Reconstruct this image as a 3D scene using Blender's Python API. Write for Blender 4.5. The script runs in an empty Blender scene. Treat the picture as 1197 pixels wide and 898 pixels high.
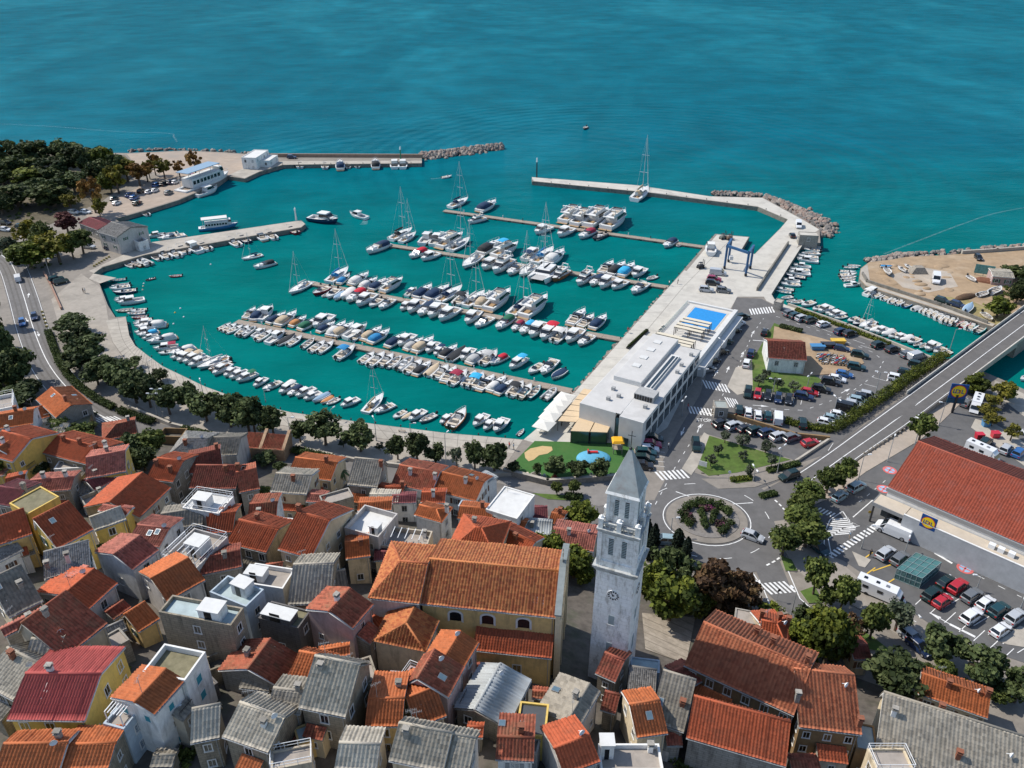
import bpy,math,random
import numpy as np
from mathutils import Vector,Matrix
random.seed(7)
rng=np.random.default_rng(7)
S=bpy.context.scene
COL=S.collection
R_=math.radians
# ------------------------------------------------------------------ camera, sky, sun, exposure
HC=110.0
FPX=950.0
cam=bpy.data.cameras.new('camera');cam.sensor_width=36.0;cam.lens=36.0*FPX/1197.0
cam.clip_start=1.0;cam.clip_end=12000
co=bpy.data.objects.new('camera',cam);COL.objects.link(co)
co.location=(0,0,HC);co.rotation_euler=(R_(60),0,0)
S.camera=co
SUN_EL=R_(50);SUN_V=Vector((-0.91,0.36,0)).normalized()
wd=bpy.data.worlds.new('World');S.world=wd;wd.use_nodes= True
nt=wd.node_tree
bg=nt.nodes['Background'];sky=nt.nodes.new('ShaderNodeTexSky');sky.sky_type='NISHITA'
sky.sun_disc= False ;sky.sun_elevation=SUN_EL;sky.sun_rotation=math.atan2(SUN_V.x,SUN_V.y)
sky.air_density=1.0;sky.dust_density=0.6;sky.ozone_density=1.5
nt.links.new(sky.outputs[0],bg.inputs[0]);bg.inputs[1].default_value=0.15
sl=bpy.data.lights.new('sun','SUN');sl.energy=4.4;sl.angle=R_(0.5);sl.color=(1.0,0.94,0.85)
so=bpy.data.objects.new('sun',sl);COL.objects.link(so)
sd=Vector((SUN_V.x*math.cos(SUN_EL),SUN_V.y*math.cos(SUN_EL),math.sin(SUN_EL)))
so.rotation_euler=sd.to_track_quat('Z','Y').to_euler();so.location=sd*400
S.view_settings.view_transform='Standard';S.view_settings.look='None'
S.view_settings.exposure=0.12;S.view_settings.gamma=1.0;S.view_settings.use_curve_mapping= False
S.cycles.max_bounces=5;S.cycles.diffuse_bounces=2;S.cycles.glossy_bounces=2;S.cycles.transmission_bounces=3
S.cycles.transparent_max_bounces=6;S.cycles.use_denoising= True ;S.cycles.caustics_reflective= False ;S.cycles.caustics_refractive= False
# ------------------------------------------------------------------ pixel of the photograph -> point of the place
C30,S30=math.cos(R_(30)),math.sin(R_(30))
def ray(px,py):
 u=(px-598.5)/FPX;v=(449-py)/FPX
 return Vector((u,C30+S30*v,-S30+C30*v))
def at(px,py,z=1.8):
 d=ray(px,py);t=(z-HC)/d.z
 return Vector((d.x*t,d.y*t,z))
_HB=[(-400,250),(-150,190),(-98,166),(-70,157),(-31,147),(0,135),(15.5,120),(30,111),(51,95),(79,80),(160,50),(300,-50)]
def yb(x):
 for (x0,y0),(x1,y1) in zip(_HB,_HB[1:]):
  if x<=x1: return y0+(y1-y0)*(x-x0)/(x1-x0)
 return -50
def ground(x,y):
 d=(yb(x)-y)/78.0
 t=min(1,max(0,d))
 return 1.8+19.0*(t**1.15)
def on(px,py,dz=0.0):
 z=1.8
 for _ in range(30):
  p=at(px,py,z);z+=0.6*(ground(p.x,p.y)+dz-z)
 p=at(px,py,z); return Vector((p.x,p.y,z))
def vw(v,*p):
 return (v[0]+p[0]/v[2],v[1]+p[1]/v[2])
# ------------------------------------------------------------------ materials
_M={}
def nodes(name):
 m=bpy.data.materials.new(name);m.use_nodes= True
 n=m.node_tree.nodes;l=m.node_tree.links
 return m,n,l,n['Principled BSDF']
def mat(name,col,rough=.7,var=.12,scale=2.0,metal=0,spec=.4,bump=0,coat=0,world= False ,sv= None ,course=0,dirt= None ,dscale=.25,damt=.5,alpha=1,rand=0):
 if name in _M: return _M[name]
 m,n,l,b=nodes(name)
 b.inputs['Roughness'].default_value=rough;b.inputs['Metallic'].default_value=metal
 b.inputs['Specular IOR Level'].default_value=spec;b.inputs['Coat Weight'].default_value=coat
 b.inputs['Coat Roughness'].default_value=.08
 if alpha<1:b.inputs['Alpha'].default_value=alpha
 tc=n.new('ShaderNodeTexCoord')
 vec=tc.outputs['Object']
 if world:
  g=n.new('ShaderNodeNewGeometry');vec=g.outputs['Position']
 dv=vec
 if sv:vm=n.new('ShaderNodeVectorMath');vm.operation='MULTIPLY';vm.inputs[1].default_value=sv;l.new(vec,vm.inputs[0]);dv=vm.outputs[0]
 nz=n.new('ShaderNodeTexNoise');nz.inputs['Scale'].default_value=scale;nz.inputs['Detail'].default_value=5;nz.inputs['Roughness'].default_value=.65
 l.new(vec,nz.inputs['Vector'])
 mr=n.new('ShaderNodeMapRange');mr.inputs[1].default_value=.3;mr.inputs[2].default_value=.7
 mr.inputs[3].default_value=1-var;mr.inputs[4].default_value=1+var
 l.new(nz.outputs['Fac'],mr.inputs[0])
 mul=n.new('ShaderNodeVectorMath');mul.operation='SCALE';mul.inputs[0].default_value=col[:3]
 l.new(mr.outputs[0],mul.inputs['Scale'])
 out=mul.outputs[0]
 if rand:
  oi=n.new('ShaderNodeObjectInfo');m2=n.new('ShaderNodeMapRange');m2.inputs[3].default_value=1-rand;m2.inputs[4].default_value=1+rand
  l.new(oi.outputs['Random'],m2.inputs[0]);s2=n.new('ShaderNodeVectorMath');s2.operation='SCALE'
  l.new(out,s2.inputs[0]);l.new(m2.outputs[0],s2.inputs['Scale']);out=s2.outputs[0]
 if dirt:
  n2=n.new('ShaderNodeTexNoise');n2.inputs['Scale'].default_value=dscale;n2.inputs['Detail'].default_value=8;n2.inputs['Roughness'].default_value=.7
  l.new(dv,n2.inputs['Vector'])
  r2=n.new('ShaderNodeMapRange');r2.inputs[1].default_value=.5;r2.inputs[2].default_value=.68;r2.inputs[4].default_value=damt
  l.new(n2.outputs['Fac'],r2.inputs[0])
  mx=n.new('ShaderNodeMix');mx.data_type='RGBA'
  l.new(r2.outputs[0],mx.inputs[0]);l.new(out,mx.inputs[6]);mx.inputs[7].default_value=(*dirt,1)
  out=mx.outputs[2]
 if course:
  sp=n.new('ShaderNodeSeparateXYZ');l.new(vec,sp.inputs[0]);ad=n.new('ShaderNodeMath');l.new(sp.outputs[0],ad.inputs[0]);l.new(sp.outputs[1],ad.inputs[1]);cb=n.new('ShaderNodeCombineXYZ');l.new(ad.outputs[0],cb.inputs[0]);l.new(sp.outputs[2],cb.inputs[1])
  bt=n.new('ShaderNodeTexBrick');bt.inputs['Scale'].default_value=1;bt.inputs['Brick Width'].default_value=course*2.2;bt.inputs['Row Height'].default_value=course;bt.inputs['Mortar Size'].default_value=.035;bt.inputs['Color1'].default_value=(1,1,1,1);cs=.93 if course>.6 else .84;bt.inputs['Color2'].default_value=(cs,cs,cs*.98,1);ms=.84 if course>.6 else .62;bt.inputs['Mortar'].default_value=(ms,ms,ms*.97,1)
  l.new(cb.outputs[0],bt.inputs['Vector']);mu=n.new('ShaderNodeVectorMath');mu.operation='MULTIPLY';l.new(out,mu.inputs[0]);l.new(bt.outputs['Color'],mu.inputs[1]);out=mu.outputs[0]
 l.new(out,b.inputs['Base Color'])
 if bump:
  bp=n.new('ShaderNodeBump');bp.inputs['Strength'].default_value=bump;bp.inputs['Distance'].default_value=.05
  l.new(nz.outputs['Fac'],bp.inputs['Height']);l.new(bp.outputs[0],b.inputs['Normal'])
 _M[name]=m
 return m
def tile_mat(name,cols,pitch,row,lichen=(.10,.09,.07),lam=.5):
 if name in _M: return _M[name]
 m,n,l,b=nodes(name)
 b.inputs['Roughness'].default_value=.8;b.inputs['Specular IOR Level'].default_value=.25
 uv=n.new('ShaderNodeTexCoord');mp=n.new('ShaderNodeVectorMath');mp.operation='MULTIPLY'
 mp.inputs[1].default_value=(1/pitch,1/row,0);l.new(uv.outputs['UV'],mp.inputs[0])
 fl=n.new('ShaderNodeVectorMath');fl.operation='FLOOR';l.new(mp.outputs[0],fl.inputs[0])
 wn=n.new('ShaderNodeTexWhiteNoise');wn.noise_dimensions='3D'
 oi=n.new('ShaderNodeObjectInfo');ad=n.new('ShaderNodeVectorMath');ad.operation='ADD'
 cm=n.new('ShaderNodeCombineXYZ');l.new(oi.outputs['Random'],cm.inputs[2]);l.new(fl.outputs[0],ad.inputs[0]);l.new(cm.outputs[0],ad.inputs[1])
 l.new(ad.outputs[0],wn.inputs['Vector'])
 cr=n.new('ShaderNodeValToRGB');cr.color_ramp.interpolation='LINEAR'
 e=cr.color_ramp.elements
 for i,c in enumerate(cols):
  pos=i/(len(cols)-1)
  if i<2:x=e[i];x.position=pos
  else :x=e.new(pos)
  x.color=(*c,1)
 e[0].position=0
 l.new(wn.outputs['Value'],cr.inputs[0])
 g=n.new('ShaderNodeNewGeometry')
 n2=n.new('ShaderNodeTexNoise');n2.inputs['Scale'].default_value=.45;n2.inputs['Detail'].default_value=9;n2.inputs['Roughness'].default_value=.72
 l.new(g.outputs['Position'],n2.inputs['Vector'])
 r2=n.new('ShaderNodeMapRange');r2.inputs[1].default_value=.48;r2.inputs[2].default_value=.75;r2.inputs[4].default_value=lam
 l.new(n2.outputs['Fac'],r2.inputs[0])
 mx=n.new('ShaderNodeMix');mx.data_type='RGBA';l.new(r2.outputs[0],mx.inputs[0]);l.new(cr.outputs[0],mx.inputs[6]);mx.inputs[7].default_value=(*lichen,1)
 m3=n.new('ShaderNodeMapRange');m3.inputs[3].default_value=.85;m3.inputs[4].default_value=1.15;l.new(oi.outputs['Random'],m3.inputs[0])
 sc=n.new('ShaderNodeVectorMath');sc.operation='SCALE';l.new(mx.outputs[2],sc.inputs[0]);l.new(m3.outputs[0],sc.inputs['Scale'])
 l.new(sc.outputs[0],b.inputs['Base Color'])
 _M[name]=m
 return m
# ------------------------------------------------------------------ mesh helper
class MB:
 def __init__(self):self.v=[];self.f=[];self.m=[];self.uv={}
 def add(self,vs,fs,mi=0):
  o=len(self.v);self.v.extend([tuple(p) for p in vs])
  for f in fs:self.f.append(tuple(o+i for i in f));self.m.append(mi)
  return self
 def box(self,c,s,rz=0,mi=0,taper=1.0):
  x,y,z=s[0]/2,s[1]/2,s[2]/2;ca,sa=math.cos(rz),math.sin(rz);vs=[]
  for k,(dz,t) in enumerate(((-z,1),(z,taper))):
   for dx,dy in ((-x,-y),(x,-y),(x,y),(-x,y)):
    dx*=t;dy*=t
    vs.append((c[0]+dx*ca-dy*sa,c[1]+dx*sa+dy*ca,c[2]+dz))
  return self.add(vs,[(3,2,1,0),(4,5,6,7),(0,1,5,4),(1,2,6,5),(2,3,7,6),(3,0,4,7)],mi)
 def boxz(self,x0,x1,y0,y1,z0,z1,mi=0):
  return self.box(((x0+x1)/2,(y0+y1)/2,(z0+z1)/2),(x1-x0,y1-y0,z1-z0),0,mi)
 def frus(self,b,zb,t,zt,mi=0):
  vs=[(b[0],b[2],zb),(b[1],b[2],zb),(b[1],b[3],zb),(b[0],b[3],zb),(t[0],t[2],zt),(t[1],t[2],zt),(t[1],t[3],zt),(t[0],t[3],zt)]
  return self.add(vs,[(3,2,1,0),(4,5,6,7),(0,1,5,4),(1,2,6,5),(2,3,7,6),(3,0,4,7)],mi)
 def tube(self,p0,p1,r0,r1= None ,n=8,mi=0,caps= True ):
  r1=r0 if r1 is None else r1
  p0=Vector(p0);p1=Vector(p1);d=(p1-p0).normalized()
  a=d.orthogonal().normalized();b=d.cross(a);vs=[]
  for p,r in ((p0,r0),(p1,r1)):
   for k in range(n):
    t=2*math.pi*k/n;vs.append(p+a*r*math.cos(t)+b*r*math.sin(t))
  fs=[(k,(k+1)%n,n+(k+1)%n,n+k) for k in range(n)]
  if caps:fs+=[tuple(range(n-1,-1,-1)),tuple(range(n,2*n))]
  return self.add(vs,fs,mi)
 def prism(self,poly,z0,z1,mi=0,side= None ):
  n=len(poly)
  a=sum(poly[i][0]*poly[(i+1)%n][1]-poly[(i+1)%n][0]*poly[i][1] for i in range(n))
  if a<0:poly=list(reversed(poly))
  zz=( lambda p:p[2] if len(p)>2 else z1)
  vs=[(p[0],p[1],z0) for p in poly]+[(p[0],p[1],zz(p)) for p in poly]
  self.add(vs,[tuple(range(n,2*n))],mi)
  return self.add(vs,[(i,(i+1)%n,n+(i+1)%n,n+i) for i in range(n)]+[tuple(range(n-1,-1,-1))],mi if side is None else side)
 def poly(self,pts,z= None ,mi=0):
  n=len(pts)
  a=sum(pts[i][0]*pts[(i+1)%n][1]-pts[(i+1)%n][0]*pts[i][1] for i in range(n))
  if a<0:pts=list(reversed(pts))
  return self.add([(p[0],p[1],p[2] if z is None else z) for p in pts],[tuple(range(n))],mi)
 def dome(self,c,r,sz,n=10,k=5,mi=0,top=1.0):
  vs=[];fs=[]
  for i in range(k+1):
   t=(math.pi/2)*i/k
   for j in range(n):
    a=2*math.pi*j/n;vs.append((c[0]+r[0]*math.cos(t)*math.cos(a),c[1]+r[1]*math.cos(t)*math.sin(a),c[2]+sz*math.sin(t)))
  for i in range(k):
   for j in range(n):fs.append((i*n+j,i*n+(j+1)%n,(i+1)*n+(j+1)%n,(i+1)*n+j))
  fs.append(tuple(range(n-1,-1,-1)))
  return self.add(vs,fs,mi)
 def loft(self,rings,closed= True ,caps=( True , True ),mi=0):
  n=len(rings[0]);vs=[p for r in rings for p in r];fs=[]
  for i in range(len(rings)-1):
   for j in range(n if closed else n-1):
    fs.append((i*n+j,i*n+(j+1)%n,(i+1)*n+(j+1)%n,(i+1)*n+j))
  if caps[0]:fs.append(tuple(range(n-1,-1,-1)))
  if caps[1]:fs.append(tuple(range((len(rings)-1)*n,len(rings)*n)))
  return self.add(vs,fs,mi)
 def mesh(self,name,mats,smooth= False ):
  me=bpy.data.meshes.new(name);me.from_pydata(self.v,[],self.f)
  for m in mats:me.materials.append(m)
  if len(mats)>1:me.polygons.foreach_set('material_index',self.m)
  if smooth:me.polygons.foreach_set('use_smooth',[ True ]*len(self.f))
  me.update(); return me
 def build(self,name,mats,parent= None ,loc= None ,smooth= False ):
  if not isinstance(mats,(list,tuple)):mats=[mats]
  return link(name,self.mesh(name,mats,smooth),parent,loc)
def link(name,data,parent= None ,loc= None ,rz= None ,scale= None ):
 o=bpy.data.objects.new(name,data);COL.objects.link(o)
 if parent is not None :o.parent=parent
 if loc is not None :o.location=loc
 if rz is not None :o.rotation_euler=(0,0,rz)
 if scale is not None :o.scale=scale
 return o
def tag(o,label,cat,group= None ):
 o['label']=label;o['category']=cat
 if group:o['group']=group
 return o
def thing(name,label,cat,loc=(0,0,0),rz=0,group= None ):
 o=link(name, None , None ,loc,rz);o.empty_display_size=.5
 return tag(o,label,cat,group)
def struct(o):o['kind']='structure'; return o
def stuff(o):o['kind']='stuff'; return o
def recolor(o,i,m):
 o.material_slots[i].link='OBJECT';o.material_slots[i].material=m
_ORD='first second third fourth fifth sixth seventh eighth ninth tenth eleventh twelfth thirteenth fourteenth fifteenth sixteenth seventeenth eighteenth nineteenth twentieth'.split()
def ordn(i):
 if i<=20: return _ORD[i-1]
 t={2:'twenty',3:'thirty',4:'forty',5:'fifty'}[i//10]
 return t+'-'+_ORD[i%10-1] if i%10 else {2:'twentieth',3:'thirtieth',4:'fortieth',5:'fiftieth'}[i//10]
# proto = list of (part name, mesh, parent part index or None, loc); one call makes one instance
def spawn(root,proto,only= None ):
 made=[]
 for nm,me,par,loc in proto:
  o=link(nm,me,root if par is None else made[par],loc);made.append(o)
 return made
# ================================================================== SETTING
M_conc=mat('pale_concrete',(.40,.365,.31),.85,.14,.35,world= True ,dirt=(.23,.21,.18),dscale=.12,damt=.6,bump=.2)
M_concw=mat('light_quay_concrete',(.50,.475,.42),.85,.08,.4,world= True ,dirt=(.30,.28,.25),dscale=.15,damt=.5)
M_wallc=mat('quay_wall',(.20,.185,.16),.9,.25,.8,world= True ,dirt=(.05,.06,.05),dscale=.5,damt=.7)
M_asph=mat('asphalt',(.125,.121,.118),.9,.14,.5,world= True ,dirt=(.085,.083,.081),dscale=.16,damt=.6)
M_asph2=mat('old_asphalt',(.15,.142,.135),.9,.14,.5,world= True ,dirt=(.10,.097,.094),dscale=.12,damt=.7)
M_pave=mat('paving',(.235,.21,.18),.9,.13,.8,world= True ,dirt=(.15,.135,.115),dscale=.12,damt=.7)
M_kerb=mat('kerb',(.36,.34,.30),.85,.1,1.5,world= True )
M_paint=mat('road_paint',(.74,.74,.72),.7,.12,1.2,world= True ,dirt=(.3,.3,.3),dscale=.9,damt=.5)
M_paint_y=mat('yellow_road_paint',(.62,.40,.06),.7,.15,1.0,world= True )
M_paint_r=mat('red_road_paint',(.55,.13,.12),.7,.15,1.0,world= True )
M_paint_b=mat('blue_road_paint',(.25,.40,.55),.7,.15,1.0,world= True )
M_dirt=mat('dirt',(.33,.235,.145),.95,.18,.35,world= True ,dirt=(.42,.33,.23),dscale=.12,damt=.8,bump=.3)
M_hill=mat('town_paving',(.115,.10,.085),.95,.35,.6,world= True ,dirt=(.06,.075,.04),dscale=.25,damt=.6)  # base colour darkened to paint in the shade of the narrow alleys
M_grass=mat('lawn',(.075,.125,.022),.95,.25,.7,world= True ,dirt=(.15,.13,.06),dscale=.15,damt=.45,bump=.3)
M_turf=mat('artificial_turf',(.045,.13,.028),.95,.10,1.2,world= True ,dirt=(.09,.16,.04),dscale=.2,damt=.4)
M_rock=mat('rock',(.34,.28,.235),.9,.35,.8,world= True ,rand=.15)
M_white=mat('white_plaster',(.72,.71,.68),.75,.06,1.5,world= True ,dirt=(.45,.43,.40),dscale=.6,damt=.4)
M_dark=mat('dark_opening',(.012,.013,.015),.25,.2,2)
M_glass=mat('window_glass',(.02,.028,.035),.08,.2,1,spec=.6)
M_metal=mat('grey_metal',(.30,.31,.32),.45,.1,2,metal=.6)
M_pole=mat('galvanised_pole',(.36,.37,.37),.5,.1,2,metal=.3)
M_lampw=mat('lamp_cover',(.75,.76,.76),.4,.03,2)
M_black=mat('black_rubber',(.015,.015,.016),.7,.2,3)
M_blackm=mat('black_metal',(.03,.03,.033),.5,.2,3)
M_wood=mat('weathered_decking',(.30,.25,.20),.85,.25,1.2,world= True ,dirt=(.2,.17,.14),dscale=.6)
M_stone=mat('stone_wall',(.27,.24,.20),.9,.35,2.2,world= True ,dirt=(.13,.12,.10),dscale=.5,damt=.7)
def px(*ps,z=1.8): return [at(a,b,z) for a,b in ps]
# --- water
def water():
 m,n,l,b=nodes('sea_water')
 g=n.new('ShaderNodeNewGeometry')
 sx=n.new('ShaderNodeSeparateXYZ');l.new(g.outputs['Position'],sx.inputs[0])
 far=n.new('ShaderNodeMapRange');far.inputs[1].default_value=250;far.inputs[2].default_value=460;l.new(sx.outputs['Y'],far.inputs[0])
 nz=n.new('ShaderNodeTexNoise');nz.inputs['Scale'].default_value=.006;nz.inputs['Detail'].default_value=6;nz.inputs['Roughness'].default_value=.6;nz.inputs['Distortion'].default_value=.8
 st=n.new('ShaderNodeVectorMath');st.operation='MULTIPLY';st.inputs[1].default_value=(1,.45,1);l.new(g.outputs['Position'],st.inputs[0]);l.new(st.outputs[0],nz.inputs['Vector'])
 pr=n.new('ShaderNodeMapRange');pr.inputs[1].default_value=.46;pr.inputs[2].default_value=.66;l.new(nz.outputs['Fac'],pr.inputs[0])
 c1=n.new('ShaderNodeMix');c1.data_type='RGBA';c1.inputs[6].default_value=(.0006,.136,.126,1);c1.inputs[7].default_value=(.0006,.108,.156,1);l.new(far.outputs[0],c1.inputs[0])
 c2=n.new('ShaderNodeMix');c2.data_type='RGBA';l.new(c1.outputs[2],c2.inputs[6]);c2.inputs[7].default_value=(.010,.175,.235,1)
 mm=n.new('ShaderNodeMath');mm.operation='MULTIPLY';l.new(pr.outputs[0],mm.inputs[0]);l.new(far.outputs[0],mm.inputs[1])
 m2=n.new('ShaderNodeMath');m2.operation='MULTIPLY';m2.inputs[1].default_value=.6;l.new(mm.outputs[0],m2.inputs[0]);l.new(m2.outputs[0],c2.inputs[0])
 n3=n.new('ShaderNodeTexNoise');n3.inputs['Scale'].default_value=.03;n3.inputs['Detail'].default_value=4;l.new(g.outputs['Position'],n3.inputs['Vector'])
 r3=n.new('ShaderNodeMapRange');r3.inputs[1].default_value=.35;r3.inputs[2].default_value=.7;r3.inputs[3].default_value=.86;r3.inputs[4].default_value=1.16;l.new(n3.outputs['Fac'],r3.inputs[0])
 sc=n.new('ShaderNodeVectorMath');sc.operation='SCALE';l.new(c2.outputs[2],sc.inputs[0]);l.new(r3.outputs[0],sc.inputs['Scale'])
 n5=n.new('ShaderNodeTexNoise');n5.inputs['Scale'].default_value=.05;n5.inputs['Detail'].default_value=9;n5.inputs['Roughness'].default_value=.72;n5.inputs['Distortion'].default_value=.4
 s5=n.new('ShaderNodeVectorMath');s5.operation='MULTIPLY';s5.inputs[1].default_value=(.7,2.2,1);l.new(g.outputs['Position'],s5.inputs[0]);l.new(s5.outputs[0],n5.inputs['Vector'])
 r5=n.new('ShaderNodeMapRange');r5.inputs[1].default_value=.3;r5.inputs[2].default_value=.7;r5.inputs[3].default_value=.87;r5.inputs[4].default_value=1.13;l.new(n5.outputs['Fac'],r5.inputs[0])
 sc2=n.new('ShaderNodeVectorMath');sc2.operation='SCALE';l.new(sc.outputs[0],sc2.inputs[0]);l.new(r5.outputs[0],sc2.inputs['Scale'])
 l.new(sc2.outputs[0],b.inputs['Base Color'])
 b.inputs['Roughness'].default_value=.9;b.inputs['Specular IOR Level'].default_value=0
 gl=n.new('ShaderNodeBsdfGlossy');gl.inputs['Roughness'].default_value=.14;fr=n.new('ShaderNodeFresnel');fr.inputs[0].default_value=1.33
 ff=n.new('ShaderNodeMath');ff.operation='MULTIPLY';ff.inputs[1].default_value=.09;l.new(fr.outputs[0],ff.inputs[0])
 ms=n.new('ShaderNodeMixShader');l.new(ff.outputs[0],ms.inputs[0]);l.new(b.outputs[0],ms.inputs[1]);l.new(gl.outputs[0],ms.inputs[2]);l.new(ms.outputs[0],n['Material Output'].inputs[0])
 w1=n.new('ShaderNodeTexNoise');w1.inputs['Scale'].default_value=.9;w1.inputs['Detail'].default_value=4;w1.inputs['Distortion'].default_value=.6
 s1=n.new('ShaderNodeVectorMath');s1.operation='MULTIPLY';s1.inputs[1].default_value=(.45,1.1,1);l.new(g.outputs['Position'],s1.inputs[0]);l.new(s1.outputs[0],w1.inputs['Vector'])
 w2=n.new('ShaderNodeTexNoise');w2.inputs['Scale'].default_value=.16;w2.inputs['Detail'].default_value=5;w2.inputs['Roughness'].default_value=.65;l.new(s1.outputs[0],w2.inputs['Vector'])
 h=n.new('ShaderNodeMath');h.operation='MULTIPLY_ADD';h.inputs[1].default_value=3.2;l.new(w2.outputs['Fac'],h.inputs[0]);l.new(w1.outputs['Fac'],h.inputs[2])
 amp=n.new('ShaderNodeMapRange');amp.inputs[3].default_value=.35;amp.inputs[4].default_value=1.0;l.new(far.outputs[0],amp.inputs[0])
 hh=n.new('ShaderNodeMath');hh.operation='MULTIPLY';l.new(h.outputs[0],hh.inputs[0]);l.new(amp.outputs[0],hh.inputs[1])
 last=hh.outputs[0]
 for (qx,qy,r0,r1,k) in ((560,235,90,200,.62),(745,190,60,190,.75)):
  c=at(qx,qy,0)
  d=n.new('ShaderNodeVectorMath');d.operation='DISTANCE';d.inputs[1].default_value=c;l.new(g.outputs['Position'],d.inputs[0])
  ps=n.new('ShaderNodeMath');ps.operation='MULTIPLY';ps.inputs[1].default_value=k;l.new(d.outputs['Value'],ps.inputs[0])
  sn=n.new('ShaderNodeMath');sn.operation='SINE';l.new(ps.outputs[0],sn.inputs[0])
  k1=n.new('ShaderNodeMapRange');k1.interpolation_type='SMOOTHSTEP';k1.inputs[1].default_value=r0;k1.inputs[2].default_value=r0+50;l.new(d.outputs['Value'],k1.inputs[0])
  k2=n.new('ShaderNodeMapRange');k2.interpolation_type='SMOOTHSTEP';k2.inputs[1].default_value=r1;k2.inputs[2].default_value=r1-60;l.new(d.outputs['Value'],k2.inputs[0])
  m1=n.new('ShaderNodeMath');m1.operation='MULTIPLY';l.new(k1.outputs[0],m1.inputs[0]);l.new(k2.outputs[0],m1.inputs[1])
  m3=n.new('ShaderNodeMath');m3.operation='MULTIPLY';l.new(m1.outputs[0],m3.inputs[0]);l.new(sn.outputs[0],m3.inputs[1])
  m4=n.new('ShaderNodeMath');m4.operation='MULTIPLY';l.new(m3.outputs[0],m4.inputs[0]);m4.inputs[1].default_value=.42
  fm=n.new('ShaderNodeMath');fm.operation='MULTIPLY';l.new(m4.outputs[0],fm.inputs[0]);l.new(far.outputs[0],fm.inputs[1])
  a=n.new('ShaderNodeMath');a.operation='ADD';l.new(last,a.inputs[0]);l.new(fm.outputs[0],a.inputs[1]);last=a.outputs[0]
 bp=n.new('ShaderNodeBump');bp.inputs['Strength'].default_value=.75;bp.inputs['Distance'].default_value=.5
 l.new(last,bp.inputs['Height']);l.new(bp.outputs[0],b.inputs['Normal']);l.new(bp.outputs[0],gl.inputs['Normal']);l.new(bp.outputs[0],fr.inputs['Normal'])
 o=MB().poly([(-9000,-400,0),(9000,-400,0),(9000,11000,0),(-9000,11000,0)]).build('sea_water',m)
 struct(o)
water()
# --- land
MAIN=[(-420,168),(-100,176),(60,178),(148,179),(215,176),(262,178),(318,182),(493,183),(493,191),(345,192.5),(330,193),(303,201),(286,209),(266,206),(255,214),(209,234),(170,246),(135,256),(172,284),(352,257.5),(357,262),(352,266),(170,298),(120,312.5),(109,320),(113,327),(116,331),(126,357),(135,371),(147,370),(151,392),(158,404),(172,415),(190,428),(240,452),(290,470),(340,482),(440,496),(520,506),(612,514),(632,497),(640,487),(672,458),(727,396),(782,335),(822,289),(836,273.5),(876,277),(866,293.5),(882,297),(912,267),(921,257),(886,242),(760,225.5),(622,212),(621.5,207),(744,216.5),(830,229.5),(892,231),(940,257),(958,268),(959,284),(938,286),(901.5,344),(905.5,350),(918.5,356.5),(990,379),(1098,419.5),(1113,419),(1163,440),(1400,545),(1500,700),(1500,1100),(-500,1100)]
land=MB().prism(px(*MAIN),-4,1.8,0,1)
struct(land.build('ground',[M_pave,M_wallc]))
EAST=[(1193,360),(1160,382),(1012,334.5),(1004.5,326),(1006,314),(1016,306.5),(1040,304),(1059,300.5),(1101,298.5),(1163,293.5),(1197,290),(1500,278),(1500,480),(1232,398)]
struct(MB().prism(px(*EAST),-4,1.8,0,1).build('east_ground',[M_dirt,M_wallc]))
# hill of the old town
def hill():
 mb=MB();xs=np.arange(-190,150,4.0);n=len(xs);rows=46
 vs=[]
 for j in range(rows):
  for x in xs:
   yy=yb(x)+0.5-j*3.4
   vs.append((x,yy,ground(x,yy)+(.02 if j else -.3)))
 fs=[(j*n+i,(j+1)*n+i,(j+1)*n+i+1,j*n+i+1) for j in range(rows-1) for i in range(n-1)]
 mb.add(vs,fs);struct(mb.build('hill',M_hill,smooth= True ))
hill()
_lv=[0]
def sheet(name,pts,m,z=1.8,lift=.03):
 o=MB().poly([at(a,b,z) for a,b in pts],z=z+lift).build(name,m);struct(o); return o
def slab(name,pts,m,h=.12,z=1.8,side= None ):
 o=MB().prism([at(a,b,z).xy for a,b in pts],z-.05,z+h,0,1).build(name,[m,side or M_kerb]);struct(o); return o
def smooth_path(ps,k=6):
 ps=[Vector(p) for p in ps];out=[]
 for i in range(len(ps)-1):
  p0=ps[max(i-1,0)];p1=ps[i];p2=ps[i+1];p3=ps[min(i+2,len(ps)-1)]
  for j in range(k):
   t=j/k
   out.append(.5*((2*p1)+(p2-p0)*t+(2*p0-5*p1+4*p2-p3)*t*t+(3*p1-p0-3*p2+p3)*t**3))
 out.append(ps[-1]); return out
def ribbon(mb,ps,w0,w1= None ,lift=0,mi=0,off=0):
 w1=w1 or w0;n=len(ps);vs=[]
 for i,p in enumerate(ps):
  a=ps[max(i-1,0)];b=ps[min(i+1,n-1)];d=(b-a);d.z=0;d.normalize();nn=Vector((-d.y,d.x,0))
  w=w0+(w1-w0)*i/max(1,n-1)
  vs+=[p+nn*(off+w/2)+Vector((0,0,lift)),p+nn*(off-w/2)+Vector((0,0,lift))]
 mb.add(vs,[(2*i,2*i+1,2*i+3,2*i+2) for i in range(n-1)],mi); return mb
def dashes(mb,ps,w,on_,off_,lift=0,offset=0):
 acc=0;seg=[]
 for a,b in zip(ps,ps[1:]):
  L=(b-a).length;k=max(1,int(L/.4))
  for j in range(k):
   p=a.lerp(b,j/k);s=acc%(on_+off_)
   if s<on_:seg.append(p)
   elif seg:
    if len(seg)>1:ribbon(mb,seg,w,lift=lift,off=offset)
    seg=[]
   acc+=L/k
 if len(seg)>1:ribbon(mb,seg,w,lift=lift,off=offset)
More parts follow.
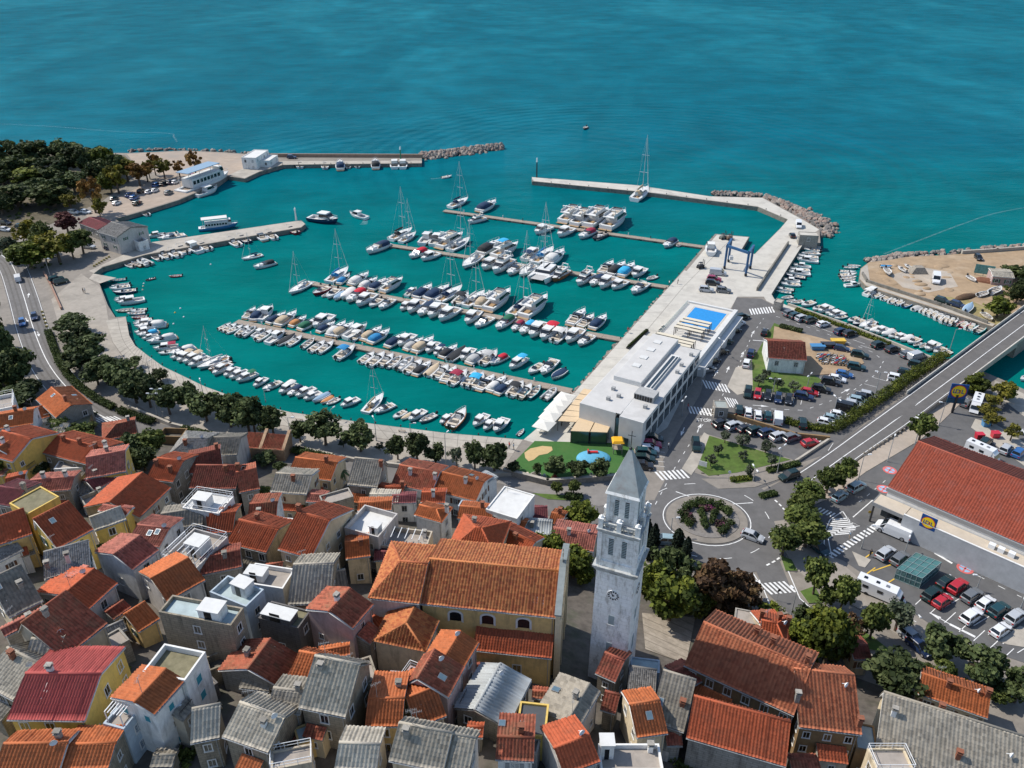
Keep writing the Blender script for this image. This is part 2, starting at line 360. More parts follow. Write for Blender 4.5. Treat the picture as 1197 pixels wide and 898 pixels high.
# promenade and quays (lighter concrete sheets laid on the ground)
PROM=[(147,370.6),(151,392.4),(158,404.4),(172,415.4),(190,428.4),(240,452.4),(290,470.4),(340,482.4),(440,496.4),(520,506.4),(611,514.4),(600,530),(520,522),(440,512),(340,499),(280,488),(225,469),(180,447),(150,425),(132,400),(124,375)]
sheet('promenade',PROM,M_conc,lift=.03)
PROM2=[(600,530.3),(590,545),(560,552),(440,545),(330,527),(250,512),(190,492),(150,468),(100,420),(70,385),(60,350),(95,320),(117,336),(124,357),(131,400),(149,425.5),(179,447.5),(224,469.5),(279,488.5),(339,499.5),(439,512.5),(519,522.5)]
sheet('walkway',PROM2,mat('walkway_concrete',(.33,.295,.25),.9,.12,.5,world= True ,dirt=(.22,.2,.17),dscale=.15,damt=.7),lift=.026)
sheet('slipway',[(109,320),(136,325),(117,331.5),(104,326)],M_conc,lift=.05)
sheet('pier_deck',[(172,284.2),(352,257.8),(356.5,262),(352,265.6),(170,297.6),(120,312),(110,319.5),(104,317),(140,300)],M_conc,lift=.034)
sheet('mole_deck',[(303,200.5),(330,192.7),(493,190.6),(493,188),(330,188.5),(300,190),(268,204.5),(286,208.5)],M_conc,lift=.034)
sheet('breakwater_deck',[(921,256.6),(886,241.6),(760,225.1),(622.5,211.7),(622,207.3),(744,216.8),(830,229.8),(891,231.5),(939,257.5),(957.5,268.5),(936,283),(893,347),(862,347),(800,320),(838,274.5),(875,277.5),(865.5,293.8),(882.4,297.3),(912.4,267.3)],M_concw,lift=.034)
sheet('east_quay',[(938,286.4),(901.7,344),(905.5,350.2),(918.5,356.8),(990,379.3),(1097,419.7),(1093,423),(985,384),(915,361),(896,352),(892,346),(922,296)],M_concw,lift=.05)
sheet('marina_quay',[(640,487.5),(672,458.5),(727,396.5),(782,335.5),(800,316),(862,347),(818,425),(780,500),(715,545),(660,528),(612,514.2),(632,497.5)],M_concw,lift=.03)
sheet('channel_walk',[(1160,381.6),(1012.5,334),(1005,326),(1006.5,314.5),(1014,309),(1017,330),(1025,335),(1163,379)],M_conc,lift=.05)
sheet('harbour_apron',[(148,180),(215,177),(262,179),(318,183),(300,191),(268,205),(255,213.5),(209,233),(170,245),(140,254),(105,262),(100,250),(150,225),(190,205),(160,195)],mat('pinkish_gravel',(.36,.29,.23),.95,.15,.4,world= True ,dirt=(.26,.23,.2),dscale=.1,damt=.7),lift=.03)
# worn tracks and puddle-pale patches on the dirt
# roads --------------------------------------------------------------
RDL=[(-60,255),(0,298),(14,312),(26,345),(38,385),(55,425),(80,457),(112,484),(150,499),(200,512),(300,530),(420,552),(560,572),(640,588),(700,600),(765,606)]
rl=smooth_path([at(a,b) for a,b in RDL])
struct(ribbon(MB(),rl,9.0,8.0,lift=.03).build('coast_road',M_asph2))
PARK=[(861,348),(890,349.5),(914,362),(985,387),(1090,425.5),(1078,436),(1003,501),(985,515),(962,532),(925,556),(880,575),(850,600),(800,605),(765,575),(770,548),(795,500),(818,462),(838,400)]
sheet('car_park',PARK,M_asph,lift=.04)
rc=at(826,607)
RB=MB();RB.poly([(rc.x+18.0*math.cos(k*math.pi/24),rc.y+16.5*math.sin(k*math.pi/24),1.85) for k in range(48)])
struct(RB.build('roundabout_road',M_asph))
sheet('lane_south',[(872,640),(905,640),(925,690),(990,745),(985,775),(930,725),(893,690)],M_asph,lift=.046)
LIDL=[(905,600),(930,596),(1000,555),(1012,540),(1062,505),(1110,470),(1150,447),(1260,500),(1260,800),(1197,775),(1110,745),(1050,705),(1010,672),(985,655),(955,645)]
sheet('store_car_park',LIDL,mat('store_asphalt',(.105,.104,.104),.9,.14,.5,world= True ,dirt=(.14,.137,.132),dscale=.12,damt=.7),lift=.036)
# bridge road: rises to the bridge over the channel
BU=[(893,573,1.86),(925,556,1.9),(962,532,2.2),(1003,502,2.7),(1060,461,3.6),(1113,422,4.6),(1160,387,4.9),(1205,354,4.9),(1330,265,4.9)]
BL=[(925,606,1.86),(955,574,1.9),(1007,534,2.2),(1061,497,2.7),(1108,462,3.6),(1150,431,4.6),(1190,401,4.9),(1232,370,4.9),(1360,275,4.9)]
bu=[at(a,b,z) for a,b,z in BU];bl=[at(a,b,z) for a,b,z in BL]
BRM=MB()
n_=len(bu)
BRM.add(bu+bl,[(i,n_+i,n_+i+1,i+1) for i in range(n_-1)])
struct(BRM.build('bridge_road',mat('bridge_asphalt',(.125,.118,.112),.9,.12,.5,world= True ,dirt=(.09,.087,.085),dscale=.2,damt=.6)))
# embankment walls / abutments under it
EM=MB()
for pts in (bu,bl):
 for i in range(n_-1):
  if pts is bu and i in (5,): continue
  if pts is bl and i in (5,): continue
  a,b=pts[i],pts[i+1]
  EM.add([(a.x,a.y,a.z-.02),(b.x,b.y,b.z-.02),(b.x,b.y,-2),(a.x,a.y,-2)],[(0,1,2,3)])
for i in (5,6):EM.add([bu[i],bl[i],(bl[i].x,bl[i].y,-2),(bu[i].x,bu[i].y,-2)],[(0,1,2,3)])
struct(EM.build('embankment',M_stone))
br=thing('road_bridge','concrete road bridge carrying the two-lane road across the boat channel','bridge',(bu[5]+bl[6])/2)
def wl(p): return p-br.location
sp=MB()
q=[bu[5],bl[5],bl[6],bu[6]]
sp.prism([(*(wl(p).xy),wl(p).z-.05) for p in q],wl(bu[5]).z-1.1,0);sp.build('deck_slab',M_conc,br)
for pts,nm in ((bu,0),(bl,1)):
 pm=MB()
 for i in range(4,n_-1):
  a,b=wl(pts[i]),wl(pts[i+1]);d=(b-a).normalized();nn=Vector((-d.y,d.x,0))*(.22 if nm==0 else -.22)
  pm.add([a,b,b+nn,a+nn,a+Vector((0,0,.95)),b+Vector((0,0,.95)),b+nn+Vector((0,0,.95)),a+nn+Vector((0,0,.95))],[(0,1,5,4),(1,2,6,5),(2,3,7,6),(3,0,4,7),(4,5,6,7)])
 pm.build('parapet',M_concw if nm==0 else M_conc,br)
# pavement beside bridge road (Lidl side) - wide beige footway
BFW=[at(*p) for p in ((948,590),(1000,556),(1040,528),(1075,502),(1100,480),(1128,458))]
PVI=[(955,576),(1007,536),(1061,499),(1108,464),(1120,456),(1133,462),(1096,498),(1075,515),(1012,552),(975,580),(948,592)]
slab('footway',PVI,mat('beige_footway',(.36,.305,.25),.9,.1,.7,world= True ,dirt=(.25,.22,.19),dscale=.2),h=.13)
# markings -----------------------------------------------------------
MK=MB()
def mline(ps,w=.16,z=1.8,lift=.07):ribbon(MK,[at(a,b,z) for a,b in ps],w,lift=lift)
def zebra(c0,c1,nb,length_vec,z=1.8,lift=.075,wfrac=.5):
 A,B=at(*c0,z),at(*c1,z);d=(B-A);step=d.length/nb;d.normalize()
 Lv=at(c0[0]+length_vec[0],c0[1]+length_vec[1],z)-A;ln=Lv/2;hw=d*step*wfrac/2
 for i in range(nb):
  c=A+d*step*(i+.5)
  MK.add([c-ln-hw+Vector((0,0,lift)),c-ln+hw+Vector((0,0,lift)),c+ln+hw+Vector((0,0,lift)),c+ln-hw+Vector((0,0,lift))],[(0,1,2,3)])
ribbon(MK,rl[2:46],.22,lift=.06,off=.3);ribbon(MK,rl[2:46],.14,lift=.06,off=-4.0);ribbon(MK,rl[4:40],.14,lift=.06,off=4.1)
zebra((106,492),(140,489),8,(10,5))
zebra((876,365),(905,362),9,(3,7));zebra((822,449),(852,455),8,(5,10));zebra((804,479),(835,483),8,(4,9));zebra((768,557),(803,554),7,(9,10));zebra((849,470),(864,473),5,(7,12))
zebra((893,689),(925,686),6,(14,13));zebra((968,652),(1030,612),16,(8,5));zebra((955,595),(975,603),5,(6,-4))
# hatched island by the store entrance
for i in range(9):
 t=i/8;mline([(965+8*t,618-18*t+8),(965+8*t+12+22*(1-abs(t-.3)),616-18*t+8)],.3)
mline([(963,640),(964,622),(970,608),(985,598)],.2);mline([(985,598),(993,610),(1005,615),(985,618),(968,630),(972,650)],.2)
# stop lines, bays, lanes in the car parks
def dl(ps,w=.14,a=1.6,b=1.8):dashes(MK,[at(x,y) for x,y in ps],w,a,b,lift=.07)
dl([(766,590),(790,545),(812,510),(835,478),(858,440),(880,390),(893,372)])
dl([(895,366),(960,388),(1020,412),(1033,422),(1025,437),(990,462),(940,480),(890,478),(860,474)])
dl([(862,380),(848,410),(832,440)],.12)
mline([(816,481),(838,486)],.3);mline([(880,398),(905,400)],.3)
for i in range(9):mline([(852+i*14.5,500+i*3.4),(858+i*14.5,491+i*3.4)],.12)
for i in range(8):mline([(873+i*9,462+i*1.6),(875+i*9,452+i*1.8)],.12)
for i in range(9):mline([(935+i*19,376+i*6.6),(921+i*19,372+i*6.6-1)],.12)
for i in range(7):mline([(960+i*10,487-i*7.6),(975+i*10,491-i*7.6)],.12)
for i in range(10):mline([(930+i*9.5,465-i*7.6),(947+i*9.5,470-i*7.6)],.12)
for i in range(7):mline([(757,516+i*5.6),(777,518+i*5.6)],.1)
# store car park: bay lines, lane dashes, arrows
for i in range(7):mline([(1087+i*17,700+i*10.6),(1107+i*17,688+i*10.6)],.14);mline([(1070+i*17,707+i*10.6),(1083+i*17,695+i*10.6)],.14)
dl([(985,672),(1005,685),(1060,722),(1120,752),(1190,785)]);dl([(1086,637),(1140,672),(1197,700)]);dl([(1035,562),(1010,583),(1000,590)],.12)
mline([(1110,730),(1140,745)],.5);mline([(1093,647),(1113,659)],.5)
mline([(997,605),(1020,585)],.2)
# bridge road lines
def bline(t0,w,i0=0,i1=n_,dash= None ):
 ps=smooth_path([bu[i].lerp(bl[i],t0) for i in range(i0,i1)],4)
 if dash:dashes(MK,ps,w,*dash,lift=.04)
 else :ribbon(MK,ps,w,lift=.04)
bline(.10,.2,1);bline(.56,.2,1);bline(.93,.15,1)
# roundabout lines
def ring(mb,r,w,a0=0,a1=360,z=1.9,ry=.93,mi=0):
 k=40;ps=[Vector((rc.x+r*math.cos(R_(a0+(a1-a0)*i/k)),rc.y+r*ry*math.sin(R_(a0+(a1-a0)*i/k)),z)) for i in range(k+1)]
 ribbon(mb,ps,w,mi=mi)
ring(MK,8.9,.2)
for a in range(0,360,30):ring(MK,12.9,.16,a,a+11)
for a in (10,70,130,250,300):ring(MK,17.2,.35,a,a+3);ring(MK,17.2,.35,a+5,a+8);ring(MK,17.2,.35,a+10,a+13)
mline([(790,575),(815,584),(850,590),(880,588)],.2);mline([(893,690),(905,720),(932,740)],.2);mline([(918,660),(935,700),(975,735)],.2)
# arrows
def arrow(p,d,L=4.0):
 A=at(*p);v=at(p[0]+d[0],p[1]+d[1])-A;v.normalize();nn=Vector((-v.y,v.x,0));u=Vector((0,0,.075))
 MK.add([A-nn*.09+u,A+nn*.09+u,A+v*L*.55+nn*.09+u,A+v*L*.55-nn*.09+u],[(1,0,3,2)])
 MK.add([A+v*L*.5-nn*.45+u,A+v*L*.5+nn*.45+u,A+v*L+u],[(1,0,2)])
for p,d in (((878,393),(7,-12)),((866,418),(6,-12)),((849,436),(5,-11)),((835,440),(6,-10)),((800,500),(-6,14)),((815,505),(6,-12)),((880,474),(12,1)),((983,460),(12,-6)),((1043,440),(-10,8)),((30,372),(6,10)),((33,348),(2,-12)),((44,388),(4,12)),((1112,731),(-14,-8)),((1094,648),(-10,-7)),((880,670),(9,14)),((960,545),(14,-9))):arrow(p,d)
struct(MK.build('road_markings',M_paint))
YM=MB()
for a,b in (((1008,675),(1023,664)),((1036,683),(1050,674)),((1005,657),(1020,646)),((1020,668),(1043,660))):ribbon(YM,[at(*a),at(*b)],.25,lift=.08)
struct(YM.build('yellow_bay_markings',M_paint_y))
def roadsign(c):
 A=at(*c);o=MB()
 o.poly([(A.x+1.5*math.cos(k*math.pi/10),A.y+1.5*math.sin(k*math.pi/10),A.z+.07) for k in range(20)]);struct(o.build('no_stopping_marking',M_paint_r))
 o=MB();o.poly([(A.x+1.05*math.cos(k*math.pi/10),A.y+1.05*math.sin(k*math.pi/10),A.z+.085) for k in range(20)]);struct(o.build('no_stopping_marking',M_paint_b))
 o=MB()
 for s in (1,-1):ribbon(o,[A+Vector((-.9,-.9*s,0)),A+Vector((.9,.9*s,0))],.3,lift=.1)
 struct(o.build('no_stopping_marking',M_paint_r))
for c in ((1040,550),(1033,572),(1128,665)):roadsign(c)
# islands, lawns, kerbs ------------------------------------------------
slab('lawn_kerb',[(812,553),(818,510),(827,508),(925,537),(932,541),(862,559),(830,559)],M_pave,.10)
slab('lawn',[(815,548),(829,510),(924,538),(862,553),(828,557)],M_grass,.16)
slab('traffic_island',[(797,548),(823,506),(830,510),(815,546),(808,556)],M_conc,.12)
slab('traffic_island',[(820,560),(862,560),(935,542),(962,533),(925,556),(882,570),(840,572)],M_pave,.13)
slab('lawn',[(855,563),(874,556),(882,563),(860,566)],M_grass,.2)
slab('lawn',[(886,580),(903,574),(907,578),(893,585)],M_grass,.2)
# parking island with the small house
slab('lawn',[(879,422),(905,378),(925,386),(915,420),(962,445),(935,460),(880,458)],M_grass,.12)
sheet('gravel_yard',[(905,382),(960,396),(1000,408),(1010,425),(985,437),(940,440),(900,430)],M_dirt,lift=.19)
slab('traffic_island',[(850,452),(860,430),(880,424),(880,458),(862,462)],M_conc,.1)
# roundabout centre
sl_=MB();sl_.prism([(rc.x+8.3*math.cos(k*math.pi/24),rc.y+7.7*math.sin(k*math.pi/24)) for k in range(48)],1.8,1.98,0,0)
struct(sl_.build('roundabout_apron',M_pave))
sl_=MB();sl_.prism([(rc.x+6.6*math.cos(k*math.pi/24),rc.y+6.1*math.sin(k*math.pi/24)) for k in range(48)],1.9,2.08,0,0)
struct(sl_.build('roundabout_island',mat('island_gravel',(.20,.185,.17),.95,.2,1.5,world= True )))
# store-side verge with trees
slab('verge',[(905,610),(918,608),(950,640),(985,660),(1045,712),(1105,752),(1080,765),(1010,715),(960,690),(930,665),(915,640)],mat('verge_paving',(.28,.25,.215),.9,.15,.6,world= True ,dirt=(.2,.18,.15),dscale=.2),.12)
slab('lawn',[(912,650),(925,655),(932,668),(918,668)],M_grass,.2);slab('lawn',[(935,692),(952,686),(962,705),(945,706)],M_grass,.2)
slab('lawn',[(1000,735),(1020,745),(1045,765),(1015,760)],M_grass,.2)
slab('traffic_island',[(1085,748),(1197,690),(1210,700),(1172,752),(1165,755)],M_pave,.12) if False else slab('traffic_island',[(1167,750),(1192,732),(1215,740),(1197,757),(1178,754)],M_conc,.12)
slab('traffic_island',[(996,645),(1018,655),(1011,664),(1004,662)],M_conc,.12)
# marina strip beyond the store (right edge)
slab('marina_footway',[(1135,500),(1140,490),(1165,497),(1240,545),(1240,520),(1175,470),(1160,462),(1163,445),(1260,490),(1260,590)],M_conc,.1)
# playground
slab('playground',[(589,553),(625,516),(735,519),(742,524),(722,560),(640,566)],M_turf,.12)
sheet('paved_square',[(722,562),(744,523),(772,517),(778,560),(765,585),(735,585)],M_pave,lift=.06)
sheet('playground_path',[(560,553),(640,568),(722,562),(735,585),(700,592),(640,580),(570,562)],mat('path_asphalt',(.22,.205,.19),.9,.12,.6,world= True ),lift=.06)
slab('lawn',[(622,577),(670,580),(672,586),(640,584)],M_grass,.14)
slab('sand_patch',[(614,536),(613,530),(620,525),(634,522),(645,523),(646,527),(640,531),(630,533),(624,538),(618,540)],mat('sand',(.52,.37,.18),.95,.1,1,world= True ),.17)
# yard behind the church tower (tree-shade dapple painted into the paving)
def joints():
 mb=MB();q=PROM[:11];inner=list(reversed(PROM[11:]));a=smooth_path([at(*p) for p in q],6);b=smooth_path([at(*p) for p in inner],6)
 for i in range(2,60):
  t=i/60;p=a[int(t*(len(a)-1))];r=b[int(t*(len(b)-1))];ribbon(mb,[p,r],.09,lift=.045)
 mid=[a[int(t/40*(len(a)-1))].lerp(b[int(t/40*(len(b)-1))],.42) for t in range(41)];ribbon(mb,mid,.1,lift=.046)
 c=[at(*p) for p in ((640,487.5),(672,458.5),(727,396.5),(782,335.5),(836,275))];d=[at(*p) for p in ((663,495),(700,460),(754,397),(805,335),(862,280))]
 ribbon(mb,[p.lerp(r,.75) for p,r in zip(c,d)],.12,lift=.04);a=smooth_path(c,6);b=smooth_path(d,6)
 for i in range(len(a)):ribbon(mb,[a[i],b[i].lerp(a[i],.25)],.07,lift=.041)
 struct(mb.build('quay_joints',mat('joint_grey',(.17,.155,.135),.9,.1,1)))
joints()
def kerbline(pts,closed= False ):
 mb=MB();ribbon(mb,smooth_path([at(*p) for p in pts],5),.18,lift=.1);struct(mb.build('kerb',M_kerb))
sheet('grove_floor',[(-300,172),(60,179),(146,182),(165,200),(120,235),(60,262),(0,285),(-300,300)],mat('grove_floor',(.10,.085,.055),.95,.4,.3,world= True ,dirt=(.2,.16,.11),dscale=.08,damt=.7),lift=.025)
# tyre-dark tracks on the roads
TK_=MB()
for o_ in (-2.6,-1.2,1.6,3.0):ribbon(TK_,rl[2:46],.5,lift=.05,off=o_)
struct(TK_.build('tyre_tracks',mat('tyre_track',(.115,.108,.10),.9,.15,.6,world= True )))
sheet('gravel_patch',[(1040,322),(1075,312),(1110,318),(1120,335),(1085,342),(1055,336)],mat('pale_gravel',(.40,.35,.29),.95,.2,.4,world= True ,dirt=(.33,.25,.17),dscale=.1,damt=.9),lift=.02)
sheet('grass_patch',[(1090,345),(1130,350),(1185,372),(1165,380),(1110,362)],mat('dry_grass',(.26,.22,.09),.95,.35,.6,world= True ,dirt=(.33,.25,.16),dscale=.2,damt=.9),lift=.022)
MND=MB();r_=random.Random(4)
for q in range(26):
 p=at(1030+r_.random()*150,308+r_.random()*40,1.7);MND.dome((p.x,p.y,1.7),(r_.uniform(.8,3),r_.uniform(.6,1.8)),r_.uniform(.2,.7),9,3)
MND.build('dirt_mounds',M_dirt,smooth= True )['kind']='stuff'
# ================================================================== BUILDINGS
def rgbk(c,k): return tuple(x*k for x in c)
def tm(name,base,pitch=.42,row=.42,spread=.16,alt= None ,lichen=(.10,.085,.06),lam=.5):
 alt=alt or base
 cols=[rgbk(base,1-spread),base,rgbk(alt,1+spread*.6),rgbk(alt,1+spread)]
 return dict(m=tile_mat(name,cols,pitch,row,lichen,lam),pitch=pitch,row=row)
ROOF={'orange':tm('orange_tile',(.47,.14,.052),lam=.35),'red':tm('red_tile',(.40,.095,.042),lam=.4),'dark':tm('dark_red_tile',(.23,.068,.045),spread=.3,lichen=(.13,.10,.06),lam=.6),'pink':tm('faded_pink_tile',(.38,.135,.10),spread=.3,lam=.4),'purple':tm('plum_tile',(.20,.06,.065),lam=.5),'mossy':tm('mossy_tile',(.32,.095,.055),spread=.3,lichen=(.20,.16,.09),lam=.7),'church':tm('church_tile',(.40,.12,.05),.46,.42,.2,alt=(.43,.16,.06),lam=.3),'long':tm('long_roof_tile',(.42,.13,.065),.52,.46,.16,alt=(.44,.15,.075),lam=.4),'store':tm('store_tile',(.36,.085,.05),.5,.46,.14,lichen=(.30,.13,.11),lam=.55),'grey':tm('grey_tile',(.38,.34,.275),.5,.46,.22,lichen=(.14,.13,.12),lam=.5),'slate':tm('dark_grey_tile',(.25,.225,.185),.5,.46,.24,lichen=(.09,.085,.08),lam=.5),'pale':tm('pale_stone_tile',(.44,.40,.33),.5,.46,.18,lichen=(.24,.22,.2),lam=.5),'sheet':tm('red_sheet_roofing',(.46,.095,.085),.36,.9,.12,lam=.25),'corrug':tm('corrugated_sheet',(.36,.38,.38),.5,3,.15,lichen=(.2,.17,.14),lam=.5),'slab':tm('smooth_slate',(.25,.24,.225),.3,.3,.35,lichen=(.13,.125,.12),lam=.5),}
WALL={}
for nm,c,d in (('cream',(.64,.53,.36),(.30,.24,.16)),('yellow',(.66,.46,.12),(.40,.29,.10)),('ochre',(.66,.46,.19),(.38,.26,.12)),('white',(.76,.755,.73),(.42,.42,.40)),('grey',(.36,.335,.295),(.18,.165,.145)),('stone',(.31,.265,.20),(.11,.1,.08)),('brown',(.24,.155,.075),(.12,.09,.06)),('pinkish',(.42,.31,.29),(.26,.2,.19)),('pale',(.50,.47,.44),(.28,.26,.24)),('dgrey',(.15,.14,.135),(.08,.075,.07)),('blue',(.40,.47,.53),(.3,.34,.37)),('beige',(.47,.41,.32),(.27,.23,.18))):
 WALL[nm]=mat('plaster_'+nm,c,.85,.12,1.5,world= True ,sv=(1,1,.22),course=.42 if nm in ('stone','grey','dgrey') else 0,dirt=d,dscale=.8,damt=.85)
M_brick=mat('brick_chimney',(.24,.09,.05),.85,.25,3)
M_trim=mat('white_trim',(.66,.65,.62),.7,.08,2,dirt=(.42,.4,.37),dscale=1,damt=.5)
M_shut={'teal':mat('teal_shutter',(.03,.24,.30),.6),'green':mat('green_shutter',(.04,.12,.07),.6),'brown':mat('brown_shutter',(.13,.06,.03),.6),'grey':mat('grey_shutter',(.3,.31,.31),.6)}
M_terr=mat('terrace_floor',(.34,.30,.26),.9,.12,1,world= True ,dirt=(.2,.18,.16),dscale=.4)
M_terrw=mat('white_membrane',(.62,.62,.60),.8,.06,1,world= True ,dirt=(.42,.41,.38),dscale=.3)
M_tmoss=mat('mossy_terrace',(.20,.18,.11),.95,.25,.8,world= True ,dirt=(.1,.1,.05),dscale=.5)
M_sky=mat('skylight_glass',(.10,.16,.20),.1,.1,1,spec=.7)
M_turq=mat('turquoise_membrane',(.36,.44,.45),.7,.15,.8,world= True )
M_tub=mat('glazed_canopy',(.25,.42,.46),.15,.1,1,spec=.6)
class Roof:
 def __init__(self):self.vs=[];self.fs=[];self.uv=[];self.n=0;self.slab=MB()
 def slope(self,O,U,V,L,vfun,pitch,row,amp= None ):
  O=np.array(O,float);U=np.array(U,float);V=np.array(V,float);N=np.cross(U,V)
  amp=amp if amp is not None else pitch*.32
  npit=max(2,int(round(L/pitch)));p=L/npit;nu=npit*4+1
  u=np.linspace(0,L,nu);h=amp*np.abs(np.cos(np.pi*u/p))**.8
  vt=np.array([max(0.0,vfun(x)) for x in u]);vm=vt.max()
  if vm<.05: return
  nr=max(1,int(math.ceil(vm/row)))
  rv=np.repeat(np.arange(nr+1)*row,2)[1:-1].astype(float);lf=np.tile([.06,0.0],nr)
  vv=np.minimum(rv[:, None ],vt[ None ,:])
  sg=.05*np.sin(u*.9+O[0]*3)[ None ,:]*np.sin(vv*1.1+O[1])+.04*np.sin(u*.31+O[2]*5)[ None ,:]+(rng.normal(size=npit+1)*.022)[np.minimum((u/p).astype(int),npit)][ None ,:]+rng.normal(size=(len(rv)//2+1,npit+1)).repeat(2,0)[:len(rv)][:,np.minimum((u/p).astype(int),npit)]*.012
  P=O[ None , None ]+u[ None ,:, None ]*U+vv[..., None ]*V+(h[ None ,:]+lf[:, None ]+sg)[..., None ]*N
  R=len(rv);idx=np.arange(R*nu).reshape(R,nu)+self.n
  a,b,c,d=idx[:-1,:-1],idx[:-1,1:],idx[1:,1:],idx[1:,:-1]
  keep=(np.abs(vv[1:,:-1]-vv[:-1,:-1])+np.abs(vv[1:,1:]-vv[:-1,1:])+(lf[1:]!=lf[:-1])[:, None ]*(vv[1:,:-1]<vt[:-1]-1e-4)*1.0)>1e-4
  self.fs.append(np.stack([a,b,c,d],-1)[keep]);self.vs.append(P.reshape(-1,3))
  self.uv.append(np.stack([np.broadcast_to(u[ None ,:],vv.shape)+p/2,vv+lf[:, None ]*.0+1e-3-(lf[:, None ]==0)*2e-3],-1).reshape(-1,2));self.n+=R*nu
  k=9;us=np.linspace(0,L,k);top=[O+U*x+V*max(0,vfun(x))-N*.09 for x in us];bot=[O-N*.09,O+U*L-N*.09]
  ring=bot+top[::-1];low=[q-N*.16 for q in ring];m=len(ring)
  self.slab.add([tuple(q) for q in ring+low],[tuple(range(m)),tuple(range(2*m-1,m-1,-1))]+[(i,i+m,(i+1)%m+m,(i+1)%m) for i in range(m)])
 def ridge(self,a,b,r=.17):self.slab.tube(a,b,r,n=7,mi=1)
 def build(self,name,m,trim,parent):
  vs=np.concatenate(self.vs);fs=np.concatenate(self.fs);uv=np.concatenate(self.uv)
  sv=np.array(self.slab.v,float).reshape(-1,3);nf=len(fs)
  V=np.concatenate([vs,sv]);off=len(vs)
  loops=fs.reshape(-1).tolist();starts=(np.arange(nf)*4).tolist();mi=[0]*nf
  pos=len(loops)
  for f,k in zip(self.slab.f,self.slab.m):
   starts.append(pos);loops.extend(off+i for i in f);pos+=len(f);mi.append(1 if k==0 else 0)
  me=bpy.data.meshes.new(name)
  me.vertices.add(len(V));me.vertices.foreach_set('co',V.astype(np.float32).ravel())
  me.loops.add(len(loops));me.loops.foreach_set('vertex_index',np.array(loops,np.int32))
  me.polygons.add(len(starts));me.polygons.foreach_set('loop_start',np.array(starts,np.int32))
  me.polygons.foreach_set('material_index',np.array(mi,np.int32))
  ul=me.uv_layers.new(name='UVMap');uvs=np.concatenate([uv,np.tile([[.1,.1]],(len(sv),1))])[np.array(loops)]
  ul.data.foreach_set('uv',uvs.astype(np.float32).ravel())
  me.materials.append(m);me.materials.append(trim);me.update(calc_edges= True );me.validate()
  return link(name,me,parent)
_wcache={}
def win_mesh(w,h,shut,fr='white_trim'):
 k=(w,h,shut,fr)
 if k in _wcache: return _wcache[k]
 f=MB();t=.13
 f.boxz(-w/2-t,w/2+t,-.05,.06,h,h+t);f.boxz(-w/2-t-.05,w/2+t+.05,-.12,.06,-t,0)
 f.boxz(-w/2-t,-w/2,-.05,.06,0,h);f.boxz(w/2,w/2+t,-.05,.06,0,h);f.boxz(-.03,.03,-.012,.03,0,h)
 p=MB();p.boxz(-w/2,w/2,.0,.05,0,h)
 s= None
 if shut=='closed':s=MB();s.boxz(-w/2-.02,w/2+.02,-.06,-.02,.02,h)
 elif shut:s=MB();s.boxz(-w/4-.005,w/4+.005,-.1,-.052,0,h)
 _wcache[k]=(f.mesh('window',[_M[fr]]),p.mesh('pane',[M_glass]),s)
 return _wcache[k]
def window(parent,loc,rz,w=.95,h=1.25,shut= None ,smat= None ,fr='white_trim'):
 f,p,s=win_mesh(w,h,shut if not smat else shut,fr)
 o=link('window',f,parent,loc,rz);link('pane',p,o)
 if s:
  key=('sh',w,h,shut,smat)
  if key not in _wcache:_wcache[key]=s.mesh('shutter',[M_shut[smat or 'grey']])
  for dx in ((0,) if shut=='closed' else (-w*.75-.145,w*.75+.145)):link('shutter',_wcache[key],o,(dx,0,0))
 return o
_chim={}
def chimney(parent,loc,kind='brick',h=1.2,rz=0):
 if (kind,h) not in _chim:
  b=MB();m={'brick':M_brick,'white':WALL['white'],'grey':WALL['grey']}[kind]
  b.boxz(-.3,.3,-.3,.3,-.9,h);b.boxz(-.4,.4,-.4,.4,h,h+.1,1)
  for sx in (-.22,.22):b.boxz(sx-.06,sx+.06,-.25,.25,h+.1,h+.32,1)
  b.boxz(-.42,.42,-.36,.36,h+.32,h+.42,1)
  _chim[(kind,h)]=b.mesh('chimney',[m,WALL['grey'] if kind!='brick' else M_brick])
 return link('chimney',_chim[(kind,h)],parent,loc,rz)
def dish_mesh():
 b=MB();rings=[]
 for i in range(5):
  r=.42*i/4+.01;rings.append([(r*math.cos(k*math.pi/6),-.28*(r/.42)**2,r*math.sin(k*math.pi/6)) for k in range(12)])
 b.loft(rings,caps=( False , False ));b.tube((0,0,0),(0,.35,-.3),.04);b.tube((0,0,0),(0,-.45,-.05),.02)
 return b.mesh('satellite_dish',[M_lampw])
DISH=dish_mesh()
def ac_mesh():
 b=MB();b.boxz(-.42,.42,-.3,0,0,.6);b.tube((-.1,-.302,.3),(-.1,-.31,.3),.22,n=14,mi=1); return b.mesh('air_conditioner',[M_white,M_blackm])
AC=ac_mesh()
def aerial_mesh():
 b=MB();b.tube((0,0,-.3),(0,0,2.6),.03);b.tube((-.6,0,2.4),(.6,0,2.4),.02)
 for i in range(7):b.tube((-.6+.2*i,-.3+.02*i,2.41),(-.6+.2*i,.3-.02*i,2.41),.012,n=5)
 return b.mesh('aerial',[M_pole])
AER=aerial_mesh()
def skylight_mesh():
 b=MB();b.boxz(-.42,.42,-.55,.55,0,.12);b.boxz(-.34,.34,-.47,.47,.12,.135,1); return b.mesh('skylight',[M_metal,M_sky])
SKYL=skylight_mesh()
HOUSES=[]
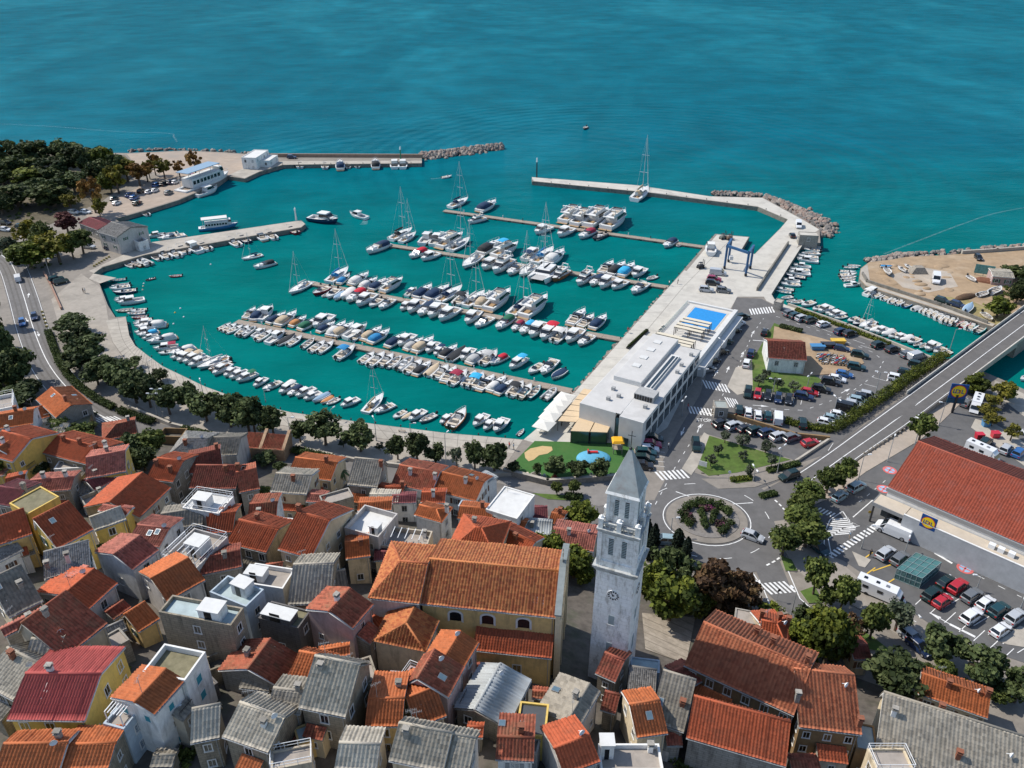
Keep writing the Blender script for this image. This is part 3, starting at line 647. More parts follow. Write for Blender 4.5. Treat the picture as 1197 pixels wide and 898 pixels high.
def house(label,v,A,B,R,h,roof='red',wall='cream',slope=23,other= None ,hipA= False ,hipB= False ,ch=(),sk=(),cat='house',name='house',shut= None ,smat= None ,trim= None ,wn= True ,floors= None ,dish=0,ac=0,aer=0,base= None ,group='houses of the old town',wstep=2.7,ze= None ,wins= None ,oh=.28):
 A_,B_,R_p=vw(v,*A),vw(v,*B),vw(v,*R)
 zE=ze if ze is not None else 8+h
 if ze is None :
  for _ in range(12):
   p=at((A_[0]+B_[0])/2,(A_[1]+B_[1])/2,zE);zE+=.7*(ground(p.x,p.y+2)+h-zE)
 a,b=at(*A_,zE),at(*B_,zE);L=(b-a).length;ex=(b-a).normalized();ey=Vector((-ex.y,ex.x,0))
 tg=math.tan(R_(slope));C=Vector((0,0,HC));d=ray(*R_p)
 t=(zE+tg*(C-a).dot(ey)-HC)/(d.z-tg*d.dot(ey));P=C+d*t;w=(P-a).dot(ey)
 if not 1.0<w<14:print('ROOF?',label,'w=%.1f L=%.1f'%(w,L));w=min(max(w,1.5),10)
 if L<2 or L>60:print('LEN?',label,L)
 rise=w*tg;ow=w*1.12 if other is None else other;D=w+ow
 c=(a+b)/2+ey*(D/2);gz=ground(c.x,c.y);rz=math.atan2(ex.y,ex.x)
 root=thing(name,label,cat,(c.x,c.y,gz),rz,group)
 HOUSES.append((label,root,L,D))
 hz=zE-gz;r=ROOF[roof];X0,X1,Y0,Y1=-L/2,L/2,-D/2,D/2;yr=Y0+w
 ha=min(w,L*.45) if hipA else 0;hb=min(w,L*.45) if hipB else 0
 sl=math.hypot(w,rise);V1=(0,w/sl,rise/sl)
 rf=Roof()
 fA= lambda u,s,wd:min(s,s*u/ha if ha else s,s*(L-u)/hb if hb else s)
 rf.slope((X0,Y0,hz),(1,0,0),V1,L, lambda u:fA(u,sl,w),r['pitch'],r['row'],r['pitch']*(.22 if roof in ('grey','slate','pale') else .32))
 if ow>.3:
  s2=math.hypot(ow,rise);V2=(0,-ow/s2,rise/s2)
  rf.slope((X1,Y1,hz),(-1,0,0),V2,L, lambda u:min(s2,s2*(L-u)/ha if ha else s2,s2*u/hb if hb else s2),r['pitch'],r['row'])
 if ha:
  s3=math.hypot(ha,rise);rf.slope((X0,Y1,hz),(0,-1,0),(ha/s3,0,rise/s3),D, lambda u:s3*min(u/max(ow,.01),(D-u)/w,1),r['pitch'],r['row'])
  rf.ridge((X0,Y0,hz+.06),(X0+ha,yr,hz+rise+.06),.14);rf.ridge((X0,Y1,hz+.06),(X0+ha,yr,hz+rise+.06),.14)
 if hb:
  s3=math.hypot(hb,rise);rf.slope((X1,Y0,hz),(0,1,0),(-hb/s3,0,rise/s3),D, lambda u:s3*min(u/w,(D-u)/max(ow,.01),1),r['pitch'],r['row'])
  rf.ridge((X1,Y0,hz+.06),(X1-hb,yr,hz+rise+.06),.14);rf.ridge((X1,Y1,hz+.06),(X1-hb,yr,hz+rise+.06),.14)
 rf.ridge((X0+ha,yr,hz+rise+.05),(X1-hb,yr,hz+rise+.05),.19)
 rf.build('roof',r['m'],trim or (M_trim if wall in ('white','blue','cream','yellow','pinkish') else WALL['grey']),root)
 wb=MB();i=oh;zb=-5.0
 x0,x1,y0,y1=X0+i,X1-i,Y0+i,Y1-(i if ow>.3 else 0)
 e0=hz+i*tg-.2;rt=hz+rise-.2;e1=hz+(i*rise/ow if ow>.3 else rise)-.2
 def gable(x,flip,hip):
  pts=[(x,y0,zb),(x,y1,zb),(x,y1,min(e1,rt)),(x,yr,rt if not hip else min(e0,rt)),(x,y0,e0)]
  if ow<=.3:pts=[(x,y0,zb),(x,y1,zb),(x,y1,rt),(x,y0,e0)]
  wb.add(pts,[tuple(range(len(pts))) if not flip else tuple(range(len(pts)-1,-1,-1))])
 gable(x1, False ,hb);gable(x0, True ,ha)
 wb.add([(x0,y0,zb),(x1,y0,zb),(x1,y0,e0),(x0,y0,e0)],[(0,1,2,3)])
 eb=e1 if ow>.3 else rt
 wb.add([(x1,y1,zb),(x0,y1,zb),(x0,y1,eb),(x1,y1,eb)],[(0,1,2,3)])
 wb.build('wall',WALL[wall],root)
 if wn:
  rr=random.Random(label);fl=floors or max(1,int((hz+1)/2.9));ww,wh=rr.choice(((.9,1.2),(.8,1.1),(.95,1.35),(.7,.95)))
  if shut is None and rr.random()<.4:shut,smat='open',rr.choice(('brown','green','grey'))
  sides=[(0,L,y0,'y'),(math.pi/2,D,x1,'x'),(-math.pi/2,D,x0,'x')]
  for ang,ln,off,ax in sides:
   nrm=Vector((math.sin(rz+ang),-math.cos(rz+ang),0));tocam=(Vector((0,0,0))-c);tocam.z=0
   if nrm.dot(tocam.normalized())<-.05: continue
   nw=max(1,int((ln-1.0)/wstep)) if ln>2.2 else 0
   for f in range(fl):
    z=hz-2.2-f*2.85
    if z<-3: continue
    for q in range(nw):
     if rr.random()<(.12 if ang==0 else .4): continue
     s=-ln/2+ln*(q+.5)/nw
     loc=(s,off,z) if ax=='y' else (off,s,z)
     window(root,loc,ang,ww,wh,shut if rr.random()<.8 else None ,smat)
   if ac and ang==0:link('air_conditioner',AC,root,(ln*.2,off,hz-3.2))
 gm=MB();gm.tube((X0,Y0-.06,hz-.1),(X1,Y0-.06,hz-.1),.075,n=6);gm.build('gutter',M_pole,root);gm=MB();gm.tube((X1-oh-.25,Y0+oh-.08,-3),(X1-oh-.25,Y0+oh-.08,hz-.3),.05,n=6);gm.tube((X1-oh-.25,Y0+oh-.08,hz-.3),(X1-oh-.25,Y0-.06,hz-.1),.05,n=6);gm.build('drainpipe',M_pole,root)
 def rp(u,vv):
  x=X0+u*L;y=Y0+vv*D;z=hz+(rise*(vv*D)/w if vv*D<=w else rise*(D-vv*D)/max(ow,.01)); return x,y,z
 if wn and name=='house' and L>3.5:
  r2=random.Random(label+'x')
  if r2.random()<.62:
   dep=r2.uniform(1.5,2.4);la=L*r2.uniform(.35,.7);xa=r2.uniform(x0+.1,x1-la-.1) if x1-x0>la+.3 else x0;zt=hz-r2.uniform(1.9,3.0);rk=ROOF[r2.choice(('red','orange','mossy','grey','slate',roof,roof))];zl=zt-dep*.34
   ar=Roof();sA=math.hypot(dep,zt-zl);ar.slope((xa-.12,y0-dep-.12,zl),(1,0,0),(0,dep/sA,(zt-zl)/sA),la+.24, lambda u:sA,rk['pitch'],rk['row']);ao=ar.build('annex_roof',rk['m'],WALL['grey'],root)
   ab=MB();ab.boxz(xa,xa+la,y0-dep,y0,-5,zl-.1);ab.add([(xa,y0-dep,zl-.1),(xa,y0,zl-.1),(xa,y0,zt-.15)],[(0,1,2)]);ab.add([(xa+la,y0-dep,zl-.1),(xa+la,y0,zt-.15),(xa+la,y0,zl-.1)],[(0,1,2)])
   ab.build('annex',WALL[r2.choice((wall,'pale','beige','stone','cream'))],root)
   if la>2:window(root,(xa+la*.5,y0-dep,zl-1.7),0,.7,.9)
  if r2.random()<.3:aer=1
  if r2.random()<.2:dish=1
  if not ch and r2.random()<.5:ch=((r2.uniform(.15,.85),r2.choice((.35,.5,.65)),r2.choice(('brick','white','grey')),r2.uniform(.7,1.2)),)
  if r2.random()<.25:
   bz=hz-3.4;bx=r2.uniform(x0+1.2,x1-1.2) if x1-x0>2.6 else 0;bm=MB();bm.boxz(bx-1.1,bx+1.1,y0-1.0,y0,bz-.15,bz);bm.build('balcony',M_terr,root);bm=MB();bm.boxz(bx-1.1,bx+1.1,y0-1.0,y0-.95,bz+.85,bz+.92)
   for q in range(9):bm.boxz(bx-1.1+q*.27,bx-1.07+q*.27,y0-1.0,y0-.96,bz,bz+.86)
   bm.build('railing',M_blackm,root)
 for q in ch:
  u,vv=q[0],q[1];chimney(root,rp(u,vv),q[2] if len(q)>2 else 'brick',q[3] if len(q)>3 else 1.2)
 for u,vv in sk:
  x,y,z=rp(u,vv);o=link('skylight',SKYL,root,(x,y,z+.1));o.rotation_euler=(math.atan2(rise,w) if vv*D<=w else -math.atan2(rise,ow),0,0)
 if dish:x,y,z=rp(.8,.5);o=link('satellite_dish',DISH,root,(x,y,z+.7));o.rotation_euler=(0,0,-rz+.6)
 if aer:x,y,z=rp(.25,w/D);link('aerial',AER,root,(x,y,z+.2),.5)
 return root
def terrace(label,v,A,B,C,h,wall='white',floor= None ,par=.9,ze= None ,cat='house',name='terrace_house',boxes=(),group='houses of the old town',rail= False ,shut= None ,smat= None ,wn= True ,parw=.22,wstep=2.8,floors= None ,ac=0,kit=()):
 A_,B_,C_=vw(v,*A),vw(v,*B),vw(v,*C)
 zE=ze if ze is not None else 8+h
 if ze is None :
  for _ in range(12):
   p=at((A_[0]+B_[0])/2,(A_[1]+B_[1])/2,zE);zE+=.7*(ground(p.x,p.y+2)+h-zE)
 a,b,c3=at(*A_,zE),at(*B_,zE),at(*C_,zE);ex=(b-a).normalized();ey=Vector((-ex.y,ex.x,0));L=(b-a).length;D=(c3-b).dot(ey)
 if not 1<D<40:print('TERR?',label,'D=%.1f L=%.1f'%(D,L));D=4
 c=(a+b)/2+ey*D/2;gz=ground(c.x,c.y);rz=math.atan2(ex.y,ex.x)
 root=thing(name,label,cat,(c.x,c.y,gz),rz,group);HOUSES.append((label,root,L,D))
 hz=zE-gz;X,Y=L/2,D/2;p=parw
 wb=MB()
 wb.add([(-X,-Y,-5),(X,-Y,-5),(X,Y,-5),(-X,Y,-5),(-X,-Y,hz-par),(X,-Y,hz-par),(X,Y,hz-par),(-X,Y,hz-par)],[(0,1,5,4),(1,2,6,5),(2,3,7,6),(3,0,4,7)])
 wb.build('wall',WALL[wall],root)
 pb=MB()
 pb.boxz(-X-.03,X+.03,-Y-.03,-Y+p,hz-par,hz);pb.boxz(-X-.03,X+.03,Y-p,Y+.03,hz-par,hz)
 pb.boxz(-X-.03,-X+p,-Y+p,Y-p,hz-par,hz);pb.boxz(X-p,X+.03,-Y+p,Y-p,hz-par,hz)
 pb.build('parapet',WALL[wall] if wall!='white' else M_white,root)
 fb=MB();fb.boxz(-X+p*.5,X-p*.5,-Y+p*.5,Y-p*.5,hz-par-.2,hz-par+.02);fb.build('terrace_floor',floor or M_terr,root)
 for (u,vv,w,d,hh,m) in boxes:
  x=-X+u*L;y=-Y+vv*D;bb=MB();bb.boxz(x-w/2,x+w/2,y-d/2,y+d/2,hz-par,hz-par+hh);bb.boxz(x-w/2-.12,x+w/2+.12,y-d/2-.12,y+d/2+.12,hz-par+hh,hz-par+hh+.12,1)
  bb.boxz(x-w*.2,x+w*.15,y-d/2-.03,y-d/2+.01,hz-par,hz-par+1.9,2)
  bb.build('stair_house',[WALL[m],M_terrw,M_dark],root)
 if rail:
  rb=MB()
  for x0,y0,x1,y1 in ((-X,-Y,X,-Y),(X,-Y,X,Y),(X,Y,-X,Y),(-X,Y,-X,-Y)):
   k=max(1,int(math.hypot(x1-x0,y1-y0)/1.4))
   for i in range(k):rb.tube((x0+(x1-x0)*i/k,y0+(y1-y0)*i/k,hz),(x0+(x1-x0)*i/k,y0+(y1-y0)*i/k,hz+1.0),.035,n=5)
   rb.tube((x0,y0,hz+1.0),(x1,y1,hz+1.0),.045,n=5);rb.tube((x0,y0,hz+.5),(x1,y1,hz+.5),.03,n=5)
  rb.build('railing',M_lampw,root)
 if wn:
  rr=random.Random(label);fl=floors or max(1,int((hz+1)/2.9))
  for ang,ln,off,ax in ((0,L,-Y,'y'),(math.pi/2,D,X,'x'),(-math.pi/2,D,-X,'x')):
   nrm=Vector((math.sin(rz+ang),-math.cos(rz+ang),0));tc=-c.copy();tc.z=0
   if nrm.dot(tc.normalized())<-.05: continue
   nw=max(1,int((ln-.8)/wstep)) if ln>2.2 else 0
   for f in range(fl):
    z=hz-par-2.1-f*2.85
    if z<-3: continue
    for q in range(nw):
     if rr.random()<.25: continue
     s=-ln/2+ln*(q+.5)/nw
     window(root,(s,off,z) if ax=='y' else (off,s,z),ang,.9,1.2,shut,smat)
  if ac:link('air_conditioner',AC,root,(X,Y*.3,hz-3)).rotation_euler=(0,0,math.pi/2)
 for k in kit:
  if k=='dish':o=link('satellite_dish',DISH,root,(X*.6,Y*.6,hz+.5));o.rotation_euler=(0,0,-rz+.5)
  if k=='aerial':link('aerial',AER,root,(-X*.6,Y*.7,hz-par),.3)
  if k=='chimney':chimney(root,(X*.7,Y*.7,hz-par),'white')
  if k=='pergola':
   pg=MB()
   for q in range(6):pg.boxz(-X*.8+q*X*.3,-X*.8+q*X*.3+.1,-Y*.8,Y*.3,hz+1.6,hz+1.72)
   for sx in (-.8,.7):
    pg.boxz(X*sx,X*sx+.1,-Y*.8,-Y*.8+.1,hz-par,hz+1.6);pg.boxz(X*sx,X*sx+.1,Y*.3-.1,Y*.3,hz-par,hz+1.6)
   pg.build('pergola',M_lampw,root)
 return root
V3=(0,440,3.99);V4=(200,480,3.99);V5=(0,660,3.773);V6=(200,660,3.773);V7=(420,520,3.99);V8=(420,660,3.773);T2=(700,660,3.773);T3=(920,660,3.7725);VP=(740,340,3.15);VK=(900,430,4.03);VL=(900,600,4.03);V7m=(560,340,3.74)
# ---------------- old town houses: eave ends A, B (as seen left to right along the lower eave) and a point R of the ridge, in zoomed views
H=house;T=terrace
# left edge, top rows
H('orange-roofed house with two skylights beside the zebra crossing on the coast road',V3,(168,108),(262,195),(300,105),5.5,'orange','grey',sk=((.3,.35),(.5,.8)),ch=((.75,.45),))
H('small orange-roofed annex left of the house by the zebra crossing',V3,(150,210),(232,188),(150,150),3.5,'orange','white',other=1.0)
H('long red-roofed house with three brick chimneys, left of the bushy garden',V3,(185,355),(430,418),(430,322),6,'red','stone',ch=((.25,.4),(.55,.42),(.85,.42),(.95,.55,'white')),slope=20)
H('yellow corner house with wide orange roof at the left edge',V3,(72,385),(180,310),(55,292),7.5,'orange','yellow',ch=((.8,.9),(.3,.5,'white')),sk=((.7,.6),(.3,.75)))
H('red-roofed house just left of the yellow corner house, cut by the frame',V3,(-80,360),(60,400),(-40,240),6.5,'red','yellow')
H('orange roof at the left edge below the terrace with the flat roof',V3,(-60,255),(155,222),(20,175),5.5,'orange','white',ch=((.6,.5),),sk=((.5,.3),))
T('flat-roofed white terrace at the left edge below the pine trees',V3,(-60,165),(60,140),(20,85),5,'white',M_terr,rail= True )
H('low grey-roofed shed in the garden between two orange roofs',V3,(175,260),(300,262),(210,220),3.5,'pale','white',slope=12,other=.5)
H('faded pink-roofed house with bright yellow gable',V3,(400,478),(588,445),(440,372),7,'pink','yellow',slope=22)
H('plum-roofed house with white gable in front of the yellow gable',V3,(440,535),(585,462),(400,490),5.5,'purple','white',other=2.5)
T('low flat pale terrace house under the plum roof',V3,(395,600),(500,560),(480,520),4,'grey',M_terr,kit=('chimney',))
H('dark green-sheeted shed beside the plum-roofed house',V3,(330,560),(420,540),(330,500),3.5,'slab','dgrey',other=.5,slope=15,wn= False )
H('red-roofed house with dark grey gable and two chimneys beside the bushy garden',V3,(682,478),(808,495),(795,388),6.5,'red','grey',ch=((.15,.3),(.75,.2)))
H('smooth grey slate house with diagonal white ridge behind the garden',V3,(770,382),(935,390),(830,285),5.5,'slab','grey',hipA= True ,ch=((.45,.3),))
H('house with banded grey roof beside the hedge, right of the slate house',V3,(938,368),(1105,368),(1000,285),5.5,'slate','pale',slope=25,wn= False )
H('dark rusty-roofed house in front of the slate house, highest of three',V3,(885,455),(1040,425),(940,358),6.5,'dark','white',ch=((.9,.5),))
H('long dark mossy-roofed house in the middle of the dark roofs',V3,(882,522),(1100,525),(980,415),6.5,'dark','grey',other=3,ch=((.7,.45),(.95,.5)))
H('mossy brown-roofed house with grey gable beside the grey checkered roof',V4,(318,385),(415,365),(385,272),6.5,'mossy','grey')
H('big orange-and-red roofed house with dark gable front in the left town',V3,(650,662),(797,520),(585,520),7,'red','beige',ch=(),slope=24)
H('narrow red lean-to roof below the big orange-and-red roofed house',V3,(655,672),(790,575),(655,645),4.5,'red','cream',other=.4,slope=18)
H('yellow house with red roof and a single dark skylight',V3,(268,806),(436,716),(215,636),8,'red','yellow',other=1.2,sk=((.35,.6),))
T('yellow block with mossy flat roof behind the single-skylight roof',V3,(128,642),(275,560),(175,520),10.5,'yellow',M_tmoss,par=.25,wn= False )
H('lower yellow house with grey roof and pink awning',V3,(440,722),(590,668),(400,665),6.5,'pale','yellow',other=1,slope=15,ac=1)
H('rust-red roof against the yellow block at the left edge',V3,(-40,800),(150,735),(10,650),7,'red','ochre',other=.6)
H('plum-dark long roof with white ladder rack at the left edge',V3,(-60,590),(60,610),(40,520),6,'purple','grey',ch=((.95,.5,'grey'),),slope=18)
H('faded long roof behind the white ladder rack',V3,(120,545),(330,530),(200,480),5.5,'pink','grey',ch=((.3,.5,'white'),(.8,.5,'white')),slope=16)
H('white pointed awning-like roof at the left edge under the rust-red roof',V3,(-30,880),(110,810),(10,770),5,'slab','white',slope=15,other=1,trim=M_white)
H('large pale grey roof with white chimney at the left edge',V5,(195,68),(400,12),(140,-40),7.5,'slab','white',ch=((.55,.3,'white',1.8),(.1,.3,'grey')),slope=7,other=1)
H('grey checkered roof with turquoise skylight at the left edge',V5,(40,235),(190,160),(10,40),7,'slate','cream',sk=((.15,.5),),slope=24,other=3)
H('wide salmon roof with long white side wall below the pink awning',V3,(618,905),(742,812),(585,792),8,'pink','white',other=5,wstep=4)
H('red roof with glazed white gable below the salmon roof',V5,(385,205),(520,85),(330,90),6.5,'red','pale',other=6,trim=M_white)
H('pink box dormer roof joined to the red glazed-gable house',V5,(360,95),(440,40),(360,30),7.8,'pink','pale',other=1.5,slope=8,trim=M_white,wn= False )
H('brown-pink roof with two bright skylights in the left town',V3,(590,780),(745,800),(800,712),5.5,'pink','white',sk=((.5,.3),(.7,.35)),slope=16)
H('dark checkered roof above the brown-pink skylight roof',V3,(745,720),(945,692),(850,628),5.5,'slate','grey',slope=20)
H('plain dark red roof right of the dark checkered roof',V3,(960,735),(1085,728),(1020,640),5.5,'red','stone',slope=20)
T('white roof terrace with white stair box and thin railing, left town',V3,(850,612),(1020,640),(1092,560),8,'white',M_terrw,rail= True ,boxes=((.45,.35,2.6,2.2,2.0,'white'),),par=.3)
T('white penthouse with scaffold railings between the red roofs',V3,(755,850),(915,895),(1050,745),7,'pale',M_terr,rail= True ,boxes=((.6,.5,2.8,2.6,2.6,'white'),),kit=('pergola',))
H('stone house with two white-framed windows under a red roof',V4,(256,618),(445,665),(415,532),6.5,'red','stone',wstep=2.2)
H('tall red-roofed house with cream gable and white verge',V4,(498,648),(655,692),(668,492),7.5,'red','cream',trim=M_white,ch=((.05,.48),),slope=26)
H('patchy red roof with white bust-like chimney between two red gables',V4,(355,535),(490,525),(450,430),6,'mossy','white',ch=((.4,.2,'white'),),slope=20)
H('small plain red roof beside the white bust-like chimney',V4,(170,560),(290,535),(270,450),5.5,'red','grey',slope=20)
H('grey checkered roof house with one brick chimney in its middle',V4,(462,380),(632,392),(575,298),6,'grey','cream',ch=((.55,.3),),slope=24)
H('orange-and-red roof with green awning beside the hedge',V4,(545,300),(745,328),(650,228),5,'orange','cream',ch=((.75,.45),))
H('big grey checkered gable house beside the promenade wall',V4,(822,345),(962,360),(905,225),6,'grey','grey',slope=28,other=2.2,ch=((.95,.55),))
H('rust-brown half of the long roof beside the promenade, with two white-capped chimneys',V7,(148,185),(340,222),(300,115),5.5,'mossy','white',ch=((.35,.3,'white'),(.95,.3,'white')),slope=22)
H('orange half of the long roof beside the promenade, with a grey skylight',V7,(345,215),(545,265),(470,148),5.5,'orange','white',sk=((.6,.7),),slope=22)
H('red roof with grey concrete fragment beside the palm tree',V7,(70,225),(200,235),(130,195),5,'red','grey',ch=((.95,.5),),slope=20)
T('brown flat concrete roof with raised rim near the palm tree',V4,(712,440),(850,400),(815,362),6,'grey',M_terr,par=.5)
H('small pink-red roof left of the brown flat concrete roof',V4,(628,425),(712,432),(670,390),5,'pink','pale',slope=18)
H('grey stone-slab roof with plum-red patch behind the long orange roof',V7,(40,265),(180,270),(120,232),5,'pale','grey',slope=12)
H('plum-red sheet roof beside the stone-slab roof',V7,(150,275),(265,272),(190,235),5.2,'purple','white',slope=14,other=1.5)
H('small red roof with white chimneys in front of the orange long roof',V7,(285,270),(400,272),(340,222),5.5,'red','white',ch=((.5,.3,'white'),),slope=22)
H('orange low roof joined behind the white terrace tower',V7,(-10,310),(150,305),(60,268),6.5,'orange','cream',slope=16)
H('orange roof with red hip end right of the furnished terrace',V7,(255,330),(385,365),(290,283),6.5,'orange','white',hipB= True ,slope=22,ch=((.95,.6,'white'),))
T('white tower-like terrace house with high parapet, centre of town',V4,(808,545),(965,590),(1018,470),9,'pale',M_terrw,par=1.1,boxes=((.75,.3,1.6,1.6,1.7,'white'),))
T('terrace with plants, swing seat and green table under a pergola',V4,(968,628),(1185,652),(1197,560),7,'beige',M_terr,kit=('pergola','chimney'),par=.9)
T('white modern block with bare white membrane roof beside the playground road',V7,(590,300),(735,345),(790,225),8,'white',M_terrw,par=.25,boxes=(),rail= False ,kit=('aerial',))
H('pale sheet-metal canopy roof behind the white modern block',V7,(500,185),(560,215),(560,150),6,'corrug','white',slope=8,other=3,wn= False )
H('orange roof below the blue canopy, left of the white modern block',V7,(455,345),(615,362),(530,292),6,'orange','white',slope=22,trim=M_white)
T('pale blue sheet canopy next to the white modern block',V7,(460,285),(530,300),(545,270),6.5,'blue',M_tub,par=.1,wn= False )
H('orange-red roof in front of the grey corrugated roof, right of centre',V7,(665,370),(770,395),(700,345),5.5,'orange','cream',slope=18)
H('grey corrugated roof between the orange roofs near the oak trees',V7,(765,415),(895,425),(800,345),5,'corrug','grey',slope=16,other=1)
H('small orange roof with chimney beside the dark terrace near the playground road',V7,(880,365),(945,380),(905,318),5,'orange','cream',ch=((.6,.5),))
H('dark plum terrace roof right of the white modern block',V7,(795,345),(880,345),(820,292),5,'purple','white',slope=8,other=1)
H('salmon roof directly left of the bell tower top',V7,(885,465),(1092,500),(930,390),5,'pink','cream',slope=18)
H('red hip-roofed house with grey square chimney behind the church',V7,(405,500),(640,540),(545,385),8,'red','cream',hipA= True ,hipB= True ,ch=((.35,.65,'grey',.9),),slope=24)
H('red roof with white verge right of the hip-roofed house behind the church',V7,(610,440),(780,520),(720,410),7,'red','beige',ch=((.55,.3),),trim=M_white,slope=22)
H('orange-red gabled roof in front of the white tower-like terrace',V4,(815,695),(930,680),(870,608),6.5,'orange','cream',slope=24)
H('large grey checkered hillside roof with two pale slopes, left of the church',V4,(545,905),(740,900),(680,715),7,'grey','stone',slope=24,other=5)
H('grey roof strip with concrete rim beside the checkered hillside roof',V4,(740,850),(830,830),(800,745),6.5,'slate','cream',slope=20,other=1.5)
# middle-left rows
H('orange-red striped roof with small brown window below the white penthouse',V5,(735,165),(905,70),(760,10),6.5,'orange','pale',slope=23)
T('white roof terrace with long parapets below the red gables',V4,(330,800),(520,830),(585,740),7.5,'white',M_terr,par=.8,boxes=((.2,.5,3.0,2.0,1.4,'white'),))
T('pale blue-white sunken roof terrace with stair gable, left of centre',V6,(170,120),(330,185),(410,110),8.5,'blue',M_turq,par=1.0,boxes=((.55,.75,2.6,2.0,2.0,'white'),))
T('tall stained grey house with white stair box and pale terrace',V5,(700,208),(1018,268),(1095,195),10.5,'stone',M_turq,par=.6,boxes=((.68,.45,3.0,2.2,1.9,'white'),),wstep=6)
T('dark concrete house with bright flat slab roof beside the rust-brown tower house',V6,(385,235),(560,280),(640,210),7,'dgrey',M_tmoss,par=.35,boxes=((.45,.3,4.6,2.0,1.3,'dgrey'),))
H('tall grey house with rust-orange gable roof, left of the church sacristy',V6,(800,285),(893,178),(735,165),9.5,'mossy','pinkish',slope=22)
H('rust-red gabled cottage in the shaded courtyard',V6,(480,545),(575,405),(425,345),5,'mossy','grey',slope=24,trim=WALL['white'])
H('low orange roof squeezed between the courtyard cottage and the grey roof',V6,(490,560),(640,590),(655,400),4.5,'orange','stone',slope=16,other=2)
H('steep grey roof house with stone walls and one white-framed window',V6,(563,632),(770,675),(800,435),7,'grey','stone',slope=30,other=3,ac=0)
H('grey roof with pale left slope beside the white house with teal shutters',V6,(225,760),(430,832),(400,640),6,'grey','stone',slope=22,other=3,ac=1)
H('pale ribbed lean-to roof at the alley of the teal-shuttered house',V6,(85,790),(215,765),(240,610),5.5,'pale','stone',slope=16,other=.5)
H('small grey roof behind the pale ribbed lean-to roof',V6,(420,640),(570,660),(500,550),5.8,'grey','stone',slope=20)
H('pale ribbed roof with brick verge at the bottom edge',V6,(720,905),(905,915),(840,790),6,'pale','cream',slope=22,other=3)
H('grey checkered roof with chimney flue at the bottom edge',V6,(960,865),(1200,915),(1080,712),7,'grey','cream',slope=22,ch=((.2,.45,'grey'),),other=2)
H('orange-red roof with skylight below the pink house',V6,(855,715),(1020,715),(930,590),5.5,'orange','ochre',slope=20,other=5)
T('small concrete terrace with railing at the foot of the grey roofs',V6,(440,905),(620,870),(560,800),5,'beige',M_terr,rail= True ,par=.3)
# bottom-left
H('cream house with roof terrace cut into its red checkered roof',V5,(280,415),(475,262),(190,190),7.5,'mossy','beige',slope=20,other=2,wstep=3.5)
H('faded roof with round white chimney left of the roof-terrace house',V5,(20,320),(260,200),(60,260),6,'pink','grey',slope=16,ch=((.5,.3,'white',.8),),other=1)
H('grey checkered gable roof at the left edge above the red sheet roof',V5,(100,445),(250,440),(60,330),6.5,'grey','grey',slope=22,other=5)
H('lower grey checkered roof cut by the left edge',V5,(-90,520),(60,600),(40,370),6,'grey','stone',slope=22,other=3)
H('bright red sheet-roofed house with yellow base at the left edge',V5,(30,685),(375,690),(160,480),7,'sheet','yellow',slope=20,other=6)
H('orange-tiled front half of the white house with teal shutters',V5,(680,665),(818,512),(620,580),8.5,'orange','white',slope=20,shut='closed',smat='teal',other=4,floors=3,ac=1)
T('white house with teal shutters and wide mossy roof terrace',V5,(815,510),(905,385),(740,330),9,'white',M_tmoss,par=.9,shut='closed',smat='teal',floors=3,ac=1)
T('concrete terrace with thin pole frame and outside stairs',V5,(455,700),(545,725),(625,610),6.5,'blue',M_terr,par=.5,kit=('pergola',),boxes=())
H('rust-orange roof with square chimney at the bottom left corner',V5,(250,905),(480,898),(420,790),6,'orange','stone',slope=16,ch=(),other=3)
H('orange tiled roof with open yard behind, bottom left corner',V5,(-30,920),(260,915),(90,790),6.5,'orange','yellow',slope=20,ch=((.8,.7,'grey',1.0),),other=2.5)
H('small ochre house with terracotta roof in the courtyard of the grey houses',V5,(610,300),(705,240),(540,225),4.5,'orange','ochre',slope=20,other=1)
T('small round-tank concrete terrace beside the ochre courtyard house',V5,(500,370),(570,330),(540,270),4.5,'grey',M_terr,par=.3)
# around the church
H('pink house with two chimneys and white barred balcony, front part',V8,(392,590),(465,455),(288,448),8,'mossy','pinkish',slope=22,other=1.6,sk=((.4,.3),),trim=M_trim,floors=3)
H('pink house joined behind, with orange roof touching the church aisle',V8,(462,455),(527,345),(412,350),8.5,'orange','pinkish',slope=22)
H('orange-red roof with roof vent below the pink house',V8,(250,720),(385,668),(230,580),5.5,'orange','cream',slope=20,other=5,dish=0)
H('ribbed pale fibre-cement roof house with satellite dishes',V8,(650,725),(758,512),(600,480),5.5,'corrug','stone',slope=16,other=3,dish=1)
T('dark flat roof with yellow side wall beside the alley',V8,(690,745),(820,760),(870,620),5,'yellow',mat('bitumen',(.07,.075,.08),.6,.1,1,world= True ),par=.3)
H('rust-brown roof with one bright skylight at the bottom, by the yellow wall',V8,(600,860),(770,870),(655,760),5.5,'mossy','white',slope=22,sk=((.1,.7),),other=4)
H('grey checkered roof with ridge ladder at the bottom, left of the skylight roof',V8,(130,860),(480,930),(350,735),6.5,'grey','pale',slope=22,other=2)
H('long grey tiled roof with rusty ridge below the bell tower',V8,(960,735),(1062,560),(965,610),6.5,'slate','pale',slope=22,sk=((.6,.85),),ch=((.55,.35,'grey'),),other=4.5)
H('rust-red roof beside the foot of the bell tower',V8,(1040,480),(1130,520),(1078,385),6.5,'dark','stone',slope=22,other=3)
H('faded red roof with air unit at the bottom edge, right of the yellow wall',V8,(900,930),(1062,870),(940,780),6.5,'red','pale',slope=22,other=4,ac=1)
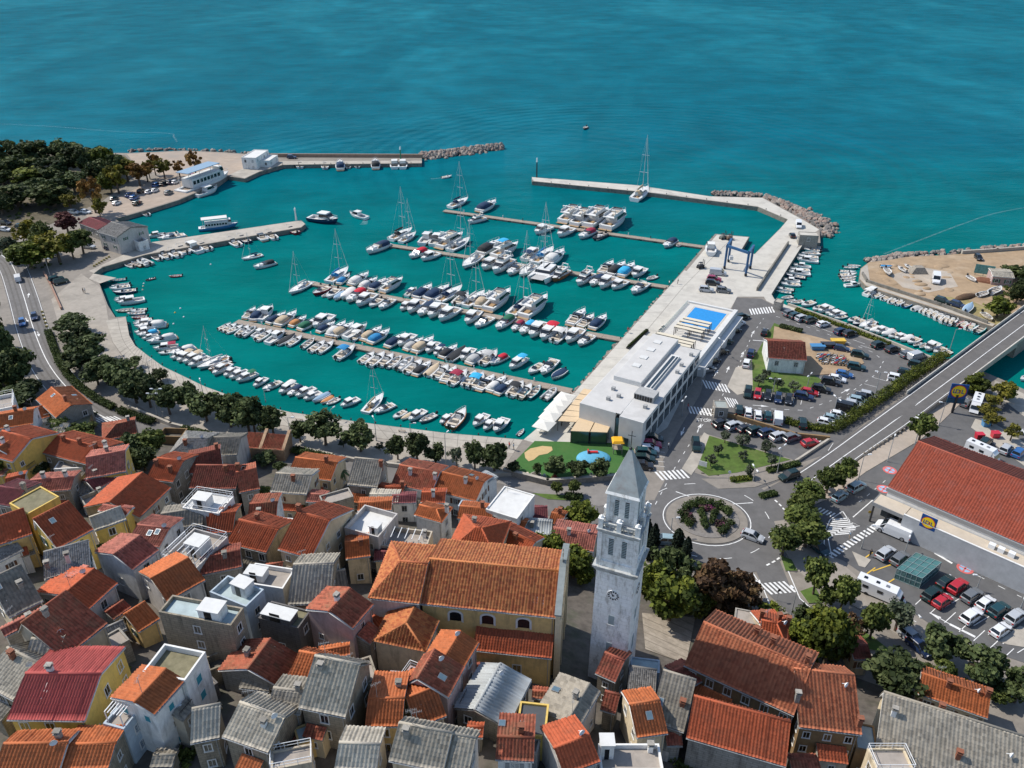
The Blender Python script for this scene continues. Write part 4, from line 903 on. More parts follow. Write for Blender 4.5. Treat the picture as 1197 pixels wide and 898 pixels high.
T('white stepped terrace house at the bottom edge with tall white chimney',T2,(10,905),(285,905),(285,790),6.5,'white',M_terr,par=.7,kit=('chimney',),boxes=((.12,.75,1.6,1.6,2.6,'white'),))
H('bright orange roof with single dark skylight above the white stepped terrace',T2,(165,765),(305,745),(185,610),6.5,'orange','cream',slope=24,sk=((.55,.3),),other=3.5)
H('dark slate roof with two white skylights right of the bell tower foot',T2,(225,690),(375,740),(330,480),6,'slate','grey',slope=22,sk=((.15,.3),(.1,.8)),other=2)  # dark tile colour stands in for the bell tower's shadow falling here
H('dark smooth roof between the bell tower foot and the slate roof',T2,(120,620),(245,640),(180,455),5,'slab','blue',slope=14,sk=((.15,.2),),other=1)  # roof coloured dark to paint in the tower's cast shadow
H('mossy ruined roof edge with pale gable beside the long brown house',T2,(375,555),(455,515),(345,465),6,'dark','white',slope=20,other=2)
H('red-roofed house with bluish stone wall crossed by a large shadow',T2,(385,765),(825,892),(640,640),7,'red','grey',slope=22,other=2,wn= False )
H('long brown house with wide terracotta roof and white-framed windows, left wing',T2,(375,445),(860,668),(640,330),8,'long','brown',slope=22,other=6,ch=((.62,.72),(.45,.8),(.95,.62)),wstep=2.3,cat='building')
H('brown house with wide terracotta roof and white-framed windows, right wing',T2,(880,718),(1160,752),(1000,475),8,'long','brown',slope=22,other=4,ch=((.0,.28,'grey',1.6),(.97,.1)),wstep=2.2,cat='building')
H('small hipped red roof with two chimneys behind the long brown house',T2,(705,335),(830,365),(760,255),6.5,'red','cream',slope=22,ch=((.0,.6),(.95,.6)),hipB= True )
T('grey concrete flat roof among the trees behind the long brown house',T2,(600,245),(700,265),(730,215),6,'grey',M_terr,par=.2,wn= False )
H('long grey tiled house at the lower right edge with pale chimney boxes',T3,(385,850),(1120,1105),(690,645),6.5,'grey','cream',slope=22,other=2.2,ch=((.08,.55,'white'),(.5,.3),(.38,.85)),wstep=4)
H('orange roof behind the long grey tiled house, beneath the trees',T3,(575,570),(885,680),(740,530),5,'orange','cream',slope=22,ch=((.4,.4),(.95,.5)),other=3)
T('grey flat terrace with white railing at the bottom right',T3,(395,905),(560,905),(535,810),7.5,'cream',M_terr,par=.3,rail= True )
T('small turquoise flat roof between the brown house and the grey tiled house',T3,(305,810),(400,830),(400,715),6,'brown',M_turq,par=.2)
H('small red roof under the trees beside the store lane',VL,(395,690),(480,690),(420,620),4,'dark','cream',slope=20)
H('red roof with brick chimney right behind the terracotta long roof, left',VL,(-20,620),(100,610),(20,510),6,'red','cream',slope=22,ch=((.8,.5),))
# ruined stone walls near the hedge
def ruin():
 p=on(*vw(V4,455,200));r=thing('stone_ruin','roofless stone ruin with stepped gables beside the hedge','ruin',p,-.12)
 b=MB();s=1
 b.boxz(-5,5,-2.6,-2.0,-2,3.0);b.boxz(-5,5,2.0,2.6,-2,3.0);b.boxz(-5,-4.4,-2,2,-2,3.4);b.boxz(4.4,5,-2,2,-2,3.2)
 for x in (-1.0,4.4):
  b.add([(x,-2.6,3.0),(x+.7,-2.6,3.0),(x+.7,2.6,5.2),(x,2.6,5.2),(x,2.6,3),(x+.7,2.6,3)],[(0,1,2,3),(0,3,4),(1,5,2),(2,5,4,3)])
 b.build('wall',mat('warm_stone',(.36,.24,.15),.9,.3,1.5,world= True ),r)
 rf=Roof();rf.slope((-4.9,-2.5,3.0),(1,0,0),(0,.95,.31),9.8, lambda u:4.5,.36,.44);rf.build('roof',ROOF['mossy']['m'],WALL['stone'],r)
ruin()
T('small white stair house against the long red-roofed row',V3,(250,432),(385,425),(395,385),4.5,'white',M_terr,par=.4)
H('thin pink-white sheet roof above the lower yellow house',V3,(455,628),(588,650),(520,605),7,'pink','yellow',slope=8,other=1,wn= False )
T('little white terrace between the patchy red roof and the tall red gable',V4,(488,545),(548,550),(562,502),6,'white',M_terrw,par=.4)
H('plum roof edge directly under the furnished terrace',V4,(945,702),(1135,692),(1040,656),5.5,'purple','cream',slope=16)
H('deep red roof left of the white long-parapet terrace',V4,(140,768),(330,730),(220,672),6,'dark','grey',slope=20)
T('roofless stone shell below the stained grey house',V5,(922,468),(1032,425),(1030,360),4,'stone',M_hill,par=1.2,wn= False )
T('low concrete landing at the foot of the outside stairs',V5,(450,800),(565,815),(640,745),2.8,'grey',M_terr,par=.3)
H('small grey lean-to in front of the shaded courtyard cottage',V6,(300,545),(432,560),(370,502),3,'slate','grey',slope=16,other=.5,wn= False )
T('stone-walled roof terrace attached right of the steep grey roof',V6,(792,545),(915,505),(865,405),7,'stone',M_terr,par=.5,kit=('aerial',))
T('tiny ochre balcony house with pale green roof between the grey roofs',V6,(562,795),(640,765),(625,690),3.4,'ochre',M_turq,par=.2)
T('pale glazed canopy beside the pink house balcony',V6,(935,572),(1035,582),(1052,475),4,'pinkish',M_tub,par=.1,wn= False )
T('white barred balcony terrace on the left of the pink house',V6,(985,545),(1060,575),(1085,455),6,'pinkish',M_terr,par=.7,rail= True ,wn= False )
H('dark lean-to awning against the church aisle wall',V8,(515,472),(620,474),(560,440),3,'dark','cream',slope=14,other=.4,wn= False )
T('white walled yard with planks in front of the dark flat roof',V8,(625,800),(785,832),(815,770),3.6,'pale',M_terr,par=.5,wn= False )
T('pale turquoise flat roof against the bell tower foot',T2,(140,462),(268,478),(300,425),4.5,'blue',M_turq,par=.15,wn= False )
T('narrow grey passage house between the teal-shuttered house and the stone shell',V5,(900,560),(960,520),(940,470),3,'dgrey',M_terr,par=.2,wn= False )
H('low rusty roof beside the red glazed-gable house',V5,(500,245),(580,190),(520,175),4.5,'mossy','grey',slope=18,other=1)
H('small grey shed roof at the courtyard behind the cream roof-terrace house',V5,(480,320),(560,285),(500,265),3.8,'slab','grey',slope=10,other=.6,wn= False )
H('narrow brown-tiled roof beside the alley of the grey hillside roof',V4,(440,775),(520,765),(480,715),5,'mossy','stone',slope=18,other=1)
H('rust-brown hipped roof beside the coast road, behind the leafy garden',V3,(478,302),(640,268),(545,222),4.5,'mossy','stone',slope=22,hipA= True )
T('roofless brown yard walls beside the hedge on the coast road',V3,(735,278),(845,282),(850,242),2.6,'brown',M_hill,par=1.5,wn= False )
T('dark flat roof with red-brown wall below the zebra-crossing house',V3,(285,238),(418,218),(385,172),3,'brown',M_tmoss,par=.2,wn= False )
H('short red roof with satellite dish beside the faded long roof',V3,(25,520),(120,500),(60,470),5,'red','cream',slope=18,dish=1)
H('small mossy roof between the plain red roof and the patchy red roof',V4,(285,600),(345,575),(300,520),4.5,'mossy','grey',slope=18,other=1)
H('dark shed roof against the grey hillside roof',V4,(740,905),(830,880),(790,840),4,'dark','stone',slope=14,other=.8,wn= False )
H('narrow orange roof behind the steep grey roof',V6,(650,420),(790,400),(700,372),5,'orange','cream',slope=16,other=1,wn= False )
H('small tiled roof above the dark flat roof by the yellow wall',V8,(760,590),(880,600),(820,560),4,'mossy','cream',slope=14,other=.8,wn= False )
H('low red roof between the pink house and the ribbed roof',V8,(470,760),(545,765),(500,715),3.6,'red','stone',slope=16,other=1,wn= False )
H('rusty little roof below the long grey roof at the tower',V8,(1062,640),(1130,660),(1090,560),4.5,'dark','stone',slope=20,other=1)
H('small red roof beside the bright orange skylight roof',T2,(300,800),(370,800),(330,745),4,'dark','grey',slope=18,other=1,wn= False )
H('orange shed roof at the foot of the brown house right wing',T2,(850,905),(980,905),(910,860),4,'mossy','brown',slope=14,other=1,wn= False )
H('low stone shed roof left of the pale ribbed lean-to',V5,(660,895),(760,895),(710,840),2.6,'slate','stone',slope=14,other=1,wn= False )
H('grey tiled strip below the roof-terrace house',V5,(300,480),(440,450),(350,425),4,'grey','beige',slope=12,other=.8,wn= False )
def yard():
 q=[vw(T2,*p) for p in ((190,215),(425,235),(385,440),(205,375))];mb=MB();vs=[];n=9
 for j in range(n):
  for i in range(n):
   a,b=i/(n-1),j/(n-1);x=(q[0][0]*(1-a)+q[1][0]*a)*(1-b)+(q[3][0]*(1-a)+q[2][0]*a)*b;y=(q[0][1]*(1-a)+q[1][1]*a)*(1-b)+(q[3][1]*(1-a)+q[2][1]*a)*b;p=on(x,y);vs.append((p.x,p.y,p.z+.12))
 mb.add(vs,[((j+1)*n+i,(j+1)*n+i+1,j*n+i+1,j*n+i) for j in range(n-1) for i in range(n-1)]);struct(mb.build('yard_paving',mat('yard_stone',(.36,.31,.25),.9,.2,1,world= True ,course=.5,dirt=(.24,.2,.16),dscale=.3,damt=.7)))  # darker blotches in the stone colour paint the dappled shade of trees
yard()
# ---------------- church
def zat(P,py,pxx=598.5):
 d=ray(pxx,py); return HC+P.y*d.z/d.y
def church():
 nave=H('long church with terracotta nave roof, arched windows and pale front beside the bell tower',V7,(282,742),(918,808),(640,562),11,'church','ochre',slope=21,cat='church',name='church',group= None ,wn= False ,trim=M_trim)
 lab,root,L,D=HOUSES[-1]
 hz= None
 X1,Y0=L/2,-D/2
 A_=vw(V7,282,742);p=at(*A_,20)
 rf=[c for c in root.children if c.name.startswith('roof')][0]
 zs=[v.co.z for v in rf.data.vertices];top=max(zs);w=D/2;hz=top-w*math.tan(R_(21))-.2
 for t in (.26,.50,.765):
  x=-L/2+L*t;b=MB();g=MB();n=9
  arc=[(x+.85*math.cos(math.pi*i/n),hz-1.5+.5*math.sin(math.pi*i/n)) for i in range(n+1)]
  arc2=[(x+1.15*math.cos(math.pi*i/n),hz-1.5+.78*math.sin(math.pi*i/n)) for i in range(n+1)]
  o1=[(x+1.15,hz-3.0)]+arc2+[(x-1.15,hz-3.0)];i1=[(x+.85,hz-2.8)]+arc+[(x-.85,hz-2.8)]
  y=Y0+.28
  for k in range(len(o1)-1):
   a,c,d,e=o1[k],o1[k+1],i1[k+1],i1[k]
   b.add([(a[0],y-.12,a[1]),(c[0],y-.12,c[1]),(d[0],y-.12,d[1]),(e[0],y-.12,e[1]),(a[0],y+.05,a[1]),(c[0],y+.05,c[1]),(d[0],y+.05,d[1]),(e[0],y+.05,e[1])],[(0,3,2,1),(0,1,5,4),(3,7,6,2)])
  g.add([(q[0],y-.03,q[1]) for q in reversed(i1)],[tuple(range(len(i1)))])
  f=b.build('window',M_trim,root);g.build('pane',M_dark,f)
 f=MB();yo=D/2+.5;tg=math.tan(R_(21));x0,x1=X1-.1,X1+.55
 prof=[(-yo,-6),(yo,-6),(yo,hz+.9),(yo*.6,hz+w*.4*tg+1.2),(.9,hz+w*tg+1.0),(0,hz+w*tg+1.6),(-.9,hz+w*tg+1.0),(-yo*.6,hz+w*.4*tg+1.2),(-yo,hz+.9)]
 n=len(prof)
 f.add([(x0,a,b) for a,b in prof]+[(x1,a,b) for a,b in prof],[tuple(range(n-1,-1,-1)),tuple(range(n,2*n))]+[(i,(i+1)%n,n+(i+1)%n,n+i) for i in range(n)])
 for y in (-yo+.5,-yo*.45,yo*.45,yo-.5):f.boxz(x1,x1+.25,y-.45,y+.45,-6,hz+.2)
 f.boxz(x1,x1+.3,-yo,yo,hz-.3,hz+.25);f.boxz(x1+.0,x1+.18,-1.1,1.1,hz-6,hz-2)
 f.build('front_wall',WALL['cream'],root)
 c=MB()
 for (a,b),(a2,b2) in zip(prof[2:-1],prof[3:]):
  c.add([(x0-.12,a,b+.02),(x1+.2,a,b+.02),(x1+.2,a2,b2+.02),(x0-.12,a2,b2+.02),(x0-.12,a,b+.25),(x1+.2,a,b+.25),(x1+.2,a2,b2+.25),(x0-.12,a2,b2+.25)],[(4,7,6,5) if a<a2 else (4,5,6,7),(0,1,5,4),(1,2,6,5),(2,3,7,6),(3,0,4,7)])
 c.build('coping',mat('patinated_lead',(.20,.225,.225),.6,.15,1),root)
 s=MB();s.boxz(x0+.3,x1-.3,-.35,.35,hz+w*tg+1.7,hz+w*tg+2.4);s.tube(((x0+x1)/2,0,hz+w*tg+2.4),((x0+x1)/2,0,hz+w*tg+4.0),.07);s.tube(((x0+x1)/2,-.45,hz+w*tg+3.5),((x0+x1)/2,.45,hz+w*tg+3.5),.06);s.build('cross',M_stone,root)
 r2=H('church choir with hipped terracotta roof continuing the nave to the left',V7,(42,716),(280,742),(210,545),10.6,'church','pale',slope=21,hipA= True ,cat='church wing',name='church_choir',group= None ,wn= False )
 r3=H('church aisle with dark red lean-to roof and one white-framed window',V8,(500,378),(848,416),(600,243),5.6,'red','ochre',slope=19,other=.2,cat='church wing',name='church_aisle',group= None ,wn= False )
 lab,root,L,D=HOUSES[-1]
 window(root,(L*.06,-D/2+.28,1.9),0,1.1,1.5)
 H('church sacristy with steep hipped orange roof over a cream wall',V8,(292,386),(352,250),(238,195),7.5,'church','cream',slope=27,hipA= True ,cat='church wing',name='church_sacristy',group= None ,wstep=4)
 H('low red roof link between the sacristy and the choir',V8,(92,300),(200,230),(110,200),6,'red','white',slope=20,other=.5,cat='church wing',name='church_link',group= None ,wn= False )
church()
# ---------------- bell tower
def bell_tower():
 P=on(714,788);rz=R_(-23)
 Z= lambda py:zat(P,py)-P.z
 scale=FPX/(P.y*C30+(HC-P.z-14)*S30);a=43.5/scale
 t=thing('bell_tower','tall white stone bell tower with clock, belfry and grey pyramid spire','bell tower',P,rz)
 M_tw=mat('whitewashed_stone',(.84,.84,.83),.85,.1,2.2,world= True ,sv=(1,1,.35),course=.7,dirt=(.26,.24,.21),dscale=1.3,damt=.7,bump=.3)
 M_tm=mat('streaked_stone',(.42,.43,.42),.9,.3,1.4,world= True ,dirt=(.10,.10,.09),dscale=.6,damt=.85)
 M_ts=mat('spire_lead',(.34,.37,.375),.65,.15,.8,dirt=(.22,.12,.08),dscale=.5,damt=.35)
 M_lv=mat('louvre_grey',(.30,.36,.37),.7,.1,2)
 z1,z2,z3,z4,z5=Z(657),Z(610),Z(606),Z(567),Z(524)
 b=MB();k=a/2
 b.frus((-k*1.07,k*1.07,-k*1.07,k*1.07),-6,(-k,k,-k,k),z1);b.build('shaft',M_tw,t)
 c=MB()
 for dz,e,h in ((0,.10,.35),(.35,.30,.35),(.7,.5,.3)):c.boxz(-k-e,k+e,-k-e,k+e,z1+dz,z1+dz+h)
 c.build('cornice',M_tm,t)
 z1b=z1+1.0;k2=k*.93
 b=MB();b.boxz(-k2,k2,-k2,k2,z1b,z2)
 for s in (-1,1):
  for q in (-1,1):b.boxz(s*k2-.3,s*k2+.3,q*k2-.3,q*k2+.3,z1b,z2)
 b.boxz(-k2-.2,k2+.2,-k2-.2,k2+.2,z1b,z1b+.9);b.build('belfry',M_tw,t)
 def louvre(z0,z1_,ww,kk,off):
  for ang in range(4):
   for s in (-1,1):
    m=MB();p=MB();x=s*off;m.boxz(x-ww/2,x+ww/2,-kk-.03,-kk+.05,z0,z1_,0)
    for i in range(int((z1_-z0)/.28)):p.boxz(x-ww/2,x+ww/2,-kk-.09,-kk-.035,z0+.05+i*.28,z0+.2+i*.28)
    o=m.build('window',M_dark,t);o.rotation_euler=(0,0,ang*math.pi/2);p.build('louvre',M_lv,o)
    f=MB();f.boxz(x-ww/2-.16,x-ww/2,-kk-.1,-kk+.04,z0-.15,z1_+.15);f.boxz(x+ww/2,x+ww/2+.16,-kk-.1,-kk+.04,z0-.15,z1_+.15);f.boxz(x-ww/2,x+ww/2,-kk-.1,-kk+.04,z1_,z1_+.15);f.build('frame',M_tw,o)
 hB=z2-z1b
 louvre(z1b+hB*.33,z1b+hB*.80,a*.13,k2,a*.17)
 c=MB()
 for dz,e,h in ((0,.15,.3),(.3,.35,.3),(.6,.5,.25)):c.boxz(-k2-e,k2+e,-k2-e,k2+e,z2+dz-.6,z2+dz-.6+h)
 c.build('cornice',M_tm,t)
 z2b=z2+.25;k3=k*.93;br_=MB()
 for s in (-1,1):
  br_.boxz(-k3,k3,s*k3-.12,s*k3+.12,z2b+.75,z2b+.95);br_.boxz(s*k3-.12,s*k3+.12,-k3,k3,z2b+.75,z2b+.95)
  for i in range(9):
   u=-k3+2*k3*i/8
   br_.tube((u,s*k3,z2b),(u,s*k3,z2b+.75),.1,.08,6);br_.tube((s*k3,u,z2b),(s*k3,u,z2b+.75),.1,.08,6)
 br_.build('balustrade',M_tm,t)
 for s in (-1,0,1):
  for q in (-1,0,1):
   if s==0 and q==0: continue
   m=MB();m.boxz(-.3,.3,-.3,.3,0,1.5);m.boxz(-.38,.38,-.38,.38,1.5,1.65);m.dome((0,0,1.65),(.28,.28),.4,8,3)
   m.build('pinnacle',M_tw,t,(s*k3,q*k3,z2b))
 k4=k*.70;zt=z4-.3
 b=MB();b.boxz(-k4,k4,-k4,k4,z2b-.1,zt);b.boxz(-k4-.15,k4+.15,-k4-.15,k4+.15,z2b,z2b+.7)
 for s in (-1,1):
  for q in (-1,1):b.boxz(s*k4-.2,s*k4+.2,q*k4-.2,q*k4+.2,z2b,zt)
 b.build('lantern',M_tw,t)
 louvre(z2b+(zt-z2b)*.35,z2b+(zt-z2b)*.82,a*.11,k4,a*.13)
 s=MB();s.frus((-k4-.45,k4+.45,-k4-.45,k4+.45),zt-.1,(-k4-.3,k4+.3,-k4-.3,k4+.3),zt+.25);s.build('eave',M_tw,t)
 s=MB();e=k4+.28;s.frus((-e,e,-e,e),zt+.25,(-.12,.12,-.12,.12),z5);s.build('spire',M_ts,t)
 s=MB();s.tube((0,0,z5-.2),(0,0,z5+2.6),.05);s.tube((-.5,0,z5+1.9),(.5,0,z5+1.9),.05);s.dome((0,0,z5-.1),(.25,.25),.3);s.build('cross',M_blackm,t)
 for ang in (0,math.pi/2):
  zc=Z(681);r=a*.155;y=-k*1.012
  d=MB();d.add([(r*1.05*math.cos(q*math.pi/16),y-.06,zc+r*1.05*math.sin(q*math.pi/16)) for q in range(32)],[tuple(range(32))])
  d.tube((0,y+.2,zc),(0,y-.055,zc),r*1.05,n=32)
  o=d.build('clock',mat('clock_face',(.78,.78,.77),.7,.03),t);o.rotation_euler=(0,0,ang)
  n=MB()
  for q in range(12):
   A=q*math.pi/6;c0,s0=math.cos(A),math.sin(A);wv=.16*(1.3 if q%3==0 else 1)
   pts=[(r*f*c0-wv*sg*s0,y-.085,zc+r*f*s0+wv*sg*c0) for f,sg in ((.62,-.5),(.98,-.7),(.98,.7),(.62,.5))]
   n.add(pts,[(0,1,2,3)])
  n.build('numerals',M_black,o)
  hd=MB()
  for A,f,wv in ((R_(128),.85,.13),(R_(118+10),.55,.2)):
   c0,s0=math.cos(A),math.sin(A);hd.add([(-r*.15*c0-wv*s0,y-.11,zc-r*.15*s0+wv*c0),(-r*.15*c0+wv*s0,y-.11,zc-r*.15*s0-wv*c0),(r*f*c0,y-.11,zc+r*f*s0)],[(0,1,2)])
  hd.build('hands',M_black,o)
  for py,hh in ((711,11),(744,15)):
   m=MB();zz=Z(py);kk=k*(1+.07*(z1-zz)/z1);m.boxz(-.42,.42,-kk-.01,-kk+.1,zz-hh*.06,zz+hh*.1);ow=m.build('window',M_lv,t);ow.rotation_euler=(0,0,ang)
   f=MB();f.boxz(-.55,.55,-kk-.06,-kk-.02,zz-hh*.06-.15,zz-hh*.06);f.build('sill',M_tw,ow)
bell_tower()
# ---------------- marina building
def marina():
 zr=9.6;v=V7m
 q= lambda z,*p:at(*vw(v,*p),z)
 c0=q(1.8,700,420);t=thing('marina_building','long white flat-roofed marina building with pool deck at its far end','marina building',c0)
 lo= lambda p:p-c0
 M_mw=mat('marina_white',(.60,.60,.58),.7,.06,.6,world= True ,dirt=(.48,.47,.45),dscale=.2,damt=.5)
 M_mr=mat('marina_roof',(.52,.51,.49),.85,.07,.3,world= True ,dirt=(.38,.37,.35),dscale=.12,damt=.6)
 M_glz=mat('dark_glazing',(.03,.045,.055),.08,.15,1,spec=.7)
 P1,P2,P3,P4=q(zr,440,490),q(zr,770,513),q(zr,945,258),q(zr,722,194)
 ux=(P4-P1).normalized();uy=(P2-P1);W=(uy-ux*uy.dot(ux)).length;yx=Vector((ux.y,-ux.x,0));L=(P4-P1).length
 def g(s,w,z=0):p=P1+ux*(s*L)+yx*(w*W); return Vector((p.x-c0.x,p.y-c0.y,z-c0.z))
 def blk(mb,s0,s1,w0,w1,z0,z1,mi=0):mb.prism([tuple(g(s,w).xy) for s,w in ((s0,w0),(s0,w1),(s1,w1),(s1,w0))],z0-c0.z,z1-c0.z,mi)
 b=MB();blk(b,0,1,0,.56,1,zr);blk(b,.04,1,.56,.64,1,zr-.02);blk(b,-.02,.97,.64,1,1,zr);b.build('wall',M_mw,t)
 r=MB();blk(r,0.004,.995,.008,.63,zr-.1,zr+.03);blk(r,-.012,.965,.645,.992,zr-.1,zr+.03);r.build('roof',M_mr,t)
 r=MB();blk(r,.34,.99,.16,.60,zr,zr+1.3);blk(r,.345,.985,.165,.595,zr+1.25,zr+1.34,1);r.build('upper_roof',[M_mw,M_mr],t)
 r=MB();blk(r,.30,.80,.66,.80,zr,zr+.7);blk(r,.33,.78,.69,.74,zr+.68,zr+.75,1);blk(r,.33,.78,.76,.79,zr+.68,zr+.75,1);r.build('roof_light',[M_mw,M_glz],t)
 r=MB();blk(r,.20,.29,.63,.93,zr,zr+1.5)
 for i in range(7):blk(r,.196,.2005,.64+i*.04,.665+i*.04,zr+.2,zr+1.3,1)
 r.build('plant_unit',[mat('plant_grey',(.36,.36,.35),.7,.1,1),M_dark],t)
 for s_,w_ in ((.1,.3),(.16,.4),(.22,.25),(.6,.9),(.7,.88),(.86,.9),(.12,.85)):
  m=MB();blk(m,s_,s_+.02,w_,w_+.05,zr,zr+.9);m.build('air_conditioner',_M['plant_grey'],t)
 for s_ in (.5,.62,.74,.86):
  m=MB();blk(m,s_,s_+.045,.28,.40,zr+1.34,zr+1.55,0);m.build('roof_hatch',M_mw,t)
 for i in range(9):
  s0=.03+i*.105;m=MB();blk(m,s0,s0+.075,.995,1.004,6.2,8.6);m.build('window',M_glz,t)
  m=MB();blk(m,s0,s0+.085,.995,1.003,2.0,5.0);m.build('shop_window',M_glz,t)
 m=MB();blk(m,-.022,-.0185,.70,.80,2.0,4.2);m.build('door',M_glz,t)
 m=MB();blk(m,-.0,.036,.57,.63,2.0,8.4);m.build('stair_glazing',M_glz,t)
 for i in range(6):
  m=MB();blk(m,.06+i*.15,.16+i*.15,-.006,.002,2.2,5.2);m.build('window',M_glz,t)
 zd=5.6
 d=MB();blk(d,.99,1.86,.05,.92,1,zd);d.build('pool_deck',mat('pool_deck_paving',(.56,.54,.50),.8,.07,.6,world= True ),t)
 d=MB();blk(d,.99,1.87,.92,.99,1,zd+.9);blk(d,1.86,1.88,.05,.99,1,zd+.5);blk(d,.97,1.87,.995,1.10,1,4.6);d.build('deck_wall',M_mw,t)
 pm=MB();blk(pm,1.48,1.82,.20,.86,zd+.0,zd+.06);pm.build('pool_rim',M_concw,t)
 pw=MB();blk(pw,1.495,1.805,.235,.835,zd-.3,zd+.075);pw.build('pool_water',mat('pool_water',(.02,.25,.60),.06,.12,1.5,spec=.5),t)
 gl=MB();blk(gl,1.0,1.85,.045,.05,zd,zd+1.0);gl.build('glass_balustrade',mat('balustrade_glass',(.35,.5,.5),.1,.05,1,alpha=.35),t)
 M_sail=mat('cream_canvas',(.62,.56,.44),.85,.06,2)
 k=0
 for (s,w0,w1,z) in ((1.03,.1,.78,zd),(1.075,.1,.78,zd),(1.12,.1,.78,zd),(1.28,.28,.78,zd),(1.33,.28,.78,zd),(1.39,.28,.80,zd),(1.44,.30,.80,zd)):
  k+=1
  o=thing('pergola',['cream slatted pergola row on the pool terrace, %s row from the marina roof'%ordn(k)][0],'pergola',c0,0,'pergolas on the pool terrace')
  m=MB();blk(m,s,s+.032,w0,w1,z+2.75,z+2.85);m.build('canopy',M_sail,o)
  m=MB()
  for w in (w0,(w0+w1)/2,w1-.01):
   for ss in (s,s+.03):blk(m,ss,ss+.004,w,w+.008,z,z+2.75)
  blk(m,s,s+.004,w0,w1,z+2.6,z+2.75);blk(m,s+.03,s+.034,w0,w1,z+2.6,z+2.75);m.build('frame',mat('dark_timber',(.05,.035,.028),.7),o)
 for i in range(7):
  p=g(1.06+i*.05,.02+.0*i,zd)+c0
  o=thing('sun_bed','dark sun bed in the row on the outer pool terrace edge','sun bed',p,math.atan2(ux.y,ux.x)+1.57,'sun beds along the pool terrace')
  m=MB();m.boxz(-.3,.3,-.9,.5,.28,.4);m.frus((-.3,.3,.5,.56),.3,(-.3,.3,.9,.96),.8);m.build('mattress',M_blackm,o)
  m=MB()
  for sx in (-.25,.25):
   for sy in (-.8,.4):m.boxz(sx-.03,sx+.03,sy-.03,sy+.03,0,.28)
  m.build('frame',M_pole,o)
 M_aw=mat('tan_awning',(.58,.44,.28),.85,.06,2)
 k=0
 for pts in (((400,612),(482,616),(512,556),(440,552)),((486,616),(560,619),(580,577),(516,558))):
  k+=1;ps=[q(5.4,*p) for p in pts];cc=sum(ps,Vector())/4;cc.z=1.8
  o=thing('glass_pavilion','glass restaurant pavilion with tan awning roof, %s one facing the lawn'%('left' if k==1 else 'right'),'pavilion',cc)
  m=MB();m.prism([((p-cc).x,(p-cc).y) for p in ps],3.4,3.6);m.build('awning',M_aw,o)
  m=MB();m.prism([((p-cc).x*.93,(p-cc).y*.93) for p in ps],0,3.38);m.build('glazing',mat('pavilion_glass',(.05,.08,.05),.08,.2,1,spec=.7),o)
  for p in ps:MB().tube(((p-cc).x*.96,(p-cc).y*.96,0),((p-cc).x*.96,(p-cc).y*.96,3.4),.09).build('post',M_blackm,o)
 for i in range(6):
  a,b2=q(4.6,345+i*19,570-i*24),q(4.6,428+i*19-4,575-i*22);d2=q(4.6,345+(i+.9)*19,570-(i+.9)*24)
  cc=(a+b2)/2;cc.z=1.8;o=thing('awning','tan awning panel along the restaurant front, %s from the lawn end'%ordn(i+1),'awning',cc,0,'tan awnings of the restaurant')
  e=(d2-a);m=MB();m.prism([tuple((p-cc).xy) for p in (a,b2,b2+e,a+e)],2.75,2.9);m.build('canopy',M_aw,o)
  for p in (a,a+e*.95):MB().tube(tuple((p-cc).xy)+(0,),tuple((p-cc).xy)+(2.8,),.07).build('post',M_blackm,o)
 par=[(285,582),(312,543),(335,512),(358,488),(376,464)]
 for i,p in enumerate(par):
  P=q(4.5,*p);P.z=1.8;o=thing('parasol','large square white parasol on the quay, %s from the lawn'%ordn(i+1),'parasol',P,math.atan2(ux.y,ux.x),'white parasols of the quay restaurant')
  m=MB();m.tube((0,0,0),(0,0,3.2),.06);m.boxz(-.5,.5,-.5,.5,0,.12);m.build('pole',M_pole,o)
  m=MB();h=2.2;m.add([(-h,-h,2.55),(h,-h,2.55),(h,h,2.55),(-h,h,2.55),(0,0,3.3),(-h,-h,2.4),(h,-h,2.4),(h,h,2.4),(-h,h,2.4)],[(0,1,4),(1,2,4),(2,3,4),(3,0,4),(0,5,6,1),(1,6,7,2),(2,7,8,3),(3,8,5,0)]);m.build('canopy',mat('white_canvas',(.66,.64,.58),.85,.05,2),o)
  for sgn in (-1,1):
   m=MB();m.boxz(-.45,.45,-.45,.45,.7,.75);m.tube((0,0,0),(0,0,.7),.05)
   tb=m.build('table',M_white, None ,P+Vector((sgn*1.2,.4,0)));tag(tb,'small white cafe table under a square parasol on the quay','table','cafe tables under the parasols')
 return ux,yx,c0
MUX,MYX,MC0=marina()
